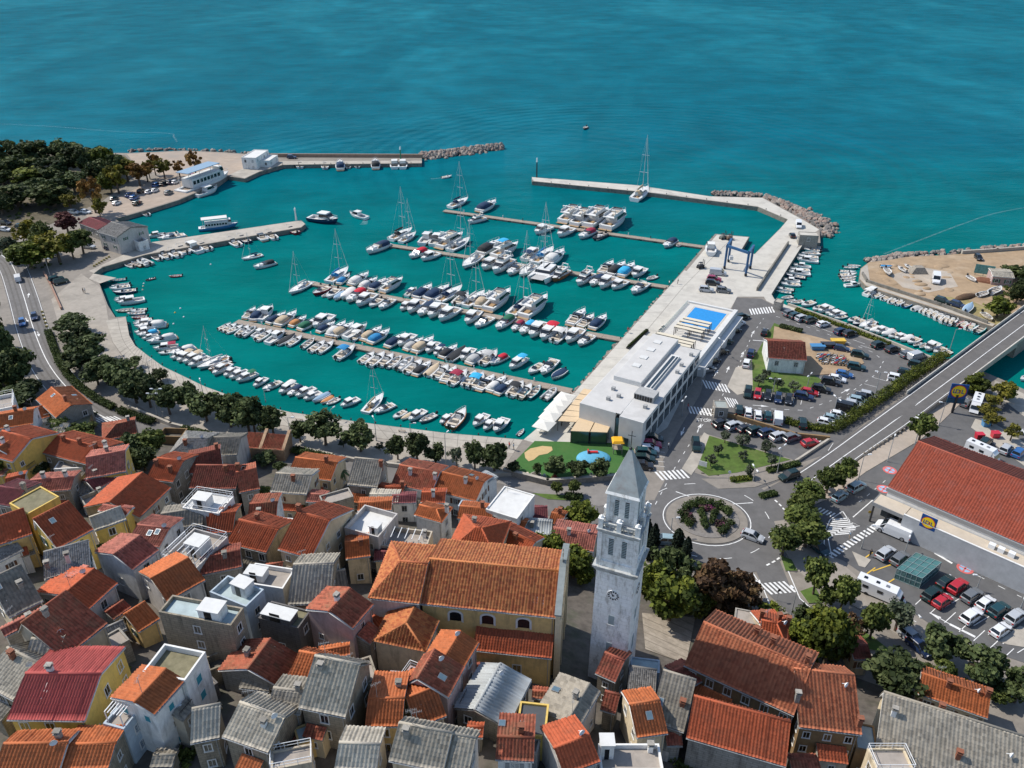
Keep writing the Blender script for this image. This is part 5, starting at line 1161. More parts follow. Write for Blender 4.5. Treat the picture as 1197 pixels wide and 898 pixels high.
# ---------------- supermarket
def text_mesh(body,size,off,m):
 cu=bpy.data.curves.new('letter','FONT');cu.body=body;cu.size=size;cu.align_x='CENTER';cu.offset=off
 tmp=bpy.data.objects.new('letter_curve',cu);COL.objects.link(tmp);dg=bpy.context.evaluated_depsgraph_get();dg.update()
 me=bpy.data.meshes.new_from_object(tmp.evaluated_get(dg));bpy.data.objects.remove(tmp);bpy.data.curves.remove(cu)
 me.materials.clear();me.materials.append(m);me.name='letter'; return me
def logo(parent,loc,rot,s):
 o=link('sign_panel',MB().add([(-s,-.12,-s),(s,-.12,-s),(s,-.12,s),(-s,-.12,s),(-s,.12,-s),(s,.12,-s),(s,.12,s),(-s,.12,s)],[(0,1,2,3),(7,6,5,4),(0,4,5,1),(1,5,6,2),(2,6,7,3),(3,7,4,0)]).mesh('sign_panel',[mat('sign_blue',(.006,.06,.22),.5,.03)]),parent,loc)
 o.rotation_euler=rot
 for r,m,dy in ((.88,mat('sign_red',(.60,.02,.02),.5,.03),.13),(.80,mat('sign_yellow',(.85,.58,.01),.5,.03),.14)):
  for sg in (-1,1):
   d=MB();n=28;pts=[(s*r*math.cos(q*2*math.pi/n),sg*dy,s*r*math.sin(q*2*math.pi/n)) for q in range(n)]
   d.add(pts if sg<0 else pts[::-1],[tuple(range(n))]);d.build('disc',m,o)
 for sg in (-1,1):
  for body,x,col in (('L',-.50,'sign_blue'),('i',-.17,'sign_red'),('D',.12,'sign_blue'),('L',.50,'sign_blue')):
   l_=link('letter',text_mesh(body,s*.78,s*.018,_M[col]),o,(x*s*.95*-sg*-1 if sg<0 else -x*s*.95,sg*.16,-s*.26));l_.rotation_euler=(math.pi/2,0,0 if sg<0 else math.pi)
o=link('stop_marking',text_mesh('STOP',1.5,0,M_paint), None ,at(823,493,1.88),R_(-8));o.scale=(1,1.3,1);struct(o)
def store():
 root=H('supermarket with huge red-tiled roof and grey block wall at the right edge',VK,(553,562),(1300,880),(748,366),7.2,'store','white',slope=20,cat='supermarket',name='supermarket',group= None ,wn= False ,trim=M_white,ze=9.0,other=12.5)
 lab,rt,L,D=HOUSES[-1]
 z0=rt.location.z;hz=9.0-z0
 m=MB();m.boxz(-L/2-.05,L/2,-D/2-.18,-D/2+.1,hz-.9,hz-.1);m.build('gutter_fascia',mat('fascia_grey',(.26,.26,.26),.5,.05),rt)
 M_blk=mat('grey_block',(.40,.41,.42),.85,.12,.8,world= True )
 HW=5.5;fp=at(*vw(VK,632,690),z0+HW);ea,eb=at(*vw(VK,553,562),9.0),at(*vw(VK,1300,880),9.0);ed=(eb-ea).normalized();d0=-(fp-ea).dot(Vector((-ed.y,ed.x,0)));x0w=(fp-ea).dot(ed);cl=(at(*vw(VK,490,622),z0+HW)-ea).dot(ed)
 print('store',d0,x0w,cl)
 xw=-L/2+x0w;xc=-L/2+cl;fy=-D/2-d0
 fl=MB();fl.boxz(xw,L/2,fy,-D/2-.2,HW-.9,HW-.4);fl.build('flat_roof',mat('beige_roof',(.50,.43,.34),.85,.08,.5,world= True ),rt)
 cp=MB();cp.boxz(xc,xw+.1,fy,-D/2-.2,HW-.9,HW-.4);cp.boxz(xc-.1,xw+.1,fy-.12,fy+.02,HW-1.1,HW-.3,1);cp.boxz(xc-.12,xc,fy,-D/2-.2,HW-1.1,HW-.3,1);cp.build('canopy',[_M['beige_roof'],_M['fascia_grey']],rt)
 for x in (xc+.3,(xc+xw)/2,xw-.6):MB().boxz(x-.16,x+.16,fy+.3,fy+.62,-1,HW-.9).build('post',M_blackm,rt)
 w=MB();w.boxz(xw,L/2,fy-.2,fy+.05,-1,HW);w.boxz(xw,L/2,fy-.24,fy+.09,HW,HW+.15,1);w.build('front_wall',[M_blk,M_white],rt)
 MB().boxz(-L/2+.3,L/2-.3,-D/2+.0,-D/2+.3,-1,hz-.6).build('inner_wall',M_white,rt)
 MB().boxz(xc+1,xw-1,-D/2-.05,-D/2+.1,0,3).build('entrance',M_glass,rt)
 MB().boxz(xw+24,xw+26,fy-.26,fy-.19,0,2.6).build('door',M_blackm,rt)
 for x in (15,16.6,18.4):MB().boxz(xw+x,xw+x+1.1,-D/2-d0*.6,-D/2-d0*.6+1,HW-.4,HW+.5).build('air_conditioner',M_lampw,rt)
 logo(rt,(xw+4.6,fy-.1,HW+.6),(0,0,0),1.45)
store()
def pylon():
 P=at(*vw(VK,857,212));o=thing('sign_pylon','tall store pylon with blue square sign beside the bridge road','sign',P,R_(-12))
 z=zat(P,vw(VK,850,78)[1])-1.8
 MB().boxz(-.25,.25,-.25,.25,0,z-3).build('pole',M_blackm,o)
 logo(o,(0,0,z-2.0),(0,0,0),2.0)
 MB().boxz(-2,2,-.13,.13,z-5.4,z-4.05).build('lower_panel',mat('dark_teal_panel',(.01,.06,.10),.5),o)
pylon()
# ---------------- small buildings round the harbour
M_gp=mat('grey_plaster_far',(.30,.29,.27),.85,.12,.6,world= True )
W1=(0,130,3.99)
H('grey harbour building with pale metal roof at the root of the pier',W1,(545,590),(668,560),(600,530),0,'slab','pale',slope=14,ze=9.0,cat='building',name='harbour_building',group= None ,other=5,wstep=4) if False else None
def harbour_house():
 z=8.6;a,b,c=at(*vw(W1,548,585),z),at(*vw(W1,632,545),z),at(*vw(W1,452,558),z)
 r=H('grey gable-roofed harbour building with dark windows at the root of the pier',W1,(452,562),(545,588),(500,512),0,'slab','pale',slope=16,ze=8.6,cat='building',name='harbour_building',group= None ,wstep=5,other=7)
 H('low dark red-roofed annex behind the grey harbour building',W1,(365,522),(455,555),(400,490),0,'purple','grey',slope=12,ze=6.0,cat='building',name='harbour_annex',group= None ,other=4)
 T('white glazed terrace on the harbour building end, by the water',W1,(645,612),(690,600),(650,545),0,'white',ze=5.5,par=.9,cat='building',name='harbour_terrace',group= None )
harbour_house()
H('small white house with red roof in the car park lawn',VP,(497,248),(640,258),(575,188),4.2,'dark','white',slope=24,ze=6.2,cat='house',name='car_park_house',group= None ,wstep=3.2)
T('grey flat-roofed kiosk at the car park entrance',VP,(303,430),(352,432),(362,405),0,'grey',mat('kiosk_roof',(.30,.33,.31),.8),ze=4.9,par=.2,cat='kiosk',name='kiosk',group= None )
VE=(880,260,7.481)
T('small grey utility hut beside the zebra crossing at the channel',VE,(185,690),(250,705),(290,680),0,'grey',M_conc,ze=4.6,par=.15,cat='hut',name='utility_hut',group= None ,wn= False )
T('grey harbour workshop box with white side at the breakwater root',VE,(412,110),(578,118),(585,88),0,'grey',M_concw,ze=5.8,par=.2,cat='building',name='workshop',group= None ,wstep=4)
VR=(990,290,5.783)
H('pale concrete shed with flat roof on the sandy headland',VR,(985,190),(1135,205),(1040,160),0,'pale','pinkish',slope=8,ze=5.0,cat='shed',name='headland_shed',group= None )
def board():
 P=at(*vw(VR,918,190));o=thing('notice_board','leaning greenish billboard with white lines beside the headland shed','billboard',P,R_(-25))
 MB().boxz(-3,3,-.08,.08,.8,4).build('panel',mat('billboard_green',(.10,.26,.24),.6,.5,1.5),o)
 for x in (-2.5,0,2.5):MB().tube((x,.1,0),(x,.1,4),.08).build('post',M_wood,o)
board()
# mole: white clubhouse, lights, walls
Vm=(240,130,3.15)
T('white two-storey harbour office at the root of the mole',Vm,(132,170),(185,172),(210,142),0,'white',M_terrw,ze=7.5,par=.3,cat='building',name='harbour_office',group= None ,wstep=3)
T('low white shed beside the white harbour office on the mole',Vm,(180,180),(235,182),(240,160),0,'white',M_terrw,ze=5.2,par=.2,cat='building',name='mole_shed',group= None ,wstep=3)
def wall_run(name,label,cat,pts,w,h,m,z=1.8,cap= None ):
 ps=[at(a,b,z) for a,b in pts];c=ps[0].copy();mb=MB()
 for a,b in zip(ps,ps[1:]):
  d=(b-a);d.z=0;dn=d.normalized();n=Vector((-dn.y,dn.x,0))*w/2;a2,b2=a-dn*w*.5-c,b+dn*w*.5-c
  mb.prism([tuple((a2+n).xy),tuple((a2-n).xy),tuple((b2-n).xy),tuple((b2+n).xy)],-.2,h)
  if cap:mb.prism([tuple((a2+n*1.3).xy),tuple((a2-n*1.3).xy),tuple((b2-n*1.3).xy),tuple((b2+n*1.3).xy)],h,h+.12,1)
 o=mb.build(name,[m,cap] if cap else m, None ,c);tag(o,label,cat); return o
wall_run('harbour_wall','brownish wave wall along the outer side of the left mole','wall',[(318,183.5),(493,184.2)],1.0,1.7,mat('brown_wall',(.28,.20,.15),.9,.2,.8,world= True ))
wall_run('quay_parapet','dark parapet wall along the steps of the channel quay','wall',[(921,286),(885,340)],.5,1.3,M_wallc)
wall_run('sea_wall','low sandy sea wall between the car park and the boat channel','wall',[(922,357.5),(990,381),(1090,421)],.6,.8,M_conc)
wall_run('channel_wall','dark low wall along the sandy headland above the moored dinghies','wall',[(1008,321),(1013,330),(1050,342),(1100,358),(1153,378)],.5,1.0,M_wallc)
wall_run('playground_wall','grey stone wall along the lower edge of the green playground','wall',[(590,554),(640,567),(722,561)],.6,1.4,M_stone,cap=M_conc)
wall_run('garden_wall','dark brown wall between the sunken car row and the upper car park','wall',[(833,484),(860,490),(930,511),(968,515)],.5,1.2,WALL['brown'])
wall_run('verge_wall','pale low wall at the lawn corner beside the red car','wall',[(930,541),(968,516)],.5,.8,M_conc)
wall_run('promenade_wall','long low grey wall between the hedges and the promenade trees','wall',[(152,478),(200,498),(240,508),(330,522),(420,541),(560,557),(600,556)],.6,1.0,M_conc)
wall_run('roadside_wall','reddish roadside wall near the parked cars at the upper left road','wall',[(52,320),(60,335),(72,362)],.5,.9,mat('reddish_wall',(.30,.18,.13),.9))
wall_run('headland_seawall','grey concrete sea wall at the top edge of the headland','wall',[(1125,296.5),(1165,294),(1230,289)],.8,1.2,M_conc)
# travel lift and cranes
def gantry():
 v3=(600,170,2.9925);P=[at(*vw(v3,*p)) for p in ((738,432),(812,458),(828,432),(752,408))];c=sum(P,Vector())/4
 o=thing('travel_lift','blue steel boat hoist gantry on wheels over the launching dock','boat hoist',c);m_=mat('hoist_blue',(.03,.10,.22),.5,.15,1);L=[p-c for p in P];h=8.5
 for p in L:MB().box((p.x,p.y,h/2+.5),(.65,.65,h-1),0).build('leg',m_,o)
 for i,j in ((0,1),(0,3),(1,2)):
  a,d=L[i],L[j];e=d-a;MB().box(((a.x+d.x)/2,(a.y+d.y)/2,h),(e.length+.6,.7,.8),math.atan2(e.y,e.x)).build('beam',m_,o)
 for p in L:MB().tube((p.x-.3,p.y,.6),(p.x+.3,p.y,.6),.6,n=14).build('wheel',M_black,o)
 b=MB();b.boxz(-.6,.6,-.6,.6,1.2,2.6);q=b.build('engine_box',mat('hoist_white',(.6,.6,.6)),o,(L[3].x+.6,L[3].y-.8,0))
gantry()
M_yel=mat('machine_yellow',(.55,.33,.02),.5)
def forklift(p,lab,m):
 P=at(*p);o=thing('forklift',lab,'forklift',P,.4);MB().boxz(-1.2,1,-.7,.7,.5,1.3).build('body',m,o)
 for x in (-.9,.7):
  for y in (-.75,.75):MB().tube((x,y-.12,.4),(x,y+.12,.4),.4,n=12).build('wheel',M_black,o)
 b=MB();b.boxz(1.0,1.15,-.5,-.35,.2,3.2);b.boxz(1.0,1.15,.35,.5,.2,3.2);b.boxz(1.15,2.3,-.45,-.3,.2,.28);b.boxz(1.15,2.3,.3,.45,.2,.28);b.build('mast',M_blackm,o)
 b=MB();b.boxz(-.7,.5,-.6,.6,2.1,2.2)
 for x in (-.65,.45):
  for y in (-.55,.55):b.tube((x,y,1.3),(x,y,2.1),.05)
 b.build('roof_guard',M_blackm,o)
v3=(600,170,2.9925)
forklift(vw(v3,655,430),'dark forklift left of the blue boat hoist',M_blackm)
forklift(vw(v3,733,328),'grey loader machine at the far corner of the launching pier',mat('machine_grey',(.15,.16,.14),.6));forklift(vw(v3,755,330),'second loader machine beside the grey one on the launching pier',mat('machine_brown',(.2,.13,.09),.6))
# trolley shelter in the store car park
def shelter():
 z=4.3;ps=[at(*vw(VL,*p),z) for p in ((598,262),(718,308),(808,232),(688,186))];c=sum(ps,Vector())/4;c.z=1.8
 o=thing('trolley_shelter','green glass trolley shelter in the store car park','shelter',c)
 L=[p-c for p in ps];m=MB();m.prism([tuple(p.xy) for p in L],2.4,2.5);m.build('roof_glass',mat('shelter_glass',(.07,.17,.165),.15,.2,1,spec=.6),o)
 m=MB()
 for i in range(4):
  a,b=L[i],L[(i+1)%4]
  for k in range(5):
   p=a.lerp(b,k/5);m.tube((p.x,p.y,0),(p.x,p.y,2.52),.05,n=5)
  for z_ in (.1,1.3,2.55):m.tube((a.x,a.y,z_),(b.x,b.y,z_),.05,n=5)
 for k in (1,2,3):
  p,q2=L[0].lerp(L[1],k/4),L[3].lerp(L[2],k/4);m.tube((p.x,p.y,2.56),(q2.x,q2.y,2.56),.05,n=5);p,q2=L[0].lerp(L[3],k/4),L[1].lerp(L[2],k/4);m.tube((p.x,p.y,2.56),(q2.x,q2.y,2.56),.05,n=5)
 m.build('frame',mat('shelter_frame',(.25,.33,.33),.5),o)
 m=MB();m.prism([tuple((p*.98).xy) for p in L],.05,.95);m.build('trolley_rows',mat('trolley_grey',(.05,.09,.09),.5,.5,3),o)
 m=MB()
 for i in (0,1,3):
  a,b=L[i],L[(i+1)%4];m.add([(a.x,a.y,.1),(b.x,b.y,.1),(b.x,b.y,2.4),(a.x,a.y,2.4)],[(0,1,2,3)])
 m.build('side_glass',mat('side_glass',(.15,.30,.29),.1,.1,1,alpha=.45),o)
shelter()
# ================================================================== BOATS
def paint(nm,c,rough=.3,var=.04,coat=.2): return mat(nm,c,rough,var,2,coat=coat)
HULLC={'w':paint('white_gelcoat',(.72,.73,.72)),'n':paint('navy_gelcoat',(.02,.035,.09)),'t':paint('teal_gelcoat',(.05,.33,.36)),'r':paint('maroon_gelcoat',(.22,.02,.03)),'R':paint('red_gelcoat',(.50,.02,.04)),'b':paint('blue_gelcoat',(.06,.22,.42)),'k':paint('black_hull',(.03,.03,.035)),'y':paint('grey_gelcoat',(.30,.31,.32)),'o':mat('varnished_wood',(.28,.115,.045),.45,.2,3,coat=.2),'e':paint('cream_gelcoat',(.60,.52,.38))}
CANV={'w':mat('white_cover',(.62,.61,.58),.85,.06,2),'n':mat('navy_cover',(.012,.035,.085),.8,.15,2),'b':mat('blue_cover',(.02,.20,.42),.8,.12,2),'r':mat('red_cover',(.50,.015,.035),.8,.1,2),'m':mat('maroon_cover',(.28,.02,.05),.8,.1,2),'g':mat('green_cover',(.02,.13,.07),.8,.12,2),'t':mat('tan_cover',(.48,.38,.26),.85,.08,2),'k':mat('black_cover',(.025,.027,.03),.8,.15,2),'y':mat('grey_cover',(.42,.42,.41),.85,.1,2),'p':mat('pale_blue_cover',(.22,.33,.44),.85,.1,2),'o':mat('orange_cover',(.50,.22,.08),.8,.1,2),'c':mat('cyan_cover',(.03,.36,.62),.8,.08,2)}
CNAME={'w':'white','n':'navy','b':'blue','r':'red','m':'maroon','g':'green','t':'tan','k':'black','y':'grey','p':'pale blue','o':'orange','c':'bright blue'}
HNAME={'w':'white','n':'navy','t':'teal','r':'maroon','R':'red','b':'blue','k':'black','y':'grey','o':'wooden','e':'cream'}
M_deck=mat('white_deck',(.66,.66,.64),.55,.05,2);M_teak=mat('teak',(.36,.24,.13),.75,.15,3);M_cock=mat('cockpit_grey',(.54,.52,.49),.7,.15,2);M_boot=mat('antifouling',(.03,.06,.11),.7,.2,2)
M_bwin=mat('boat_window',(.012,.016,.02),.08,.2,1,spec=.7);M_cush=mat('cushion',(.55,.47,.37),.8,.15,3);M_ob=mat('outboard_black',(.02,.02,.022),.35,.1,2);M_alu=mat('aluminium_spar',(.55,.56,.57),.4,.05,2,metal=.4);M_tubeg=mat('inflatable_grey',(.40,.41,.41),.6,.06,2)
def hullf(L,B,H,full=.42,pw=2.0):
 N=13;st=[]
 for i in range(N):
  t=i/(N-1);w=B/2*(.86+.14*min(1,t/.3)) if t<full else B/2*max(.03,1-((t-full)/(1-full))**pw)
  st.append((-L/2+L*t,w,H*(.82+.42*t*t),t))
 return st
def hull(L,B,H,**k):
 st=hullf(L,B,H,**k);m=MB();rings=[]
 for x,w,z,t in st:
  xb=x-.10*L*max(0,t-.55)/.45
  rings.append([(x,w,z),(x-(x-xb)*.4,w*.96,z*.45),(xb,w*.80,.06),(xb,w*.45,-.25),(xb,0,-.35),(xb,-w*.45,-.25),(xb,-w*.80,.06),(x-(x-xb)*.4,-w*.96,z*.45),(x,-w,z)])
 m.loft(rings,closed= False ,caps=( True , False ));n=9
 for i,f in enumerate(m.f):
  if len(f)==4 and max(m.v[j][2] for j in f)<.1:m.m[i]=1
 for x,w,z,t in st: pass
 r=[]
 for x,w,z,t in st:r.append([(x,w*1.02+.02,z-.05),(x,w*1.02+.02,z+.03),(x,w*.93,z+.03)])
 m.loft(r,closed= False ,caps=( False , False ));m.loft([[(a[0],-a[1],a[2]) for a in q] for q in r],closed= False ,caps=( False , False ))
 return m,st
def deck(st,tc,floor=.5,t0=.06,side=.76):
 m=MB()
 ip= lambda t:tuple(np.interp(t,[s[3] for s in st],[s[i] for s in st]) for i in range(3))
 def strip(ts,f0,f1,sg,mi=0,dz=0):
  vs=[]
  for t in ts:x,w,z=ip(t);vs+=[(x,sg*w*f0,z+dz),(x,sg*w*f1,z+dz)]
  m.add(vs,[(2*i,2*i+1,2*i+3,2*i+2) for i in range(len(ts)-1)],mi)
 ts=np.linspace(tc,1,8);vs=[]
 for t in ts:
  x,w,z=ip(t);vs+=[(x,w*.97,z),(x,0,z+.06),(x,-w*.97,z)]
 m.add(vs,[(3*i+j,3*i+j+1,3*i+j+4,3*i+j+3) for i in range(7) for j in range(2)])
 tq=np.linspace(t0,tc,5);ta=[0]+list(tq)
 for sg in (1,-1):
  strip(ta,.98,side,sg);vs=[]
  for t in tq:x,w,z=ip(t);vs+=[(x,sg*w*side,z),(x,sg*w*side*.95,z-floor)]
  m.add(vs,[(2*i,2*i+1,2*i+3,2*i+2) for i in range(len(tq)-1)])
 x,w,z=ip(0);x1,w1,z1=ip(t0);m.add([(x,w*.98,z),(x,-w*.98,z),(x1,-w1*.98,z1),(x1,w1*.98,z1)],[(0,1,2,3)])
 vs=[]
 for t in tq:x,w,z=ip(t);vs+=[(x,w*side*.95,z-floor),(x,-w*side*.95,z-floor)]
 m.add(vs,[(2*i,2*i+1,2*i+3,2*i+2) for i in range(len(tq)-1)],1)
 for t in (t0,tc):x,w,z=ip(t);m.add([(x,w*side,z),(x,-w*side,z),(x,-w*side*.95,z-floor),(x,w*side*.95,z-floor)],[(0,1,2,3)])
 return m,ip
def outboard(x,z):
 m=MB();m.frus((x-.55,x-.05,-.2,.2),z,(x-.5,x-.1,-.15,.15),z+.5);m.boxz(x-.4,x-.25,-.07,.07,-.5,z);m.boxz(x-.1,x+.1,-.12,.12,z-.2,z+.1); return m
def rails(ip,t0,h=.55):
 m=MB()
 for sg in (1,-1):
  pr= None
  for t in np.linspace(t0,.985,6):
   x,w,z=ip(t);p=(x,sg*w*.9,z+h);m.tube((x,sg*w*.9,z),p,.022,n=5,caps= False )
   if pr:m.tube(pr,p,.028,n=5,caps= False )
   pr=p
 return m
def arch_cover(x0,x1,w,z0,z1,mi=0,drop=.35):
 rings=[]
 for x,k in ((x0,.82),(x0+(x1-x0)*.3,1),(x0+(x1-x0)*.75,1),(x1,.7)):
  r=[]
  for i in range(9):
   a=math.pi*i/8;y=w*math.cos(a)*(1 if k>.9 else .95);r.append((x,y,z0+(z1-z0)*k*(math.sin(a)**.55)))
  rings.append(r)
 return MB().loft(rings,closed= False ,caps=( True , True ),mi=mi)
def bimini(x0,x1,w,z0,z1):
 m=MB();r=[]
 for x in (x0,(x0+x1)/2,x1):r.append([(x,w*c,z1-.18*c*c+(.06 if x==(x0+x1)/2 else 0)) for c in (-1,-.5,0,.5,1)]+[(x,w*c,z1-.05-.18*c*c) for c in (1,.5,0,-.5,-1)])
 m.loft(r);f=MB()
 for x in (x0+.1,x1-.1):
  for y in (-w,w):f.tube((x,y*.97,z1-.22),((x0+x1)/2,y,z0),.025,n=5)
 return m,f
PROTO={}
def MS(m,*mats,smooth= False ,n='m'): return m.mesh(n,list(mats),smooth)
def mk():
 w=HULLC['w'];cv=CANV['w']
 h,st=hull(4.4,1.7,.55);dk,ip=deck(st,.86,.32,.04,.86)
 th=MB();th.boxz(-1.3,-.95,-.72,.72,.38,.43);th.boxz(-.1,.25,-.74,.74,.38,.43);th.boxz(.9,1.2,-.6,.6,.42,.47)
 PROTO['d']=(4.4,[('hull',MS(h,w,M_boot), None , None ),('deck',MS(dk,M_deck,M_cock), None , None ),('thwart',MS(th,M_wood), None , None ),('outboard_motor',MS(outboard(-2.2,.5),M_ob), None , None )])
 h,st=hull(5.6,2.2,.72);dk,ip=deck(st,.60,.42)
 cs=MB();cs.frus((.0,.75,-.45,.45),.3,(.1,.6,-.4,.4),1.0);ws=MB();ws.frus((.35,.85,-.62,.62),.78,(.2,.45,-.5,.5),1.25)
 se=MB();se.boxz(-1.1,-.6,-.5,.5,.3,.75);se.boxz(-2.3,-1.8,-.8,.8,.3,.68)
 PROTO['o']=(5.6,[('hull',MS(h,w,M_boot), None , None ),('deck',MS(dk,M_deck,M_cock), None , None ),('console',MS(cs,M_deck), None , None ),('windscreen',MS(ws,M_bwin), None , None ),('seat',MS(se,M_cush), None , None ),('outboard_motor',MS(outboard(-2.8,.65),M_ob), None , None ),('rail',MS(rails(ip,.62,.35),M_alu), None , None )])
 bm,bf=bimini(-1.6,.3,.95,.75,2.0)
 PROTO['ob']=(5.6,PROTO['o'][1]+[('canopy',MS(bm,cv), None , None ),('canopy_frame',MS(bf,M_alu), None , None )])
 tb=MB();path=[(-2.5,.8),(-1,.85),(.8,.8),(1.8,.55),(2.35,.2),(2.45,0)];path=path+[(x,-y) for x,y in reversed(path[:-1])]
 for (xa,ya),(xb,yb_) in zip(path,path[1:]):tb.tube((xa,ya,.42+.05*max(0,xa)),(xb,yb_,.42+.05*max(0,xb)),.25,n=9)
 fl=MB();fl.boxz(-2.2,1.6,-.7,.7,.05,.25);fl.boxz(-2.3,-2.15,-.65,.65,.1,.6);st2=MB();st2.boxz(-1.0,-.5,-.4,.4,.25,.65);st2.boxz(.1,.5,-.35,.35,.25,.95)
 PROTO['r']=(5.0,[('hull',MS(tb,M_tubeg), None , None ),('floor',MS(fl,M_cock), None , None ),('seat',MS(st2,M_deck), None , None ),('outboard_motor',MS(outboard(-2.35,.6),M_ob), None , None )])
 h,st=hull(6.8,2.6,.95);dk,ip=deck(st,.46,.5)
 cb=MB();cb.frus((-.6,1.9,-.92,.92),.8,(-.5,1.1,-.78,.78),1.9);cb.boxz(-.9,1.15,-.86,.86,1.9,2.0);cb.frus((1.7,2.7,-.6,.6),.95,(1.8,2.3,-.5,.5),1.25)
 wn=MB();wn.frus((-.45,1.82,-.905,.905),1.22,(-.4,1.34,-.825,.825),1.78)
 PROTO['c']=(6.8,[('hull',MS(h,w,M_boot), None , None ),('deck',MS(dk,M_deck,M_cock), None , None ),('cabin',MS(cb,M_deck), None , None ),('window',MS(wn,M_bwin), None , None ),('rail',MS(rails(ip,.6,.45),M_alu), None , None )])
 bm,bf=bimini(-2.9,-.7,1.05,.95,2.05)
 PROTO['cb']=(6.8,PROTO['c'][1]+[('canopy',MS(bm,cv), None , None ),('canopy_frame',MS(bf,M_alu), None , None )])
 h,st=hull(8.6,2.9,1.1,full=.38,pw=2.2);dk,ip=deck(st,.46,.5)
 fd=MB();fd.frus((-.4,3.0,-1.1,1.1),1.05,(.2,2.2,-.7,.7),1.5);ws=MB();ws.frus((-.9,1.1,-1.18,1.18),1.1,(-.9,.2,-1.0,1.0),1.78)
 ht=MB();ht.frus((1.5,2.0,-.28,.28),1.42,(1.55,1.95,-.25,.25),1.56);sp=MB();sp.boxz(-4.7,-4.25,-1.2,1.2,.25,.4)
 cvr=arch_cover(-3.7,-.2,1.22,.98,2.1)
 base=[('hull',MS(h,w,M_boot), None , None ),('deck',MS(dk,M_deck,M_cock), None , None ),('foredeck',MS(fd,M_deck), None , None ),('windscreen',MS(ws,M_bwin), None , None ),('hatch',MS(ht,M_bwin), None , None ),('swim_platform',MS(sp,M_teak), None , None ),('rail',MS(rails(ip,.5),M_alu), None , None )]
 se=MB();se.boxz(-3.6,-2.9,-1,1,.5,1.0);se.boxz(-1.8,-1.3,-.9,.9,.5,1.05);ar=MB()
 for y in (-1.15,1.15):ar.tube((-2.5,y,1.0),(-2.2,y*.85,2.0),.07)
 ar.tube((-2.2,-1.0,2.0),(-2.2,1.0,2.0),.08)
 PROTO['k']=(8.8,base+[('cover',MS(cvr,cv,smooth= True ), None , None )])
 PROTO['ko']=(8.8,base+[('seat',MS(se,M_cush), None , None ),('radar_arch',MS(ar,M_deck), None , None )])
 h,st=hull(12.5,4.0,1.7,full=.4,pw=2.3);dk,ip=deck(st,.30,.6)
 cb=MB();cb.frus((-2.6,4.0,-1.55,1.55),1.5,(-2.4,1.6,-1.35,1.35),2.95);cb.boxz(-4.8,1.5,-1.5,1.5,2.95,3.1);cb.frus((3.2,4.8,-1.0,1.0),1.75,(3.4,4.3,-.8,.8),2.1)
 wn=MB();wn.frus((-2.5,3.55,-1.56,1.56),1.95,(-2.42,2.15,-1.41,1.41),2.75)
 fb=MB();fb.frus((-4.6,1.6,-1.4,1.4),3.1,(-4.5,.9,-1.25,1.25),3.15);
 for y in (-1.38,1.38):fb.boxz(-4.5,1.3,y-.06,y+.06,3.1,3.75)
 fb.boxz(1.1,1.3,-1.3,1.3,3.1,3.85);se=MB();se.boxz(-.6,.2,-1.0,1.0,3.15,3.6);se.boxz(-3.6,-2.4,-1.0,-.3,3.15,3.55);ar=MB()
 for y in (-1.3,1.3):ar.tube((-3.2,y,3.5),(-3.7,y*.9,4.7),.1)
 ar.boxz(-3.95,-3.45,-1.2,1.2,4.65,4.8);ar.dome((-3.7,0,4.8),(.28,.28),.25)
 sw=MB();sw.frus((1.0,1.5,-1.2,1.2),3.8,(.8,.95,-1.0,1.0),4.15);sp=MB();sp.boxz(-7.0,-6.2,-1.7,1.7,.3,.45);po=MB();po.frus((-3.2,3.4,-2.02,2.02),.75,(-3.0,3.0,-2.06,2.06),1.1)
 f=[('hull',MS(h,w,M_boot), None , None ),('deck',MS(dk,M_deck,M_teak), None , None ),('cabin',MS(cb,M_deck), None , None ),('window',MS(wn,M_bwin), None , None ),('flybridge',MS(fb,M_deck), None , None ),('seat',MS(se,M_cush), None , None ),('radar_arch',MS(ar,M_deck), None , None ),('windscreen',MS(sw,M_bwin), None , None ),('swim_platform',MS(sp,M_teak), None , None ),('rail',MS(rails(ip,.42,.7),M_alu), None , None )]
 PROTO['f']=(13,f)
 bm,bf=bimini(-3.4,.0,1.3,3.7,5.0);PROTO['fb']=(13,f+[('canopy',MS(bm,cv), None , None ),('canopy_frame',MS(bf,M_alu), None , None )])
 h,st=hull(10.5,3.3,1.05,full=.45,pw=1.9);dk,ip=deck(st,.34,.45,.05,.6)
 cb=MB();cb.frus((-1.9,2.2,-.85,.85),1.0,(-1.7,1.4,-.7,.7),1.45);wn=MB();wn.frus((-1.5,1.55,-.84,.84),1.16,(-1.45,1.3,-.79,.79),1.33)
 ma=MB();ma.tube((.7,0,1.0),(.7,0,14.2),.085,.06,8);ma.tube((.7,-1.0,9.6),(.7,1.0,9.6),.05,n=5);ma.tube((.7,-1.2,5.6),(.7,1.2,5.6),.05,n=5)
 bo=MB();bo.tube((.65,0,2.35),(-3.4,0,2.3),.08);sc=MB();sc.loft([[(x,r*math.cos(a),2.5+r*1.3*math.sin(a)) for a in np.linspace(0,2*math.pi,9)[:-1]] for x,r in ((.6,.2),(-.5,.25),(-2.5,.17),(-3.3,.1))])
 ri=MB();ri.tube((5.0,0,1.4),(.7,0,14.0),.016,n=4);ri.tube((-5.1,0,1.0),(.7,0,14.1),.012,n=4)
 for y in (-1,1):ri.tube((.5,y*1.55,1.1),(.7,y*1.2,5.6),.011,n=4);ri.tube((.7,y*1.2,5.6),(.7,y*1.0,9.6),.011,n=4);ri.tube((.7,y*1.0,9.6),(.7,0,14.0),.011,n=4)
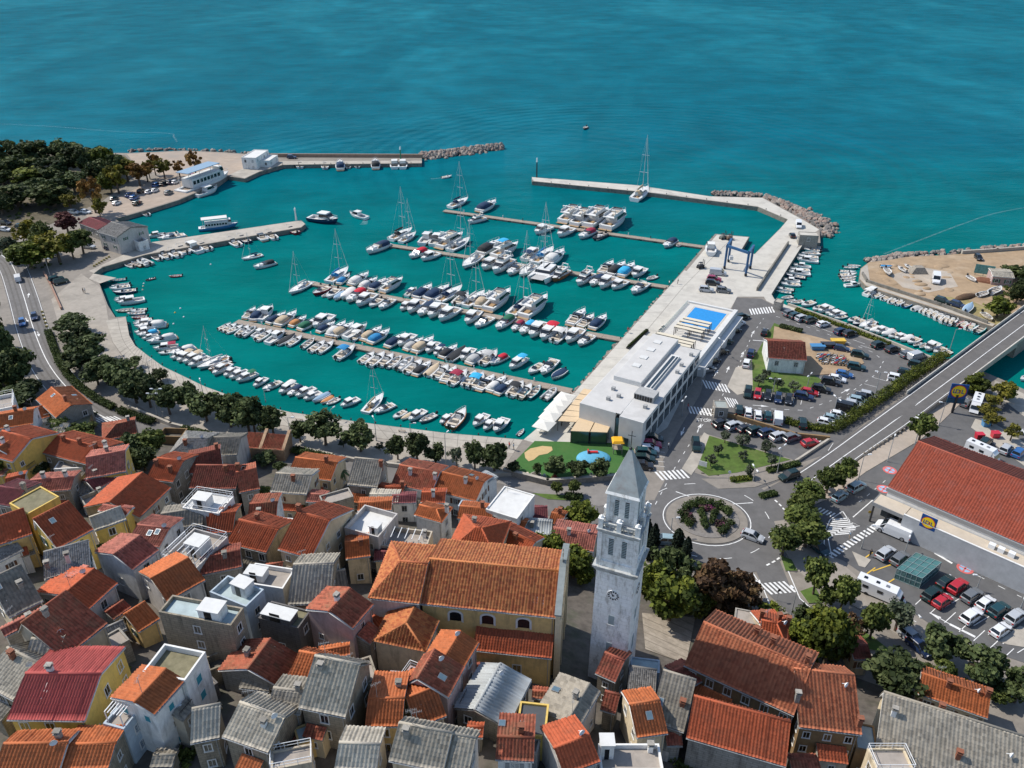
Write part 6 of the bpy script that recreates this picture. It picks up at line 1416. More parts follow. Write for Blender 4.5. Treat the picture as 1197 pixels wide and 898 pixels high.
 wh=MB();wh.tube((-3.8,0,.6),(-3.8,0,1.5),.05);wh.tube((-3.82,0,1.5),(-3.78,0,1.5),.42,n=14)
 dg=arch_cover(-2.5,-1.3,.95,1.2,2.0);ji=MB();ji.tube((4.9,0,1.7),(1.0,0,13),.06,.03,6)
 PROTO['s']=(10.5,[('hull',MS(h,w,M_boot), None , None ),('deck',MS(dk,M_deck,M_teak), None , None ),('cabin',MS(cb,M_deck), None , None ),('window',MS(wn,M_bwin), None , None ),('mast',MS(ma,M_alu), None , None ),('boom',MS(bo,M_alu), None , None ),('cover',MS(sc,cv), None , None ),('rigging',MS(ri,M_alu), None , None ),('wheel',MS(wh,M_alu), None , None ),('spray_hood',MS(dg,cv), None , None ),('furled_jib',MS(ji,CANV['w']), None , None ),('rail',MS(rails(ip,.5,.6),M_alu), None , None )])
 h,st=hull(5.8,2.2,.75);r=[]
 for x,ww,z,t in st:r.append([(x,ww*1.03,z-.06),(x,ww*.7,z+.22),(x,0,z+.42-.2*t),(x,-ww*.7,z+.22),(x,-ww*1.03,z-.06)])
 tp=MB().loft(r,closed= False ,caps=( True , True ))
 PROTO['x']=(5.8,[('hull',MS(h,w,M_boot), None , None ),('cover',MS(tp,cv,smooth= True ), None , None ),('outboard_motor',MS(outboard(-2.9,.65),M_ob), None , None )])
 hl=[];
 for y in (-2.3,2.3):
  h,st=hull(11.5,1.5,1.4,full=.4,pw=1.8);h.v=[(a,b+y,c) for a,b,c in h.v]
  d=MB();d.add([(x,y+sg*ww*.97,z) for x,ww,z,t in st for sg in (1,-1)],[(2*i,2*i+1,2*i+3,2*i+2) for i in range(len(st)-1)]);hl.append((h,d))
 bd=MB();bd.boxz(-5.2,2.4,-1.9,1.9,.8,1.3);cb=MB();cb.frus((-3.4,2.2,-2.2,2.2),1.3,(-3.0,1.0,-1.8,1.8),2.5);wn=MB();wn.frus((-3.2,1.85,-2.17,2.17),1.7,(-3.1,1.3,-1.98,1.98),2.25);tr=MB();tr.boxz(2.4,5.2,-1.7,1.7,1.15,1.2)
 PROTO['C']=(11.5,[('hull',MS(hl[0][0],w,M_boot), None , None ),('deck',MS(hl[0][1],M_deck), None , None ),('hull',MS(hl[1][0],w,M_boot), None , None ),('deck',MS(hl[1][1],M_deck), None , None ),('bridge_deck',MS(bd,M_deck), None , None ),('cabin',MS(cb,M_deck), None , None ),('window',MS(wn,M_bwin), None , None ),('trampoline',MS(tr,CANV['y']), None , None )]+[p for p in PROTO['s'][1] if p[0] in ('mast','boom','cover','rigging')])
 h,st=hull(18,4.6,1.7,full=.5,pw=2.2);dk,ip=deck(st,.2,.6)
 cb=MB();cb.boxz(-6,4.5,-1.8,1.8,1.5,3.7);cb.frus((4.5,6.2,-1.2,1.2),1.8,(4.6,5.8,-1.1,1.1),4.4);wn=MB()
 for i in range(8):wn.boxz(-5.7+i*1.25,-4.8+i*1.25,-1.83,1.83,2.3,3.2)
 wn.frus((4.7,6.15,-1.22,1.22),3.2,(4.7,5.95,-1.15,1.15),4.1);tp=MB();tp.boxz(-7.2,4.4,-2.0,2.0,5.4,5.55);ps=MB()
 for x in (-6.8,-3,1,4.2):
  for y in (-1.8,1.8):ps.tube((x,y,1.4),(x,y,5.4),.06)
 PROTO['S']=(18,[('hull',MS(h,w,M_boot), None , None ),('deck',MS(dk,M_deck,M_cock), None , None ),('cabin',MS(cb,M_deck), None , None ),('window',MS(wn,M_bwin), None , None ),('canopy',MS(tp,cv), None , None ),('canopy_frame',MS(ps,M_alu), None , None ),('rail',MS(rails(ip,.6,.8),M_alu), None , None )])
mk()
KIND={'d':('open dinghy','dinghy'),'o':('open motorboat','motorboat'),'ob':('open motorboat','motorboat'),'r':('inflatable boat','inflatable boat'),'c':('cabin boat','motorboat'),'cb':('cabin boat','motorboat'),'k':('sport cruiser','motorboat'),'ko':('open sport cruiser','motorboat'),'f':('flybridge yacht','yacht'),'fb':('flybridge yacht','yacht'),'s':('sailing yacht','sailing boat'),'x':('tarp-covered boat','motorboat'),'C':('catamaran','catamaran'),'S':('excursion ship','ship')}
NBOAT=[0]
def boat(v,spec,a,b,where,group,scale=1.0,label= None ,z=0.0,lmin=.62,lmax=1.5):
 kind,cov,hc=(spec.split('/')+['',''])[:3];hc=hc or 'w'
 p0,p1=at(*vw(v,*a),z+.35),at(*vw(v,*b),z+.35);d=p1-p0
 L,pr=PROTO[kind];k=min(max(d.length/L,lmin),lmax)*scale*1.09
 c=(p0+p1)/2;c.z=z
 nm={'motorboat':'motorboat','yacht':'motor_yacht','sailing boat':'sailing_boat','dinghy':'dinghy','inflatable boat':'inflatable_boat','catamaran':'catamaran','ship':'excursion_ship'}[KIND[kind][1]]
 if label is None :
  label=HNAME[hc]+' '+KIND[kind][0]+(' with '+CNAME[cov]+' cover' if cov and kind not in ('x',) else '')
  if kind=='x':label=CNAME[cov]+' '+KIND[kind][0]
  label+=', '+where
 root=thing(nm,label,KIND[kind][1],c,math.atan2(d.y,d.x)+random.uniform(-.03,.03),group);root.scale=(k,k*random.uniform(.95,1.08),k*(1 if kind!='s' else random.uniform(.9,1.1)))
 for o in spawn(root,pr):
  n=o.name.split('.')[0]
  if n=='hull' and hc!='w' and kind!='r':recolor(o,0,HULLC[hc])
  if n=='hull' and kind=='r' and hc!='w':recolor(o,0,HULLC[hc])
  if n in ('cover','canopy','spray_hood') and cov:recolor(o,0,CANV[cov])
  elif n in ('cover','spray_hood') and kind=='s':recolor(o,0,CANV[random.choice('nnbkw')])
 root.rotation_euler[0]=random.uniform(-.015,.015)
 NBOAT[0]+=1
 return root
def row(v,where,group,items,z=0.0,scale=1.0,lmin=.62,start=1):
 for i,(s,a,b) in enumerate(items):boat(v,s,a,b,ordn(start+i)+' '+where,group,scale,z=z,lmin=lmin)
A_,B_,C_,D_,E_,F_,G_=(245,355,7.481),(370,365,7.481),(480,380,7.481),(170,380,7.481),(290,420,7.481),(440,440,5.985),(560,360,7.481)
J_,K_,Lv,N_,O_,Q_=(330,300,7.481),(460,310,7.481),(590,310,7.481),(420,220,7.481),(540,230,7.481),(650,250,7.481)
g4='boats moored along the nearest pontoon';g3='boats moored along the second pontoon';g2='boats moored along the third pontoon';g1='boats moored along the farthest pontoon'
w4f,w4n='from outer end, far side of nearest pontoon','from outer end, near side of nearest pontoon'
row(A_,w4f,g4,[('ko//w',(310,130),(400,50)),('k/n',(385,150),(470,50)),('c',(440,150),(550,50)),('k/n',(515,175),(665,95)),('k/t',(600,195),(760,90)),('k/o',(715,200),(845,125)),('k/g',(790,230),(960,145)),('c',(1060,115),(915,220)),('k/n',(955,250),(1095,175)),('k/w',(1045,285),(1190,180))])
row(B_,w4f,g4,[('k/t',(155,215),(325,115)),('c',(260,230),(435,135)),('ob/w',(315,245),(410,170)),('k/t',(410,245),(570,150)),('k/b',(470,270),(640,175)),('k/n',(620,305),(775,210)),('c',(850,210),(715,300)),('k/y',(785,330),(930,245)),('k/t',(865,350),(1020,240)),('c',(1055,275),(960,360))],start=11)
row(C_,w4f,g4,[('cb/n',(290,200),(205,270)),('k/k',(270,285),(405,195)),('x/k',(340,310),(475,215)),('c',(545,220),(440,315)),('k/y',(510,340),(660,240)),('ob/y',(630,345),(750,245)),('k/r',(835,275),(700,350)),('cb/c',(1000,300),(870,390)),('o',(1150,350),(1035,430))],start=21)
row(G_,w4f,g4,[('ko',(670,470),(540,590)),('x/n',(745,550),(635,625))],start=30)
row(A_,w4n,g4,[('o',(80,225),(185,180)),('o',(115,240),(235,185)),('o',(155,255),(290,200)),('o',(250,280),(340,205)),('r',(285,290),(395,215)),('c',(385,290),(485,230)),('o',(415,320),(545,245)),('c',(510,350),(655,260)),('x/k',(600,355),(745,285)),('o',(690,365),(805,295)),('d',(815,385),(915,315)),('o',(885,420),(1005,340)),('o',(960,430),(1080,345))])
row(B_,w4n,g4,[('ob/b',(185,410),(330,310)),('o',(385,440),(505,365)),('o',(465,470),(590,370)),('o',(560,470),(665,380)),('d',(620,480),(740,400)),('r',(710,505),(830,410)),('o',(785,530),(920,435)),('k/k',(860,550),(1000,450)),('x/t',(965,555),(1075,465)),('o',(1035,575),(1150,480))],start=14)
row(C_,w4n,g4,[('ko',(290,500),(395,385)),('ob/m',(350,520),(490,415)),('o',(480,540),(565,425)),('ob/c',(530,550),(635,440)),('ko',(595,570),(730,460)),('k/w',(690,580),(830,470)),('k/n',(760,605),(890,500)),('ob/k',(870,620),(980,515)),('o//e',(945,635),(1055,535)),('d//t',(1030,635),(1130,545))],start=24)
row(G_,w4n,g4,[('r',(570,800),(665,715))],start=34)
w3f,w3n='from outer end, far side of second pontoon','from outer end, near side of second pontoon'
row(J_,w3f,g3,[('s/b',(410,225),(575,120)),('k/b',(495,240),(590,170)),('k/w',(600,250),(755,165)),('k/w',(690,280),(830,205)),('k/n',(780,295),(900,215)),('f',(880,310),(1050,215))])
row(K_,w3f,g3,[('cb/n',(115,270),(200,215)),('k/n',(200,290),(330,195)),('k/n',(300,305),(480,205)),('s/n',(395,325),(595,210)),('ob/k',(545,350),(650,260)),('s/w',(630,360),(790,250)),('k/t',(740,375),(840,265)),('f',(830,400),(1015,255))],start=7)
row(Lv,w3f,g3,[('s/n',(60,440),(235,310)),('f',(165,460),(365,310)),('ko',(570,525),(700,415)),('ko//e',(660,545),(775,455)),('k/n',(770,560),(880,460))],start=15)
row(J_,w3n,g3,[('s/w',(235,235),(70,330)),('d',(325,250),(230,225)),('o//r',(405,275),(275,340)),('d',(430,320),(345,355)),('o',(480,295),(395,370)),('x/p',(540,320),(455,385)),('x/w',(615,295),(520,380)),('k/r',(715,310),(565,405)),('c',(800,345),(655,440)),('o',(860,380),(765,445)),('ko',(970,385),(850,465))])
row(K_,w3n,g3,[('c',(155,335),(60,400)),('c',(250,325),(130,425)),('k/n',(350,350),(220,450)),('c',(445,355),(300,475)),('c',(560,395),(400,495)),('c',(745,420),(630,520)),('ko',(860,470),(715,550)),('k/g',(1040,470),(895,570)),('k/m',(1130,505),(1035,580))],start=12)
row(Lv,w3n,g3,[('k/c',(250,515),(135,610)),('c',(350,525),(220,640)),('cb/r//w',(440,555),(320,665)),('ob/w',(425,680),(545,565)),('c',(670,580),(535,685)),('ko',(765,625),(645,710))],start=21)
w2f,w2n='from outer end, far side of third pontoon','from outer end, near side of third pontoon'
row(N_,w2f,g2,[('s/k',(285,455),(455,375)),('s/w',(370,475),(490,405)),('c',(540,500),(640,410)),('cb/k',(640,510),(715,420)),('f',(700,525),(905,430)),('s/w',(800,545),(955,455))])
row(O_,w2f,g2,[('k/k',(160,510),(325,410)),('fb/c',(280,530),(490,440)),('cb/n',(545,560),(670,480)),('s/b',(640,585),(790,470)),('k/w',(745,600),(890,490))],start=7)
row(Q_,w2f,g2,[('ko',(395,525),(495,440)),('k/k',(480,540),(595,450)),('k/c',(565,550),(680,460)),('c',(765,490),(670,560)),('d',(875,550),(790,580))],start=12)
row(N_,w2n,g2,[('k/n//w',(255,500),(65,575)),('k/r',(580,550),(440,615)),('c',(690,580),(545,635)),('s/w',(1050,600),(910,705))])
row(O_,w2n,g2,[('c',(315,565),(180,645)),('f',(430,570),(275,680)),('ko',(520,610),(400,690)),('s/w',(630,610),(510,700)),('C/k',(800,630),(650,755)),('f//o',(930,660),(790,745)),('f',(1140,690),(1000,780))],start=5)
row(Q_,w2n,g2,[('k/n',(405,560),(300,635)),('c',(500,570),(380,660)),('c',(605,600),(490,665)),('ko',(790,620),(660,705))],start=12)
w1f,w1n='from outer end, far side of farthest pontoon','from outer end, near side of farthest pontoon'
row(N_,w1f,g1,[('s/n',(800,170),(945,105)),('k/n',(1045,210),(1195,135))])
row(Q_,w1f,g1,[('f',(55,80),(215,-15)),('f',(155,105),(310,10)),('f',(275,120),(450,5)),('f',(430,140),(600,25))],start=3)
row(N_,w1n,g1,[('f',(1100,270),(950,310))])
row(O_,w1n,g1,[('c',(770,275),(640,330)),('c',(965,290),(835,355))],start=2)
row(Q_,w1n,g1,[('k/m',(330,160),(200,220)),('r//k',(430,180),(330,230)),('k/n',(1035,240),(945,300)),('r',(1100,260),(1060,285))],start=4)
gq='boats moored bow-to along the curved promenade quay';wq='along the curved promenade quay, counted from slipway'
P3=(110,300,7.481)
row(P3,wq,gq,[('d//t',(270,200),(140,215)),('d',(300,245),(160,265)),('o',(310,265),(145,290)),('o//n',(360,300),(175,325)),('o',(330,350),(190,375)),('c',(340,370),(185,395)),('c',(435,380),(215,420)),('d//e',(330,465),(195,480)),('o',(455,465),(320,480)),('d',(440,490),(295,505)),('d//R',(460,525),(330,540)),('o',(500,550),(365,575)),('c',(560,580),(355,605)),('k/w',(625,600),(365,630)),('c',(530,640),(360,675)),('k/c',(560,660),(380,695)),('c',(555,690),(425,725))])
row(D_,wq,gq,[('k/w',(265,110),(20,160)),('cb/m',(280,190),(80,220)),('o',(260,225),(120,255)),('k/w',(430,205),(205,265)),('c',(400,250),(225,300)),('cb/t',(410,245),(285,325)),('cb/t',(500,260),(335,340)),('c',(555,290),(385,370)),('s/w',(725,290),(465,385)),('d//o',(740,320),(550,410)),('c',(740,350),(595,440)),('c',(810,380),(690,455)),('c',(890,405),(740,475)),('cb/g',(970,430),(800,500)),('c',(1055,470),(950,545)),('ko',(1180,500),(1030,575))],start=18)
row(E_,wq,gq,[('cb/w',(410,220),(275,305)),('k/n',(465,245),(350,320)),('c',(580,260),(420,335)),('c',(630,295),(490,360)),('x/p',(700,305),(570,380)),('x/o',(735,330),(640,390)),('d',(790,345),(690,400)),('c',(960,350),(815,420)),('s/t',(1030,465),(1180,320)),('ko',(1270,400),(1105,475))],start=34)
row(F_,wq,gq,[('o',(200,245),(120,295)),('x/t',(245,260),(175,305)),('c',(335,245),(230,315)),('d//y',(410,270),(305,325)),('c',(540,275),(445,335)),('o//o',(520,360),(620,245)),('c',(770,275),(680,355)),('c',(830,310),(750,380)),('c',(905,305),(825,395)),('d//b',(990,410),(1030,370))],start=44)
# channel
VC=(880,260,7.481);gc='small boats in the channel by the sandy headland'
wc='along the inner channel quay, counted from the workshop'
row(VC,wc,gc,[('o',(590,225),(470,210)),('o',(580,250),(450,240)),('d',(575,275),(430,280)),('o',(565,315),(400,300)),('c',(565,350),(390,330)),('c',(500,395),(360,380)),('o',(490,425),(330,418)),('c',(495,460),(320,445)),('o//n',(450,490),(290,467)),('c',(405,520),(270,510)),('o',(405,550),(250,545)),('o',(350,595),(215,580)),('d//t',(330,618),(205,605)),('d',(340,650),(250,668)),('d',(370,680),(295,697)),('d',(435,690),(330,710)),('o',(530,700),(425,735))],lmin=.55)
ws_='along the car-park sea wall, counted from the hut'
row(VC,ws_,gc,[('o',(600,735),(525,770)),('c',(685,745),(570,790)),('o',(735,775),(635,805)),('c',(790,795),(665,830)),('o',(810,820),(715,845))],lmin=.55)
row(VR,ws_,gc,[('o',(75,475),(5,500)),('o//n',(110,490),(40,522)),('s/w',(185,500),(85,540)),('o',(195,525),(120,555)),('x/w',(225,540),(155,570)),('c',(270,545),(195,578)),('x/w',(310,560),(235,593)),('o',(350,580),(280,607)),('c',(395,590),(325,618)),('x/w',(435,600),(360,632)),('o',(485,615),(410,647)),('d//t',(495,640),(450,667)),('d//t',(540,650),(490,680)),('c',(610,650),(530,697)),('o',(660,680),(585,712)),('o',(700,700),(640,722))],start=6,lmin=.55)
wh_='along the headland walkway, counted from its tip'
row(VR,wh_,gc,[('cb/w',(125,320),(205,285)),('o',(180,330),(250,302)),('o',(245,350),(315,320)),('o',(290,370),(350,340)),('o',(330,380),(400,350)),('d//b',(380,395),(450,365)),('x/y',(450,420),(515,390)),('o',(505,435),(555,405)),('o',(535,450),(590,410)),('o',(570,465),(630,425)),('o',(610,485),(660,440)),('o',(650,505),(700,455)),('o',(680,515),(745,470)),('d//e',(725,520),(800,490)),('o//R',(765,530),(840,500)),('o',(815,550),(885,510)),('d//t',(865,570),(935,530))],lmin=.55)
wt='in the cluster off the headland tip'
row(VC,wt,gc,[('d',(840,375),(940,385)),('d//t',(800,395),(920,402)),('o',(770,430),(890,438)),('o',(765,468),(900,458)),('d',(775,488),(900,483)),('d',(795,508),(895,503)),('c',(810,555),(930,545))],lmin=.55)
# far left pier and mole
gp='boats along the left pier';W1=(0,130,3.99);Vm=(240,130,3.15)
boat(W1,'S/p',(845,392),(1068,312),'',gp,label='long white excursion ship with pale green canopy at the far left quay',scale=.95,lmin=.5,lmax=3)
boat(W1,'c//w',(920,398),(1012,368),'',gp,label='white cabin launch tied alongside the long excursion ship',lmin=.5,lmax=2)
boat(W1,'S/w/b',(935,553),(1105,535),'',gp,label='blue-hulled white excursion boat on the far side of the left pier',lmin=.5,lmax=3)
boat(W1,'d',(690,486),(660,470),'',gp,label='lone small white dinghy off the far left quay')
row(W1,'on the inner side of the left pier root',gp,[('c',(770,575),(690,590)),('o//r',(815,572),(740,585)),('ko',(860,582),(740,605))],lmin=.5)
row(W1,'along the near side of left pier, counted from shore',gp,[('d',(620,727),(580,712)),('d//o',(660,724),(615,708)),('r',(700,720),(648,695)),('d',(750,697),(702,670)),('o',(792,690),(737,658)),('o',(847,685),(777,648)),('o',(876,667),(822,633)),('c',(932,660),(872,628)),('o',(977,650),(922,622)),('o',(1122,635),(1060,598)),('o//n',(1165,617),(1102,583))],lmin=.5)
row(Vm,'along the near side of left pier, outer half',gp,[('ko',(220,477),(185,453)),('o',(258,472),(225,450)),('o//r',(338,452),(298,430))],lmin=.5)
boat(W1,'r//k',(720,778),(683,788),'',gp,label='black inflatable drifting off the slipway')
boat(W1,'d//R',(845,766),(790,772),'',gp,label='red rowing boat drifting off the slipway')
boat(Vm,'s/n',(207,530),(137,547),'',gp,label='small sailing boat anchored below the left pier',lmin=.45)
boat(Vm,'k/k',(255,560),(180,580),'',gp,label='dark-windowed sport cruiser anchored alone in the inner harbour')
boat(Vm,'c//n',(388,398),(486,412),'',gp,label='dark blue workboat near the outer end of the left pier',lmax=2.5)
boat(Vm,'c/n',(592,396),(536,382),'',gp,label='white motorboat under way leaving a short wake in the harbour')
boat(Vm,'o',(872,245),(906,240),'',gp,label='small motorboat heading in near the rubble mole head')
row(Vm,'along the left mole, counted from the shore','boats along the left mole',[('d',(330,208),(325,192)),('o',(350,210),(348,192)),('o',(440,215),(441,192)),('k/n',(498,218),(497,192)),('d',(526,210),(525,195)),('d',(562,210),(556,192)),('k/k',(628,214),(627,188)),('c',(697,215),(698,188)),('c',(727,215),(728,188))],lmin=.5)
boat((600,170,2.9925),'s/t',(425,194),(468,158),'', None ,label='white sailing yacht moored alone against the long breakwater',lmax=1.6)
boat((0,0,1),'d//k',(686,148),(682,152),'', None ,label='tiny dark boat far out on the open sea',lmin=1.2)
# pontoons
def pontoon(lab,p0,p1,w=2.6):
 a,b=at(*p0,.75),at(*p1,.75);d=b-a;L=d.length;c=a.copy();c.z=0
 o=thing('pontoon',lab,'pontoon',c,math.atan2(d.y,d.x),'floating pontoons of the marina');m=MB()
 n=int(L/6)
 for i in range(n):m.boxz(L*i/n+.03,L*(i+1)/n-.03,-w/2,w/2,.58,.74)
 stuff_o=m.build('deck',M_wood,o);m=MB();m.boxz(0,L,-w/2-.06,w/2+.06,.45,.6);m.build('frame',M_wood,o)
 for i in range(n):MB().boxz(L*i/n+.8,L*(i+1)/n-.8,-w/2+.1,w/2-.1,-.3,.45).build('float',mat('concrete_float',(.2,.19,.17),.9),o)
 for i in range(1,int(L/9)):
  x=i*9.0;m=MB();m.boxz(x-.12,x+.12,w/2-.4,w/2-.15,.74,1.75);m.build('service_post',M_white if i%2 else M_blackm,o)
 return o
pontoon('nearest long wooden pontoon, reaching the marina quay by the parasols',(276,375.5),(668,457))
pontoon('second long wooden pontoon from the promenade, reaching the quay beside the marina roof',(362,330.5),(728,397))
pontoon('third wooden pontoon from the promenade, reaching the quay beside the pool',(450,285.5),(781,335.5))
pontoon('farthest wooden pontoon, lined with the largest white yachts',(519,246),(823,288.5))
print('boats',NBOAT[0])
# ================================================================== VEHICLES
CP={k:paint('car_'+n,c,.25,.03,.6) for k,n,c in (('k','black',(.018,.019,.022)),('w','white',(.70,.71,.72)),('s','silver',(.42,.44,.46)),('g','grey',(.14,.15,.16)),('r','red',(.42,.02,.03)),('m','crimson',(.28,.015,.06)),('b','blue',(.03,.12,.32)),('n','navy',(.015,.03,.08)),('t','teal',(.012,.05,.06)),('e','dark green',(.010,.028,.026)),('l','light blue',(.26,.36,.40)))}
CPN={'k':'black','w':'white','s':'silver','g':'grey','r':'red','m':'crimson','b':'blue','n':'navy','t':'dark teal','e':'dark green','l':'pale blue'}
M_cglass=mat('car_glass',(.012,.016,.02),.06,.1,1,spec=.6);M_hl=mat('headlight',(.6,.62,.65),.15,.05,1);M_tl=mat('tail_light',(.35,.01,.01),.3,.05,1);M_rim=mat('alloy_rim',(.45,.46,.47),.35,.1,1,metal=.6);M_trimk=mat('black_trim',(.02,.02,.022),.6)
CARP={}
def mkcar(key,st,gb,gt,zb,zt,wheels,r=.32,W=.88):
 b=MB();b.loft([[(x,-w,zl),(x,-w,zl+(z-zl)*.6),(x,-w*.92,z),(x,0,z+.03),(x,w*.92,z),(x,w,zl+(z-zl)*.6),(x,w,zl)] for x,w,zl,z in st])
 b.frus((gt[0]-.03,gt[1]+.03,gt[2]-.02,gt[3]+.02),zt-.02,(gt[0]+.1,gt[1]-.12,gt[2]+.08,gt[3]-.08),zt+.06)
 xm=(gb[0]+gb[1])/2-.15
 b.frus((xm-.06,xm+.06,gb[2]-.012,gb[3]+.012),zb,(xm-.05,xm+.05,gt[2]-.012,gt[3]+.012),zt)
 for sx,xb,xt in ((0,gb[0],gt[0]),(1,gb[1],gt[1])):
  for sg in (-1,1):b.tube((xb,sg*(gb[3]-.02),zb),(xt,sg*(gt[3]-.01),zt),.05,n=5)
 g=MB();g.frus(gb,zb,gt,zt);x0,x1=st[0][0],st[-1][0]
 pr=[('body',MS(b,CP['w'],smooth= False ), None , None ),('window',MS(g,M_cglass), None , None )]
 wm=MB();wm.tube((0,-.11,0),(0,.11,0),r,n=14);wm.tube((0,-.125,0),(0,.125,0),r*.6,n=10,mi=1);wme=MS(wm,M_black,M_rim)
 for x in wheels:
  for s in (-1,1):pr.append(('wheel',wme, None ,(x,s*(W-.1),r)))
 h=MB();h.boxz(-.12,.03,-.17,.17,-.07,.08);hm=MS(h,M_hl);t=MB();t.boxz(-.03,.1,-.14,.14,-.1,.12);tm_=MS(t,M_tl)
 for s in (-1,1):pr.append(('headlight',hm, None ,(x1-.06,s*st[-1][1]*.82,.66)));pr.append(('tail_light',tm_, None ,(x0-.01,s*st[0][1]*.88,.8)))
 mi=MB()
 mi.boxz(gb[1]-.35,gb[1]-.2,W-.02,W+.16,zb,zb+.14);mi.boxz(gb[1]-.35,gb[1]-.2,-W-.16,-W+.02,zb,zb+.14);pr.append(('mirror',MS(mi,M_trimk), None , None ))
 CARP[key]=pr
mkcar('h',[(-2.0,.72,.36,.86),(-1.85,.85,.24,.96),(-.8,.88,.22,.97),(.7,.88,.22,.94),(1.5,.85,.24,.84),(1.95,.76,.28,.70),(2.05,.62,.36,.6)],(-1.85,1.0,-.80,.80),(-1.5,.15,-.62,.62),.94,1.46,(-1.25,1.3))
mkcar('d',[(-2.25,.74,.38,.84),(-2.1,.85,.26,.95),(-.8,.89,.22,.95),(.8,.89,.22,.92),(1.7,.86,.24,.82),(2.2,.76,.28,.68),(2.3,.62,.36,.58)],(-1.7,1.05,-.80,.80),(-1.0,.2,-.62,.62),.92,1.40,(-1.4,1.45))
mkcar('u',[(-2.15,.78,.42,.95),(-2.0,.90,.30,1.06),(-.8,.92,.26,1.07),(.8,.92,.26,1.04),(1.6,.90,.28,.98),(2.15,.82,.32,.82),(2.25,.70,.40,.7)],(-2.0,1.05,-.84,.84),(-1.75,.3,-.68,.68),1.04,1.66,(-1.35,1.4),.36,.91)
mkcar('v',[(-2.6,.92,.40,1.9),(-2.5,.96,.28,2.0),(.9,.96,.28,2.0),(1.3,.95,.28,1.3),(2.0,.93,.28,1.12),(2.5,.85,.32,.85),(2.6,.7,.4,.7)],(.3,1.85,-.93,.93),(.2,.95,-.86,.86),1.12,1.97,(-1.6,1.6),.36,.95)
NCAR=[0]
def car(v,spec,p,d,label,group= None ,z=1.85,name= None ,k=1.12):
 kind,c=spec[0],spec[1]
 a=at(*vw(v,*p),z+.6);b=at(*vw(v,p[0]+d[0]*10,p[1]+d[1]*10),z+.6);rz=math.atan2(b.y-a.y,b.x-a.x);a.z=z
 nm={'h':'hatchback','d':'saloon_car','u':'estate_car','v':'van'}[kind]
 r=thing('van' if kind=='v' else 'parked_car',label,'van' if kind=='v' else 'car',a,rz+random.uniform(-.03,.03),group);r.scale=(k,k,k)
 for o in spawn(r,CARP[kind]):
  if o.name.startswith('body'):recolor(o,0,CP[c])
 NCAR[0]+=1; return r
def cars(v,where,d,items,group):
 for i,q in enumerate(items):
  spec,p=q[0],q[1];dd=q[2] if len(q)>2 else d
  car(v,spec,p,dd,'%s %s, %s %s'%(CPN[spec[1]],{'h':'hatchback','d':'saloon car','u':'estate car','v':'van'}[spec[0]],ordn(i+1),where),group)
P_=VP
cars(P_,'from far end beside the marina wall',(1,-.25),[('ue',(402,97)),('uw',(386,121)),('hk',(373,148)),('ut',(340,190)),('uk',(322,226)),('hk',(294,259)),('hg',(276,290))],'cars parked along the marina building')
cars(P_,'down the middle lane left of the small house',(.35,-1),[('hk',(485,152)),('un',(434,230)),('uw',(418,268))],'cars beside the small house lawn')
cars(P_,'from left in row below the olive lawn',(-.1,1),[('ue',(423,375)),('hr',(459,381)),('hk',(497,386)),('hn',(535,396)),('hk',(573,401))],'cars below the olive lawn')
cars(P_,'from the bottom in the slanted row beside the small house',(1,.18),[('un',(628,390)),('hr',(650,374)),('uk',(692,363)),('uk',(727,336)),('hw',(752,325)),('hb',(778,308)),('ut',(822,281)),('ue',(834,237)),('hn',(768,213))],'slanted cars right of the small house')
cars(P_,'from the left along the sandy sea wall',(1,-.28),[('ug',(577,84)),('ut',(598,93)),('us',(622,102)),('ue',(652,108)),('hw',(700,123)),('un',(766,151)),('uk',(797,158)),('ue',(904,200)),('uk',(955,216)),('ug',(1010,235)),('vs',(1043,243))],'cars along the sea wall')
cars(P_,'from top in the row beside the hedge',(1,.22),[('ue',(1046,275)),('he',(1006,301)),('uw',(972,324)),('us',(868,388)),('uk',(848,397)),('ul',(831,407)),('us',(813,421)),('vk',(790,433)),('hw',(760,459)),('hl',(735,472)),('hw',(713,486))],'cars beside the long hedge')
cars(P_,'from the kiosk in the row above the brown wall',(-.05,-1),[('ue',(390,440)),('hw',(424,448)),('hw',(460,458)),('ht',(497,461)),('vw',(533,470)),('ue',(624,488))],'cars above the brown wall')
cars(P_,'from left in row below the brown wall',(1,-.35),[('uk',(325,490)),('us',(371,498)),('hk',(412,508)),('ue',(450,516)),('un',(492,524)),('us',(536,537)),('ug',(582,541)),('hr',(652,560),(1,-.22))],'cars below the brown wall')
cars(P_,'from top in the row beside the playground',(1,.06),[('ue',(73,545)),('um',(66,567)),('hw',(60,582)),('ut',(47,597)),('ue',(42,620)),('uk',(35,645))],'cars beside the playground')
car(P_,'ue',(232,568),(.1,1),'dark green estate car alone beside the triangular lawn')
car(P_,'ue',(575,682),(-1,.3),'dark green estate car driving down towards the roundabout')
car(P_,'ul',(822,723),(.8,-.4),'pale blue estate car by the store lane trees, upper of two','two cars at the store lane');car(P_,'hl',(760,757),(.8,-.5),'pale teal-blue hatchback by the store lane trees, lower of two','two cars at the store lane')
car((0,0,1),'hs',(880,627),(1,.35),'silver hatchback driving on the right side of the roundabout');car((0,0,1),'ul',(776,632),(-1,-.1),'pale blue estate car on the roundabout behind the cypresses');car((0,0,1),'ht',(845,668),(.6,.6),'dark teal hatchback half hidden by brown shrubs beside the roundabout')
L_=VL
car(L_,'vw',(580,85),(-1,-.4),'large white delivery van beside the long zebra crossing', None ,k=1.35)
cars(L_,'from the zebra crossing in the yellow-marked bays',(1,-.75),[('us',(545,190)),('ug',(612,216))],'cars in the yellow-marked bays')
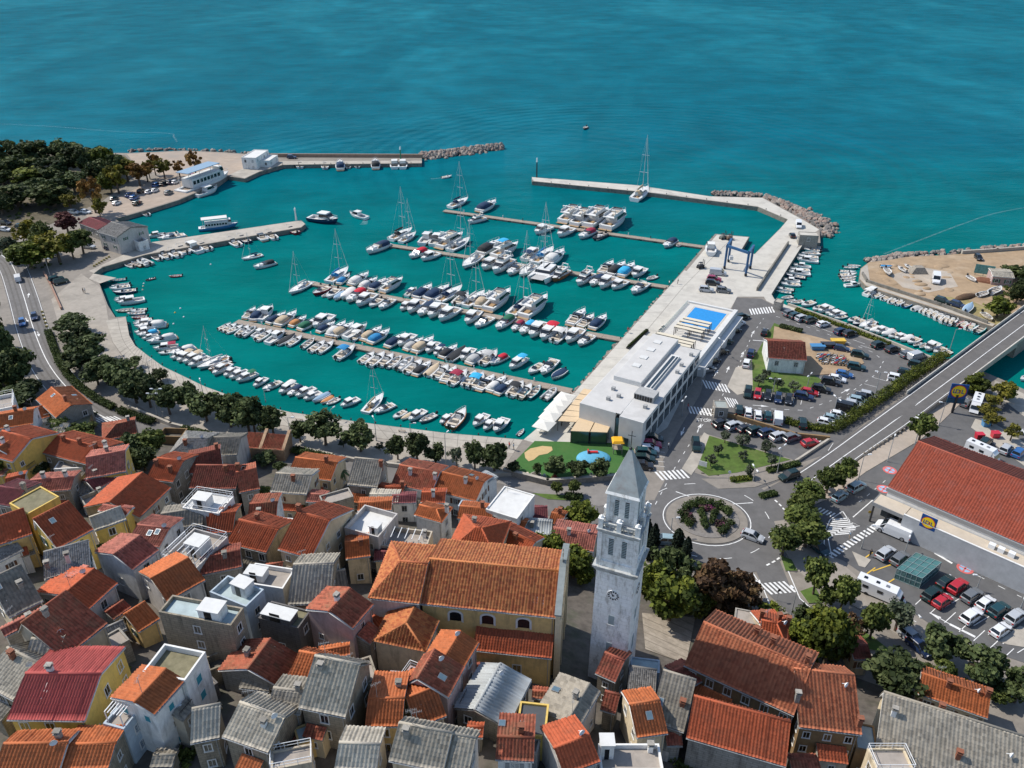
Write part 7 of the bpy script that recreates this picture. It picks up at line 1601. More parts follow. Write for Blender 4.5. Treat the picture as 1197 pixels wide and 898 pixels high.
cars(L_,'from trolley shelter in the far store row',(1,-.72),[('he',(830,324)),('ur',(884,346)),('ug',(951,390)),('hw',(1015,424)),('ut',(1077,457)),('us',(1156,490))],'far row of the store car park')
cars(L_,'from trolley shelter in the near store row',(1,-.72),[('ue',(762,382)),('hr',(812,415)),('uw',(948,487)),('hw',(1086,551))],'near row of the store car park')
cars(L_,'under the trees on the store verge',(.75,.6),[('us',(668,588)),('hn',(702,628)),('ht',(232,165))],'cars under the verge trees')
cars(VK,'from the left in the marina strip behind the store',(1,-.9),[('ue',(1014,353)),('us',(1112,384)),('ub',(1172,402))],'cars behind the store')
cars(VR,'on the sandy headland, counted from the left',(1,.3),[('ue',(645,358)),('un',(747,385))],'cars on the sandy headland')
car(VR,'vw',(602,215),(0,1),'white van parked in the middle of the sandy headland',z=1.85,k=1.3)
car(VR,'hk',(890,65),(1,1),'tiny black car on the track at the far end of the headland')
v3=(600,170,2.9925)
cars(v3,'from the top beside the boat hoist',(1,.1),[('vs',(716,447)),('um',(702,468)),('uk',(697,482)),('us',(675,505)),('ug',(735,508))],'cars beside the boat hoist')
car(v3,'vw',(998,280),(.2,1),'white van on the breakwater near the workshop box');car(v3,'hk',(976,315),(-.5,-1),'black hatchback on the breakwater beside the workshop box')
W1=(0,130,3.99);R5=(0,300,3.74)
cars(W1,'in the harbourside row by the excursion ship',(.6,-.3),[('ub',(730,345)),('uk',(763,340)),('un',(795,333)),('hw',(817,331)),('ug',(786,381)),('uk',(660,374)),('hw',(694,376)),('hw',(722,370)),('ub',(606,392)),('ub',(626,405)),('ht',(532,408)),('hw',(544,429)),('ue',(640,430)),('hm',(900,300))],'cars on the far left quay')
cars(W1,'under the trees at the upper left road',(1,.1),[('hw',(25,552)),('uk',(25,522)),('ut',(100,540)),('hw',(400,470)),('us',(345,472)),('hn',(515,640)),('us',(415,632))],'cars under the upper left trees')
cars(R5,'beside the lamp post on the upper left pavement',(1,-.25),[('ut',(245,100)),('ue',(265,110))],'two cars by the upper left lamp post')
car(R5,'vw',(78,96),(-.3,-1),'white van driving up the coast road at the left edge',k=1.0);car(R5,'hn',(150,263),(.15,1),'navy hatchback driving down the coast road');car(R5,'hb',(97,288),(.2,1),'blue car with white roof at the kerb of the coast road')
car(Vm,'un',(318,170),(1,0),'dark car parked on the left mole beside the wave wall');car(Vm,'hw',(215,190),(1,.2),'white car in front of the low mole shed')
cars(V3,'in the gap of the trees along the promenade wall',(1,.2),[('hw',(330,75)),('hs',(530,140))],'cars under the promenade trees') if False else None
# motorhomes
def camper(p,v,d,lab,L=7.0):
 a=at(*vw(v,*p),2.6);b=at(*vw(v,p[0]+d[0]*10,p[1]+d[1]*10),2.6);a.z=1.85
 r=thing('motorhome',lab,'motorhome',a,math.atan2(b.y-a.y,b.x-a.x));h=L/2
 b=MB();b.frus((-h,h*.55,-1.15,1.15),.45,(-h+.05,h*.62,-1.1,1.1),2.95);b.frus((h*.5,h,-1.05,1.05),.4,(h*.5,h*.72,-1.0,1.0),2.1);b.frus((h*.35,h*.8,-1.05,1.05),2.1,(h*.35,h*.6,-1.0,1.0),2.9);b.build('body',CP['w'],r)
 b=MB();b.frus((h*.66,h*.90,-1.0,1.0),1.25,(h*.62,h*.76,-.92,.92),2.05);b.build('windscreen',M_cglass,r)
 for x in (-h*.6,0):MB().boxz(x-.5,x+.5,-1.17,1.17,1.6,2.2).build('window',M_cglass,r)
 for x in (-h*.7,-h*.2,h*.2):MB().boxz(x-.3,x+.3,-.3,.3,2.95,3.08).build('roof_hatch',M_cglass if x<0 else M_metal,r)
 for x in (-h*.5,h*.62):
  for s in (-1,1):MB().tube((x,s*1.0,.36),(x,s*1.18,.36),.36,n=14).build('wheel',M_black,r)
camper((520,378),VL,(1,.42),'white motorhome with dark roof hatches beside the verge trees',8.6);camper((970,178),VK,(-.35,1),'white motorhome behind the tall store sign',7.0)
car(VK,'hg',(924,165),(.6,-.6),'grey hatchback beside the motorhome behind the store sign');camper((1000,405),VK,(1,.45),'white-roofed motorhome showing over the store roof ridge',7.5)
# ================================================================== TREES AND PLANTS
def leafmat(nm,cols):
 m,n,l,b=nodes(nm);b.inputs['Roughness'].default_value=.75;b.inputs['Specular IOR Level'].default_value=.25
 a=n.new('ShaderNodeAttribute');a.attribute_name='leaf';cr=n.new('ShaderNodeValToRGB');e=cr.color_ramp.elements
 for i,c in enumerate(cols):
  x=e[i] if i<2 else e.new(1);x.position=i/(len(cols)-1);x.color=(*c,1)
 e[0].position=0
 l.new(a.outputs['Fac'],cr.inputs[0]);oi=n.new('ShaderNodeObjectInfo');mr=n.new('ShaderNodeMapRange');mr.inputs[3].default_value=.75;mr.inputs[4].default_value=1.25;l.new(oi.outputs['Random'],mr.inputs[0])
 s=n.new('ShaderNodeVectorMath');s.operation='SCALE';l.new(cr.outputs[0],s.inputs[0]);l.new(mr.outputs[0],s.inputs['Scale']);l.new(s.outputs[0],b.inputs['Base Color'])
 tr=n.new('ShaderNodeBsdfTranslucent');l.new(s.outputs[0],tr.inputs[0]);mx=n.new('ShaderNodeMixShader');mx.inputs[0].default_value=.22
 l.new(b.outputs[0],mx.inputs[1]);l.new(tr.outputs[0],mx.inputs[2]);l.new(mx.outputs[0],n['Material Output'].inputs[0]); return m
LM={'evergreen':leafmat('evergreen_leaf',[(.022,.036,.012),(.062,.086,.028),(.145,.175,.068)]),'oak':leafmat('oak_leaf',[(.034,.05,.009),(.095,.12,.016),(.20,.215,.03)]),'pine':leafmat('pine_needle',[(.018,.032,.010),(.050,.070,.022),(.125,.145,.045)]),'autumn':leafmat('autumn_leaf',[(.10,.05,.015),(.22,.11,.025),(.30,.19,.05)]),'yellow':leafmat('yellowing_leaf',[(.06,.06,.012),(.15,.14,.02),(.26,.22,.03)]),'olive':leafmat('olive_leaf',[(.035,.05,.03),(.085,.105,.06),(.15,.165,.11)]),'brown':leafmat('brown_leaf',[(.05,.03,.018),(.11,.062,.03),(.16,.105,.045)]),'maroon':leafmat('maroon_leaf',[(.04,.015,.015),(.09,.03,.03),(.14,.06,.05)]),'cypress':leafmat('cypress_leaf',[(.008,.016,.012),(.018,.03,.018),(.035,.05,.025)]),'hedge':leafmat('hedge_leaf',[(.02,.035,.01),(.045,.07,.018),(.09,.12,.03)]),'green':leafmat('street_tree_leaf',[(.028,.044,.010),(.078,.104,.022),(.165,.19,.046)]),'flower':leafmat('purple_flower',[(.03,.04,.015),(.06,.05,.03),(.22,.05,.13)])}
M_bark=mat('bark',(.12,.09,.065),.95,.3,4)
def leaf_mesh(nm,cents,rad,n_per,size,m,seed,squash=.8,tall=1.0):
 r=np.random.default_rng(seed);cents=np.array(cents,float);rad=np.array(rad,float);k=len(cents);N=k*n_per
 ci=np.repeat(np.arange(k),n_per);d=r.normal(size=(N,3));d/=np.linalg.norm(d,axis=1)[:, None ];rr=rad[ci]*(r.random(N)**.4)
 p=cents[ci]+d*rr[:, None ]*np.array([1,1,squash]);nn=d+r.normal(size=(N,3))*.7+np.array([0,0,.35]);nn/=np.linalg.norm(nn,axis=1)[:, None ]
 a=np.cross(nn,r.normal(size=(N,3)));a/=np.linalg.norm(a,axis=1)[:, None ];b=np.cross(nn,a);s=size*(.6+.8*r.random(N))[:, None ]
 q=np.stack([p-a*s-b*s*.6,p+a*s-b*s*.6,p+a*s*.7+b*s*.9,p-a*s*.7+b*s*.9],1).reshape(-1,3)
 me=bpy.data.meshes.new(nm);me.vertices.add(4*N);me.vertices.foreach_set('co',q.astype(np.float32).ravel());me.loops.add(4*N);me.loops.foreach_set('vertex_index',np.arange(4*N,dtype=np.int32));me.polygons.add(N);me.polygons.foreach_set('loop_start',np.arange(N,dtype=np.int32)*4)
 at_=me.attributes.new('leaf','FLOAT','FACE');tone=np.clip(.45+(r.random(k)[ci]-.5)*.75+r.normal(size=N)*.16,0,1);at_.data.foreach_set('value',tone.astype(np.float32))
 me.materials.append(m);me.update(calc_edges= True ); return me
TP={}
def tree_proto(kind,var):
 if (kind,var) in TP: return TP[(kind,var)]
 seed=sum(map(ord,kind))*7+var;r=random.Random(seed);cents=[];rad=[]
 Ht,R=6.0,2.6
 if kind in ('cypress',):
  for i in range(26):t=i/25;cents.append((r.uniform(-.12,.12),r.uniform(-.12,.12),.5+t*5.2));rad.append(2.2*(math.sin(math.pi*min(1,.12+t*.9))**.7)*.8+.15)
  npl,sz=90,.28
 elif kind=='palm':
  npl,sz=0,0
 else :
  n={'autumn':26,'yellow':30,'brown':34,'olive':26}.get(kind,58);lo={'brown':.10,'maroon':.15,'pine':.10,'oak':.14,'evergreen':.20,'autumn':.28}.get(kind,.26)
  for i in range(n):
   for _ in range(50):
    x,y,z=r.uniform(-1,1),r.uniform(-1,1),r.uniform(-1,1)
    if .2<x*x+y*y+z*z<(.98 if r.random()<.35 else .78): break
   lob=1+.22*math.sin(3*math.atan2(y,x)+var*2)+.12*math.sin(5*math.atan2(y,x)+z*3+var)
   cents.append((x*R*.8*lob,y*R*.8*lob,Ht*(lo+(1-lo)*(.5+z*.43))));rad.append(r.choice((.35,.5,.6,.75,1.0))*r.uniform(.85,1.1)*(1.0 if kind!='autumn' else .8))
  npl,sz={'autumn':(60,.19),'olive':(70,.17),'pine':(62,.2)}.get(kind,(56,.2))
 tk=MB();top=Ht*.55
 tk.tube((0,0,-.8),(.1,.05,Ht*.3),.24,.17,8);tk.tube((.1,.05,Ht*.3),(0,0,top if kind!='cypress' else 5),.17,.07,6)
 for i in range(9):
  a=i*.75+r.random();tk.tube((.08,.04,Ht*(.27+.03*i)),(math.cos(a)*R*.55,math.sin(a)*R*.55,Ht*(.5+.05*(i%3))),.09,.03,5)
 if kind=='palm':
  fr=MB()
  for i in range(18):
   a=i*2.4;e=.2+.8*((i*7)%10)/10;pr= None
   for j in range(6):
    t=j/5;rr_=2.3*t*(.6+.4*math.cos(e));z=Ht*.8+1.6*e*t-2.2*t*t*(1.2-.4*e);w=.32*math.sin(math.pi*(t*.85+.12));c,s=math.cos(a),math.sin(a)
    L,C,Rr=(c*rr_-s*w,s*rr_+c*w,z-.1),(c*rr_,s*rr_,z),(c*rr_+s*w,s*rr_-c*w,z-.1)
    if pr:fr.add([*pr,L,C,Rr],[(0,1,4,3),(1,2,5,4)])
    pr=(L,C,Rr)
  cm=fr.mesh('crown',[mat('palm_frond',(.05,.085,.025),.6,.3,2)]);tk=MB();tk.tube((0,0,-.6),(0,0,Ht*.8),.28,.2,8)
 else :
  cm=leaf_mesh('crown',cents,rad,npl,sz,LM[kind],seed)
 TP[(kind,var)]=[('trunk',tk.mesh('trunk',[M_bark]), None , None ),('crown',cm, None , None )]
 return TP[(kind,var)]
NT=[0]
KN={'evergreen':'dark evergreen tree','oak':'bright green oak','pine':'very dark pine','autumn':'orange-brown plane tree','yellow':'yellow-green tree','olive':'small olive tree','brown':'brown-leaved tree','maroon':'maroon-leaved tree','cypress':'slender dark cypress','palm':'palm tree','green':'green street tree'}
def tree(kind,v,base,topy,wpx,label,group= None ,hill= False ):
 bx,by=vw(v,*base);P=on(bx,by) if hill else at(bx,by,1.8);P.z=ground(P.x,P.y) if hill else 1.85
 ty=vw(v,0,topy)[1];h=max(1.5,(zat(P,ty)-P.z)*.96);sc=FPX/(P.y*C30+(HC-P.z)*S30);rad=wpx/v[2]/sc/2*1.1
 r=thing('palm_tree' if kind=='palm' else 'cypress_tree' if kind=='cypress' else 'olive_tree' if kind=='olive' else 'tree',label,'tree',P,random.uniform(0,6.28),group)
 base_r={'cypress':1.75,'palm':2.3}.get(kind,2.65);s=rad/base_r;r.scale=(s,s,h/6.0)
 spawn(r,tree_proto(kind,NT[0]%6));NT[0]+=1; return r
def trees(v,where,group,items,hill= False ):
 cnt={}
 for i,(kind,base,top,w) in enumerate(items):
  tree(kind,v,base,top,w,'%s, %s %s'%(KN[kind],ordn(i+1),where),group,hill)
R5=(0,300,3.74)
trees(R5,'from the upper end of the promenade tree row','promenade trees',[('evergreen',(330,335),250,150),('evergreen',(350,400),295,125),('evergreen',(400,465),340,165),('evergreen',(350,500),395,140),('evergreen',(470,555),430,160),('evergreen',(430,560),460,120),('evergreen',(540,600),450,150),('evergreen',(590,490),435,70),('evergreen',(600,640),490,150),('evergreen',(705,545),488,72),('evergreen',(660,660),520,130),('evergreen',(745,690),550,130),('evergreen',(835,680),545,110),('evergreen',(905,720),585,140),('evergreen',(1010,745),590,150),('evergreen',(1090,765),605,140)])
trees(E_,'from the dense clump in the open part of the promenade row','promenade trees',[('evergreen',(60,640),325,230),('evergreen',(222,662),385,235),('evergreen',(460,725),530,170),('evergreen',(678,748),465,310),('olive',(835,770),685,95),('evergreen',(990,805),545,280),('olive',(1155,800),725,85)])
trees(F_,'from the left along the promenade below the moored boats','promenade trees',[('evergreen',(150,582),400,145),('evergreen',(288,598),382,165),('evergreen',(415,608),465,140),('olive',(565,630),478,110),('evergreen',(690,648),440,150),('evergreen',(828,675),465,205)])
trees(V7,'from the left on the green playground','playground trees',[('evergreen',(722,135),75,62),('evergreen',(830,148),80,45),('evergreen',(915,150),55,105),('evergreen',(1020,152),75,105),('evergreen',(1120,155),62,100)])
trees(V7,'on the verge below the playground wall','verge saplings',[('green',(922,232),170,52),('green',(1000,235),165,60)])
trees(VP,'on the triangular lawn above the roundabout','lawn olives',[('olive',(337,562),515,45),('olive',(402,572),530,58),('olive',(485,598),550,55),('olive',(312,607),563,42),('olive',(285,648),600,42),('olive',(402,627),590,42),('olive',(508,652),605,42),('olive',(424,688),640,36)])
trees(VP,'on the lawn of the small car park house','lawn olives',[('olive',(462,352),305,44),('olive',(530,362),315,48),('olive',(587,374),330,44),('olive',(487,327),290,40)])
trees(W1,'of the far left grove, counted from its outer edge','trees of the far left grove',[('pine',(45,275),108,130),('pine',(175,265),120,160),('pine',(330,255),120,140),('pine',(260,335),205,170),('evergreen',(390,315),150,160),('oak',(500,305),150,140),('evergreen',(560,330),190,110),('pine',(100,320),190,170),('oak',(150,345),250,170),('pine',(20,350),230,150),('pine',(90,445),330,190),('pine',(255,445),310,190),('pine',(15,480),370,140),('evergreen',(350,380),270,130),('evergreen',(470,345),220,120),('pine',(-60,330),180,200),('pine',(-60,470),330,200),('evergreen',(190,410),300,140),('brown',(350,350),290,80)])
trees(W1,'of the autumn trees along the far left quay','autumn trees of the far left quay',[('autumn',(448,475),285,115),('yellow',(555,385),230,115),('autumn',(655,348),230,115),('yellow',(770,315),215,85),('autumn',(728,300),180,65),('autumn',(840,305),222,70),('autumn',(915,300),170,80),('yellow',(338,470),370,85),('yellow',(700,315),220,60),('yellow',(600,330),215,110),('oak',(520,380),270,100),('autumn',(690,330),235,90),('yellow',(470,500),400,70)])
trees(W1,'of the mixed trees by the harbour building','trees by the harbour building',[('yellow',(160,655),490,120),('green',(225,680),510,110),('yellow',(280,705),555,165),('oak',(150,735),600,190),('green',(390,665),540,115),('maroon',(320,570),462,110),('olive',(60,700),568,100),('yellow',(220,720),620,120),('green',(345,690),570,90)])
trees(R5,'on the left bank of the coast road','trees left of the coast road',[('pine',(90,560),385,150),('evergreen',(30,480),295,120),('pine',(10,400),200,70),('evergreen',(90,650),565,170),('evergreen',(20,570),460,110),('pine',(-10,300),60,90),('pine',(150,600),530,90),('oak',(40,680),600,110),('yellow',(70,560),500,80)])
trees(V3,'in the gardens of the upper left town','garden trees of the old town',[('green',(290,290),200,130),('green',(400,320),225,130),('evergreen',(640,400),265,150),('green',(720,390),250,140),('evergreen',(680,440),330,120),('green',(20,480),360,110),('evergreen',(190,470),395,90),('green',(450,870),800,110),('yellow',(1120,400),335,50)], True )
trees(V4,'between the roofs in the middle of the old town','garden trees of the old town',[('palm',(895,390),275,65),('palm',(805,350),262,70),('green',(430,440),370,150),('green',(630,480),410,150),('evergreen',(445,250),198,100),('evergreen',(510,285),240,60),('green',(610,270),245,70),('green',(855,380),350,50)], True )
trees(V7,'in the oak clump left of the bell tower','oaks left of the bell tower',[('oak',(890,590),405,180),('oak',(1000,620),465,180),('oak',(1030,410),265,160),('oak',(970,385),285,110),('oak',(1050,650),560,90)], True )
VT=(640,510,3.327)
trees(VT,'of the cypresses between bell tower and roundabout','cypresses behind the bell tower',[('cypress',(407,470),335,40),('cypress',(380,430),308,36),('cypress',(503,450),355,42),('cypress',(537,485),388,34),('cypress',(395,475),390,50)], True )
trees(VT,'of the clump right of the bell tower','trees right of the bell tower',[('evergreen',(475,640),425,190),('oak',(470,715),535,195),('oak',(410,660),480,150),('evergreen',(530,690),560,150),('brown',(640,690),485,200),('brown',(720,690),530,170),('oak',(590,700),590,110),('brown',(690,640),500,130)], True )
trees(T2,'of the shrubs behind the long brown house','shrubs behind the brown house',[('brown',(640,190),60,150),('oak',(745,250),170,120),('brown',(560,210),80,160),('oak',(480,190),90,110),('yellow',(800,290),230,100),('olive',(560,235),180,110)], True )
trees(VK,'of the street trees curving along the store lane','street trees of the store lane',[('green',(345,565),425,110),('green',(265,592),465,125),('green',(178,650),535,140),('green',(145,705),590,140),('green',(125,760),655,150),('green',(165,845),700,180),('green',(55,885),760,160),('green',(700,352),208,125)])
trees(VL,'of the verge trees along the lower store car park','verge trees of the store car park',[('green',(203,385),212,130),('green',(330,455),290,125),('green',(470,595),428,135),('olive',(590,555),418,160),('evergreen',(790,705),548,190),('evergreen',(970,800),640,210),('evergreen',(1150,890),728,170),('green',(260,440),340,90),('green',(800,810),700,110),('green',(1060,890),820,120),('green',(720,780),710,70)])
trees(VL,'of the wild trees below the lane bend','wild trees below the lane',[('oak',(250,720),432,200),('oak',(170,640),500,160),('oak',(310,700),520,150),('evergreen',(560,850),668,270),('brown',(355,600),475,130),('evergreen',(150,520),440,90),('oak',(230,560),440,160),('oak',(90,580),510,130)], True )
trees(VK,'of the marina strip trees behind the store sign','trees of the marina strip',[('oak',(960,125),25,120),('yellow',(1085,175),60,115),('yellow',(1035,190),120,85),('yellow',(1008,235),168,95),('yellow',(1040,275),213,95),('yellow',(1130,345),258,80),('oak',(1110,150),58,80)])
trees(VR,'on the sandy headland','headland trees',[('pine',(1130,200),110,160),('pine',(1140,370),205,130),('oak',(1010,470),318,175),('oak',(1060,450),360,110),('pine',(1190,330),190,120),('pine',(1215,240),130,150)])
# hedges and shrubs
def hedge(name,label,pts,w,h,kind='hedge',group= None ,z=1.8,wild=.0,cat='hedge',seed=1):
 ps=[at(a,b,z) for a,b in pts];c=ps[0].copy();cents=[];rad=[];r=random.Random(seed)
 for a,b in zip(ps,ps[1:]):
  k=max(1,int((b-a).length/(w*.45)));d=(b-a).normalized();n=Vector((-d.y,d.x,0))
  for i in range(k):
   for s in (-.28,.28):
    p=a.lerp(b,(i+.5)/k)-c+n*s*w;hh=h*(1+r.uniform(-wild,wild));cents.append((p.x,p.y,hh*.5));rad.append(w*.42)
    cents.append((p.x,p.y,hh*.85));rad.append(w*.36)
 me=leaf_mesh(name,cents,rad,55,.14,LM[kind],seed,squash=.8 if not wild else 1.2)
 o=link(name,me, None ,c);tag(o,label,cat,group); return o
hz_=[vw(R5,*p) for p in ((212,332),(235,400),(265,475),(300,525),(345,572),(420,628),(500,668))]
hedge('hedge','long clipped hedge curving along the coast road, the upper one',hz_,1.7,1.2,seed=2)
hedge('hedge','clipped hedge along the coast road just right of the zebra crossing',[vw(R5,*p) for p in ((522,678),(590,705),(672,732))],1.9,1.2,seed=3)
hedge('hedge','short clipped hedge behind the grey banded roof',[vw(R5,*p) for p in ((795,762),(925,792))],1.8,1.2,seed=4);hedge('hedge','short clipped hedge behind the warm stone ruin',[vw(R5,*p) for p in ((970,802),(1065,822))],1.8,1.2,seed=5)
hedge('hedge','bright clipped hedge left of the big grey checkered gable',[vw(V4,*p) for p in ((572,192),(660,215),(752,238))],2.2,1.2,seed=6)
hedge('hedge','long ragged hedge between the car park and the bridge road',[vw(VP,*p) for p in ((728,520),(800,480),(880,425),(960,370),(1040,315),(1150,245))],2.4,2.0,'oak',seed=7,wild=.35)
hedge('hedge','low ragged hedge above the brown wall in the car park',[vw(VP,*p) for p in ((560,485),(600,497),(680,512),(728,520))],1.6,1.1,'oak',seed=8,wild=.3)
hedge('hedge','small clipped hedge on the island above the roundabout',[vw(VP,*p) for p in ((495,668),(550,655),(610,640))],1.3,.8,seed=9)
hedge('hedge','small low hedge on the traffic island by the give-way sign',[vw(VP,*p) for p in ((360,700),(440,692))],1.3,.6,'oak',seed=10);hedge('hedge','short low hedge on the splitter island of the bridge road',[vw(VP,*p) for p in ((468,762),(525,748))],1.3,.7,seed=11)
hedge('hedge','low hedge beside the lamp below the playground',[vw(V7,*p) for p in ((960,248),(1040,255))],1.5,1.1,seed=12)
hedge('hedge','thin dry hedge along the car side of the sea wall',[(930,363),(985,383),(1040,404)],1.1,.7,'oak',seed=13,wild=.4)
hedge('hedge','dark hedge beside the gravel yard of the small house',[vw(VP,*p) for p in ((540,135),(620,155))],1.4,1.1,'evergreen',seed=14)
def arc_pts(a0,a1,r,k=8): return [(rc.x+r*math.cos(R_(a0+(a1-a0)*i/k)),rc.y+r*.93*math.sin(R_(a0+(a1-a0)*i/k))) for i in range(k+1)]
def bed(label,pts,w,h,kind,seed,cat='shrub'):
 c=Vector((pts[0][0],pts[0][1],2.05));r=random.Random(seed);cents=[];rad=[]
 for (x0,y0),(x1,y1) in zip(pts,pts[1:]):
  k=max(1,int(math.hypot(x1-x0,y1-y0)/(w*.4)))
  for i in range(k):
   for s in (-.25,.25):cents.append((x0+(x1-x0)*i/k-c.x+r.uniform(-.3,.3)*w,y0+(y1-y0)*i/k-c.y+s*w,h*r.uniform(.4,.8)));rad.append(w*.42)
 o=link('flower_bed' if kind in ('flower',) else 'shrub',leaf_mesh('shrub',cents,rad,70,.15,LM[kind],seed), None ,c);tag(o,label,cat); return o
bed('green clipped arc hedge round the back of the roundabout island',arc_pts(15,165,5.0),1.9,1.3,'hedge',21);bed('green clipped arc hedge at the front left of the roundabout island',arc_pts(175,225,5.0,4),1.8,1.1,'hedge',22);bed('green clipped arc hedge at the front right of the roundabout island',arc_pts(285,350,5.0,5),1.8,1.1,'hedge',23)
bed('purple flower bed on the left side of the roundabout island',arc_pts(165,215,3.7,4),1.6,.8,'flower',24,'flower bed');bed('purple flower bed on the right side of the roundabout island',arc_pts(300,345,3.4,4),1.7,.8,'flower',25,'flower bed');bed('dark purple flower bed behind the middle of the roundabout island',arc_pts(60,120,3.2,4),1.5,.8,'flower',26,'flower bed')
bed('straight green hedge at the centre of the roundabout island, left leg',[(rc.x-1.2,rc.y-3.5),(rc.x-1.0,rc.y+2)],1.4,1.5,'hedge',27);bed('straight green hedge at the centre of the roundabout island, right leg',[(rc.x+.8,rc.y-1.5),(rc.x+2.6,rc.y+2)],1.4,1.5,'hedge',28)
# ground cover of the gardens and alleys
def ground_cover():
 r=np.random.default_rng(3);cents=[];rad=[]
 for (v,x,y,n,s) in ((V3,330,260,26,90),(V3,640,390,22,60),(V5,830,700,10,40),(V5,780,850,14,60),(V6,130,720,10,40),(V3,40,120,20,60),(VL,250,640,30,110),(VL,700,760,18,80),(VT,620,650,26,110),(V3,480,860,8,40),(T2,400,890,8,30),(V5,500,480,10,40),(VL,1000,830,20,110),(V8,560,720,6,20),(R5,30,560,60,70),(R5,40,660,40,60),(W1,150,330,60,190),(W1,120,440,50,150),(W1,190,690,24,80),(VR,1130,300,30,90),(T2,900,300,20,90)):
  for _ in range(n):
   p=on(*vw(v,x+r.normal()*s*.6,y+r.normal()*s*.35));cents.append((p.x,p.y,p.z+.3));rad.append(r.uniform(.5,1.1))
 o=link('undergrowth',leaf_mesh('undergrowth',cents,rad,60,.16,LM['green'],31,squash=.6));stuff(o)
ground_cover()
# rubble
def rubble():
 r=np.random.default_rng(5);mb=MB();ico=[]
 def rock(c,s):
  vs=[]
  for z,n,q in ((-.6,5,.8),(.1,6,1.0),(.7,4,.55)):
   for k in range(n):a=2*math.pi*k/n+r.random()*.7;vs.append((c[0]+s*q*math.cos(a)*r.uniform(.75,1.2),c[1]+s*q*math.sin(a)*r.uniform(.75,1.2),c[2]+s*z*r.uniform(.7,1.2)))
  fs=[tuple(range(4,-1,-1)),(11,12,13,14)]
  for i in range(6):fs.append((5+i,5+(i+1)%6,(i*5//6+1)%5 if False else 11+((i+1)*4//6)%4,11+(i*4//6)))
  for i in range(6):fs.append((i*5//6,((i+1)*5//6)%5,5+(i+1)%6,5+i))
  fs=[tuple(dict.fromkeys(f)) for f in fs];mb.add(vs,[f for f in fs if len(f)>2],int(r.random()*3))
 def strip(pts,wpx,n,s,zmax):
  for _ in range(n):
   t=r.random()*(len(pts)-1);i=int(t);f=t-i;a=at(*pts[i],0);b=at(*pts[i+1],0);p=a.lerp(b,f);d=(b-a).normalized();nn=Vector((-d.y,d.x,0));q=r.normal()*.45
   w=wpx[i]*(1-f)+wpx[i+1]*f;p=p+nn*q*w;rock((p.x,p.y,max(-.1,zmax*(1-abs(q)*1.1))+r.uniform(-.2,.2)),s*r.uniform(.6,1.5))
 strip([(492,185),(520,181.5),(555,177),(586,173.5)],[4.5,5.5,5.0,3],620,1.1,2.2)
 strip([(832,227.5),(860,229),(890,231)],[2.5,2.5,3],110,.8,1.5)
 strip([(895,233),(920,243),(945,255),(968,266)],[3,4.5,7,6.5],330,1.0,1.7);strip([(968,266),(964,278)],[6,3],60,.9,1.0)
 strip([(1015,307),(1040,303.5),(1060,300),(1100,298),(1160,292.5),(1230,286)],[3,3,4,3,3,3],240,.9,.9)
 strip([(640,489),(672,460),(727,398),(782,337)],[.9,.9,.9,.9],300,.5,.3)
 strip([(150,177.5),(200,175.5),(262,178),(318,182)],[2,2,2,2],110,.8,.8)
 o=mb.build('rubble',[mat('boulder_pale',(.31,.265,.225),.9,.2,.8,world= True ),mat('boulder_pink',(.27,.20,.165),.9,.2,.8,world= True ),mat('boulder_grey',(.19,.175,.16),.9,.2,.8,world= True )]);stuff(o)
rubble()
# ================================================================== LAMPS, POLES, PEOPLE, SMALL THINGS
NL={}
def lamp(v,base,topy,label,arms=1,group='street lamps',rz=0,z=1.85):
 P=at(*vw(v,*base),z);h=max(3.5,zat(P,vw(v,0,topy)[1])-z);r=thing('street_lamp',label,'street lamp',P,rz,group)
 m=MB();m.tube((0,0,0),(0,0,h),.11,.06,8);m.tube((0,0,0),(0,0,.8),.15,.14,8);m.build('pole',M_pole,r)
 for a in range(arms):
  s=1 if a==0 else -1;m=MB();m.tube((0,0,h-.1),(s*1.1,0,h+.15),.04,n=6);m.build('arm',M_pole,r);m=MB();m.frus((s*1.1-.35,s*1.1+.45,-.16,.16),h+.06,(s*1.1-.3,s*1.1+.4,-.1,.1),h+.24);m.build('lamp_head',M_lampw,r)
def lamps(v,where,items,group,arms=1,rz=0):
 for i,(b,t) in enumerate(items):lamp(v,b,t,'grey street lamp, %s %s'%(ordn(i+1),where),arms,group,rz+i)
lamps(R5,'along the promenade from the slipway',[((222,95),10),((655,512),460),((887,597),545)],'promenade lamps')
lamps(E_,'along the quay below the curved boat row',[((155,378),315),((735,548),440)],'promenade lamps');lamps(F_,'along the quay near the marina end',[((240,432),330),((490,657),405),((0,450),300)],'promenade lamps')
lamp(R5,(690,702),600,'left one of two tall floodlight masts beside the promenade trees',2,'floodlight masts');lamp(R5,(712,706),580,'right one of two tall floodlight masts beside the promenade trees',2,'floodlight masts')
lamps(VP,'in the car park, from the marina side',[((250,348),290),((180,462),400),((318,242),182),((515,372),325),((640,362),310),((740,447),395),((890,387),300),((530,672),575),((442,702),655)],'car park lamps',2)
lamps(VK,'along the bridge road footway, from the roundabout',[((415,528),410),((553,442),330),((683,360),250),((795,272),165)],'bridge road lamps')
lamps(VL,'in the store car park, from the zebra crossing',[((430,167),60),((633,192),140),((97,492),370),((972,362),310),((1178,452),400),((660,535),480)],'store car park lamps')
lamp(VR,(695,692),550,'tall street lamp at the channel corner beside the bridge');lamp(VT,(478,385),318,'street lamp with pale head beside the roundabout cypress')
lamp(E_,(388,775),510,'tall grey lamp mast in front of the dark twin-crowned tree')
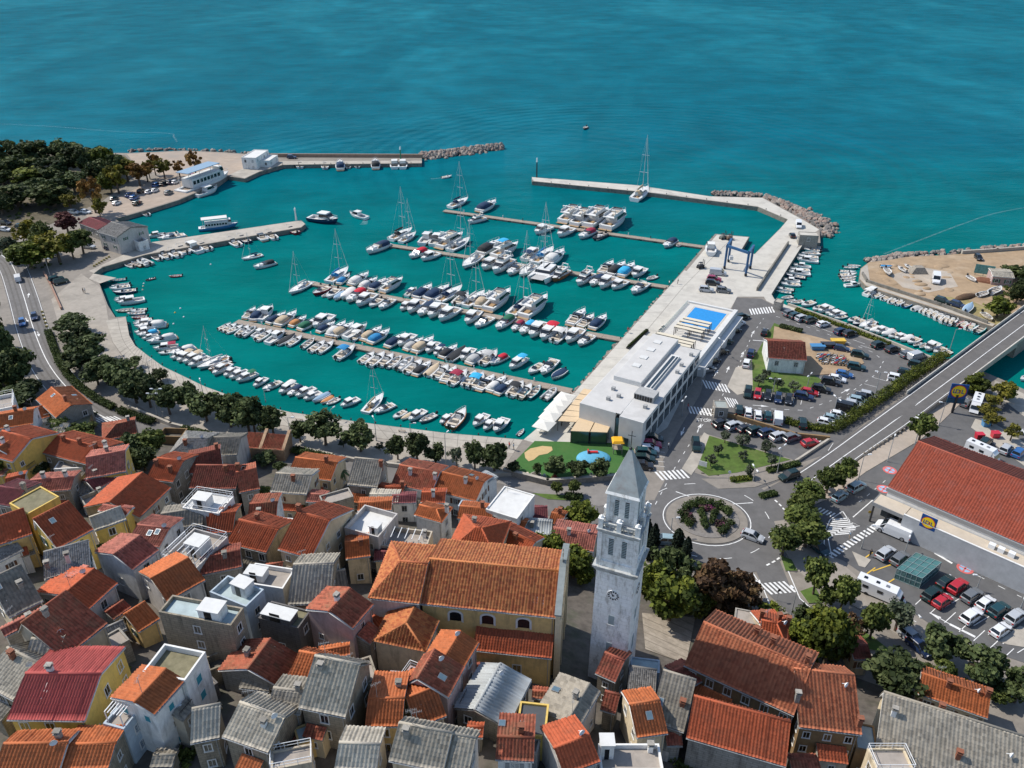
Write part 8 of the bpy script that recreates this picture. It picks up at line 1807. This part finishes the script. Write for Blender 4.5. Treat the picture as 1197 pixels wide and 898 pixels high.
def beacon(v,b,t,lab,m):
 P=at(*vw(v,*b));h=max(3,zat(P,vw(v,0,t)[1])-1.8);r=thing('harbour_beacon',lab,'beacon',P);q=MB();q.tube((0,0,0),(0,0,h*.8),.35,.25,10);q.build('tower',m,r);q=MB();q.tube((0,0,h*.8),(0,0,h),.4,.3,10);q.tube((0,0,h),(0,0,h+.5),.06,n=5);q.build('lantern',M_lampw,r)
beacon(Vm,(720,180),132,'green navigation beacon near the end of the left mole',mat('beacon_green',(.02,.16,.08),.5));beacon(Vm,(335,402),357,'white navigation beacon at the tip of the left pier',M_white);beacon(v3,(82,112),45,'dark slender beacon at the tip of the long breakwater',M_blackm)
def pole_sign(v,b,lab,m,h=2.6,s=.35):
 P=at(*vw(v,*b));r=thing('road_sign',lab,'road sign',P,random.uniform(-.4,.4));q=MB();q.tube((0,0,0),(0,0,h),.04,n=6);q.build('pole',M_pole,r);q=MB();n=14;q.tube((0,-.05,h),(0,-.08,h),s,n=n);q.build('plate',m,r)
pole_sign(VP,(350,702),'small round road sign at the roundabout entry from the car park',M_lampw);pole_sign(VL,(32,412),'small dark road sign at the lane crossing south of the roundabout',M_blackm);pole_sign(VK,(465,700),'small yellow bollard sign beside the store entrance',M_paint_y,1.2)
bl=at(*vw(VP,255,655));r=thing('information_board','white information board on the corner of the triangular lawn','sign',bl,-.5);MB().boxz(-.9,.9,-.04,.04,.7,2.0).build('panel',M_white,r)
for s in (-.7,.7):MB().boxz(s-.04,s+.04,.045,.12,0,2.0).build('post',M_pole,r)
# stone blocks along the bridge footway and bollards
for i in range(11):
 p=at(*vw(VK,445+i*20.5,408-i*12.5),2.0);b=MB();b.frus((-.35,.35,-.3,.3),-.3,(-.25,.25,-.22,.22),.55);o=b.build('stone_block',M_stone, None ,p);tag(o,'rough stone block in the line along the bridge road footway','stone block','stone blocks on the bridge road footway')
BPTS=[vw(W1,440+i*11.5,725-i*7) for i in range(7)]+[vw(R5,185+i*5,245+i*16) for i in range(5)]
for i,p in enumerate(BPTS):
 b=MB();b.frus((-.35,.35,-.25,.25),-.1,(-.3,.3,-.2,.2),.6);o=b.build('kerb_block',mat('yellow_black',(.30,.24,.08),.8), None ,at(*p));tag(o,'yellow and dark kerb block in the short line at the slipway and road edge','kerb block','yellow kerb blocks')
# playground things
P=at(*vw(V7m,500,735));r=thing('play_mound','pale blue play mound with red slide on the green playground','play mound',P);MB().dome((0,0,.1),(4.0,2.9),1.3,20,5).build('mound',mat('mound_blue',(.10,.36,.52),.7,.06),r);b=MB();b.boxz(-1.2,1.0,.2,.9,1.35,1.7);b.boxz(-1.4,-1.1,.1,1.0,1.3,2.1);b.build('slide',mat('slide_red',(.5,.03,.03),.4),r)
P=at(*vw(V7m,603,705));r=thing('play_tower','play tower with bright orange-yellow canopy behind the spire','play tower',P)
for s in (-1,1):
 for q in (-1,1):MB().boxz(s*1.0-.07,s*1.0+.07,q*1.0-.07,q*1.0+.07,0,3.2).build('post',M_wood,r)
b=MB();b.boxz(-1.1,1.1,-1.1,1.1,1.3,1.42);b.build('platform',M_wood,r);b=MB();b.frus((-1.4,1.4,-1.4,1.4),3.2,(-1.0,1.0,-1.0,1.0),3.7);b.build('canopy',mat('canopy_yellow',(.75,.38,.015),.6,.05),r)
for i,(p,cc,n) in enumerate((((172,808),'r','red'),((212,815),'e','cream'),((285,822),'y','grey'),((330,820),'r','dark red'),((440,815),'b','blue'),((490,818),'e','beige'))):
 P=at(*vw(V7m,*p));b=MB();b.frus((-.7,.7,-.5,.5),0,(-.2,.2,-.3,.3),1.1);o=b.build('spring_rider',HULLC[cc], None ,P+Vector((0,0,.12)));tag(o,'%s play figure, %s from the left along the playground wall'%(n,ordn(i+1)),'play figure','play figures on the playground')
P=at(*vw(V7m,248,815));b=MB();b.tube((0,0,0),(0,0,.5),1.3,n=18);b.tube((0,0,.45),(0,0,.52),1.1,n=18,mi=1);o=b.build('tree_planter',[M_conc,M_hill], None ,P+Vector((0,0,.12)));tag(o,'round concrete tree planter on the playground','planter')
# yard of the small house: skips, bikes
for p,c,lab in (((677,217),'b','blue skip beside the small car park house'),((716,210),'k','black skip right of the blue skip'),((752,197),'e','yellow-topped container beside the dark blue car')):
 P=at(*vw(VP,*p));b=MB();b.frus((-1.6,1.6,-.8,.8),0,(-2.0,2.0,-1.0,1.0),1.3);b.boxz(-2.05,2.05,-1.05,1.05,1.3,1.4);o=b.build('skip',HULLC[c] if c!='e' else M_paint_y, None ,P+Vector((0,0,.15)));tag(o,lab,'skip')
wm_=CARP['h'][2][1]
def moped(P,rz,i,m):
 r=thing('moped','parked moped in the crowded two-wheeler yard beside the small house','moped',P,rz,'mopeds in the yard')
 for x in (-.6,.6):link('wheel',wm_,r,(x,0,.26)).scale=(.8,.5,.8)
 b=MB();b.boxz(-.7,.1,-.15,.15,.5,.78);b.boxz(-.1,.45,-.12,.12,.3,.42);b.tube((.58,0,.3),(.42,0,1.05),.05);b.tube((.42,-.3,1.05),(.42,.3,1.05),.03);b.build('body',m,r)
k=0
for i in range(9):
 for j in range(4):
  if (i*3+j*5)%7==0: continue
  moped(at(*vw(VP,672+i*12+j*9,240+j*10+i*1.0))+Vector((0,0,.2)),.3+.2*(k%3),k,[M_white,HULLC['b'],M_metal,HULLC['y'],HULLC['R'],M_blackm][k%6]);k+=1
# recycling containers by the store strip
for i,(p,m,n) in enumerate((((983,334),HULLC['R'],'bright red'),((1058,328),HULLC['R'],'dark red'),((1015,275),HULLC['b'],'blue'))):
 P=at(*vw(VK,*p));b=MB();b.frus((-.8,.8,-.6,.6),0,(-.9,.9,-.7,.7),1.3);b.boxz(-.95,.95,-.75,.75,1.3,1.42);o=b.build('waste_container',m, None ,P+Vector((0,0,.1)));tag(o,n+' waste container in the marina strip behind the store','container')
# boats and gear laid up on the headland
gl='boats laid up on the headland'
boat(VR,'o',(400,155),(345,128),'',gl,label='white boat hull laid up on the headland, beside the grey tent',z=2.2)
boat(VR,'o',(440,135),(390,112),'',gl,label='small white boat laid up behind the longer hull on the headland',z=2.2);boat(VR,'x/b',(235,120),(300,125),'',gl,label='blue-covered boat laid up at the headland tip',z=2.2);boat(VR,'d',(265,140),(290,180),'',gl,label='white and blue dinghy on a trailer at the headland tip',z=2.4)
boat(VR,'d//e',(920,440),(980,490),'',gl,label='cream rowing boat lying on the grass beside the bridge',z=2.0);boat(VR,'x/p',(800,428),(845,385),'',gl,label='pale covered boat on the grass beside the navy car',z=2.1)
boat(VR,'d',(890,320),(960,300),'',gl,label='small white boat among the debris in front of the headland shed',z=2.0);boat(VR,'d',(960,310),(1050,265),'',gl,label='pale boat leaning by the headland shrubs',z=2.1);boat(VR,'d//w',(820,190),(870,225),'',gl,label='white skiff left of the billboard on the headland',z=2.0)
P=at(*vw(VR,478,165));b=MB();b.frus((-3,3,-2,2),0,(-1.5,1.5,-1.2,1.2),2.2);o=b.build('tarpaulin_stack',M_stone, None ,P);tag(o,'grey tarpaulin-covered stack on the headland','covered stack')
P=at(*vw(VR,800,335));r_=np.random.default_rng(9);b=MB()
b.loft([[(x,w*math.cos(a),max(0,h*math.sin(a))) for a in np.linspace(0,math.pi,8)] for x,w,h in ((-5,.3,.2),(-3,1.3,1.0),(0,1.6,1.3),(3,1.2,.9),(5,.4,.3))],closed= False );o=b.build('brush_pile',mat('brush_brown',(.10,.06,.035),.95,.5,4), None ,P,smooth= False );o.rotation_euler=(0,0,.45);tag(o,'brown brushwood pile in the middle of the headland','brushwood')
P=at(*vw(VR,940,225));b=MB();b.loft([[(x,w*math.cos(a),max(0,h*math.sin(a))) for a in np.linspace(0,math.pi,8)] for x,w,h in ((-4,.4,.3),(-2,2,1.1),(2,2.3,1.2),(4,.5,.3))],closed= False );o=b.build('rust_heap',mat('rust_heap',(.16,.07,.04),.95,.5,3), None ,P);o.rotation_euler=(0,0,-.5);tag(o,'rusty brown debris heap beside the headland shed','debris heap')
boat(v3,'c',(690,380),(690,350),'', None ,label='white boat standing on the launching pier left of the hoist',z=2.3);boat(VK,'o',(1235,40),(1180,60),'', None ,label='white boat in the channel beyond the marina strip',lmax=2);boat(VK,'o',(1250,300),(1170,305),'', None ,label='white boat at the right edge behind the store',z=2.0)
# people
M_skin=mat('skin',(.45,.27,.19),.6);
def person_mesh(shirt,legs):
 me=bpy.data.meshes.new('person');vs=[(0,0,.95),(0,0,1.2),(0,0,1.42),(0,0,1.52),(0,.01,1.66),(.1,0,.9),(.12,.06,.5),(.12,-.02,.06),(.13,.12,.03),(-.1,0,.9),(-.12,-.08,.5),(-.12,-.2,.08),(-.13,-.08,.03),(.2,0,1.4),(.26,-.04,1.13),(.25,.06,.9),(-.2,0,1.4),(-.26,.06,1.13),(-.25,.14,.92)]
 es=[(0,1),(1,2),(2,3),(3,4),(0,5),(5,6),(6,7),(7,8),(0,9),(9,10),(10,11),(11,12),(2,13),(13,14),(14,15),(2,16),(16,17),(17,18)]
 me.from_pydata(vs,es,[]);o=bpy.data.objects.new('tmp',me);COL.objects.link(o);m=o.modifiers.new('s','SKIN');m.use_smooth_shade= True
 rad=[.15,.14,.15,.06,.11,.1,.065,.045,.045,.1,.065,.045,.045,.06,.045,.035,.06,.045,.035]
 for v_,r_ in zip(me.skin_vertices[0].data,rad):v_.radius=(r_,r_)
 me.skin_vertices[0].data[0].use_root= True ;o.modifiers.new('u','SUBSURF').levels=1
 dg=bpy.context.evaluated_depsgraph_get();dg.update();out=bpy.data.meshes.new_from_object(o.evaluated_get(dg));bpy.data.objects.remove(o)
 out.materials.clear()
 for q in (shirt,legs,M_skin):out.materials.append(q)
 for p in out.polygons:
  z=p.center.z;x=abs(p.center.x);p.material_index=2 if z>1.5 or (x>.19 and z<1.2 and z>.6) else (0 if z>.97 else 1)
 return out
hair=MB();hair.dome((0,-.01,1.68),(.115,.12),.12,10,4);HAIR=hair.mesh('hair',[M_black])
PM=[(n,person_mesh(a,b)) for n,a,b in (('white shirt and dark trousers',M_white,M_blackm),('red top and blue jeans',HULLC['R'],HULLC['n']),('dark jacket and dark trousers',M_blackm,M_black),('pale blue top and beige shorts',CANV['p'],CANV['t']))]
PL=[(R5,(366,160),2,'on the slipway forecourt, left of pair'),(R5,(374,160),0,'on the slipway forecourt, right of pair'),(R5,(452,358),2,'walking near the curved quay'),(W1,(645,440),2,'at far left quay edge, left of two'),(W1,(655,437),1,'at far left quay edge, right of two'),(F_,(930,505),1,'beside the playground, left of a pair'),(F_,(960,515),3,'beside the playground, right of a pair'),(VL,(373,120),3,'on the hatched area near the store'),(V7m,(912,520),1,'standing at the car park zebra crossing'),(v3,(575,485),2,'on the quay at the third pontoon'),(v3,(545,490),0,'on the quay edge near the third pontoon'),(v3,(400,655),1,'on the quay at the second pontoon'),(R5,(270,365),2,'beside the promenade trees near the kerb'),(V7m,(600,640),0,'by the glass pavilion door'),(V7m,(590,640),2,'by the glass pavilion posts'),(VL,(470,205),2,'by the ticket machine, store car park'),(VP,(130,582),0,'walking beside the playground cars')]
for v,p,k,w in PL:
 r=thing('person','person in %s %s'%(PM[k][0],w),'person',at(*vw(v,*p),1.9),random.uniform(0,6));link('body',PM[k][1],r);link('hair',HAIR,r);r.scale=(1.1,1.1,1.1)
# buoys
for i,(p,c) in enumerate((((1020,70),'w'),((430,262),'e'),((425,292),'e'),((435,238),'w'),((708,492),'y'),((695,590),'w'),((785,530),'w'),((755,455),'w'))):
 b=MB();b.dome((0,0,0),(.32,.32),.35,10,4);o=b.build('mooring_buoy',M_paint_y if c=='y' else HULLC[c], None ,at(*vw(P3,*p),0));tag(o,'small round mooring buoy floating off the curved quay','buoy','mooring buoys in the inner harbour')
# foam lines on the water
def foam():
 m,n,l,b=nodes('sea_foam');b.inputs['Base Color'].default_value=(.55,.66,.68,1);b.inputs['Roughness'].default_value=.6
 g=n.new('ShaderNodeNewGeometry');z=n.new('ShaderNodeTexNoise');z.inputs['Scale'].default_value=.5;z.inputs['Detail'].default_value=6;l.new(g.outputs['Position'],z.inputs['Vector']);mr=n.new('ShaderNodeMapRange');mr.inputs[1].default_value=.25;mr.inputs[2].default_value=.8;mr.inputs[4].default_value=.22;l.new(z.outputs['Fac'],mr.inputs[0]);l.new(mr.outputs[0],b.inputs['Alpha'])
 mb=MB()
 ribbon(mb,smooth_path([at(*p,0) for p in ((1033,297),(1080,279),(1125,262),(1165,249),(1215,240))]),.7,lift=.02)
 ribbon(mb,smooth_path([at(*p,0) for p in ((-20,144),(60,148),(140,154),(197,156),(203,160),(207,166))]),.9,lift=.02)
 ribbon(mb,smooth_path([at(*vw(Vm,*p),0) for p in ((590,397),(588,407),(583,418))]),1.6,3,lift=.02);ribbon(mb,smooth_path([at(*vw(Vm,*p),0) for p in ((870,245),(850,248),(830,249))]),.8,1.5,lift=.02)
 stuff(mb.build('sea_foam',m))
foam()
print('cars',NCAR[0],'trees',NT[0])
def bollards():
 b=MB();b.tube((0,0,-.05),(0,0,.38),.14,.12,8);b.tube((0,0,.3),(0,0,.45),.2,.2,8);me=b.mesh('mooring_bollard',[M_blackm])
 for pts,st_,lab in ((PROM[:11],6.5,'black mooring bollard on the edge of the curved promenade quay'),(((640,487.5),(672,458.5),(727,396.5),(782,335.5),(836,275)),7,'black mooring bollard on the edge of the marina quay'),(((622.5,211.7),(760,225.1),(886,241.6),(921,256.6)),9,'black mooring bollard on the inner edge of the long breakwater'),(((330,192.7),(493,190.6)),8,'black mooring bollard on the inner edge of the left mole')):
  ps=[at(*p) for p in pts];acc=0
  for a,c in zip(ps,ps[1:]):
   d=c-a;n=Vector((-d.y,d.x,0)).normalized();L=d.length;t=-acc%st_
   while t<L:
    p=a+d*(t/L);q=p+n*.45;o=link('mooring_bollard',me, None ,(q.x,q.y,1.84));tag(o,lab,'bollard',lab[6:].replace('bollard','bollards'));t+=st_
   acc+=L
bollards()
b=MB();b.frus((-.9,.9,-.35,.35),0,(-1.0,1.0,-.42,.42),.55);PLM=b.mesh('planter',[M_blackm]);SHM=leaf_mesh('shrub',[(-.6,0,.75),(0,0,.8),(.6,0,.75)],[.4,.45,.4],50,.1,LM['hedge'],77)
for i in range(13):
 P=at(*vw(V7m,655+i*6.2,250-i*5.6));r=thing('planter','dark planter box with low shrub in the row along the marina quay','planter',P+Vector((0,0,.04)),.9,'planters along the marina quay');link('box',PLM,r);link('shrub',SHM,r)
b=MB();b.boxz(-.9,.9,-.2,.2,.42,.48);b.boxz(-.8,-.7,-.18,.18,0,.42);b.boxz(.7,.8,-.18,.18,0,.42);BNM=b.mesh('bench',[M_wood])
for i,p in enumerate(((470,505),(545,523),(350,492),(300,482),(250,467),(575,535))):
 o=link('bench',BNM, None ,at(*p)+Vector((0,0,.05)),-.15);tag(o,'plain wooden bench on the promenade near the moored boats','bench','benches on the promenade')
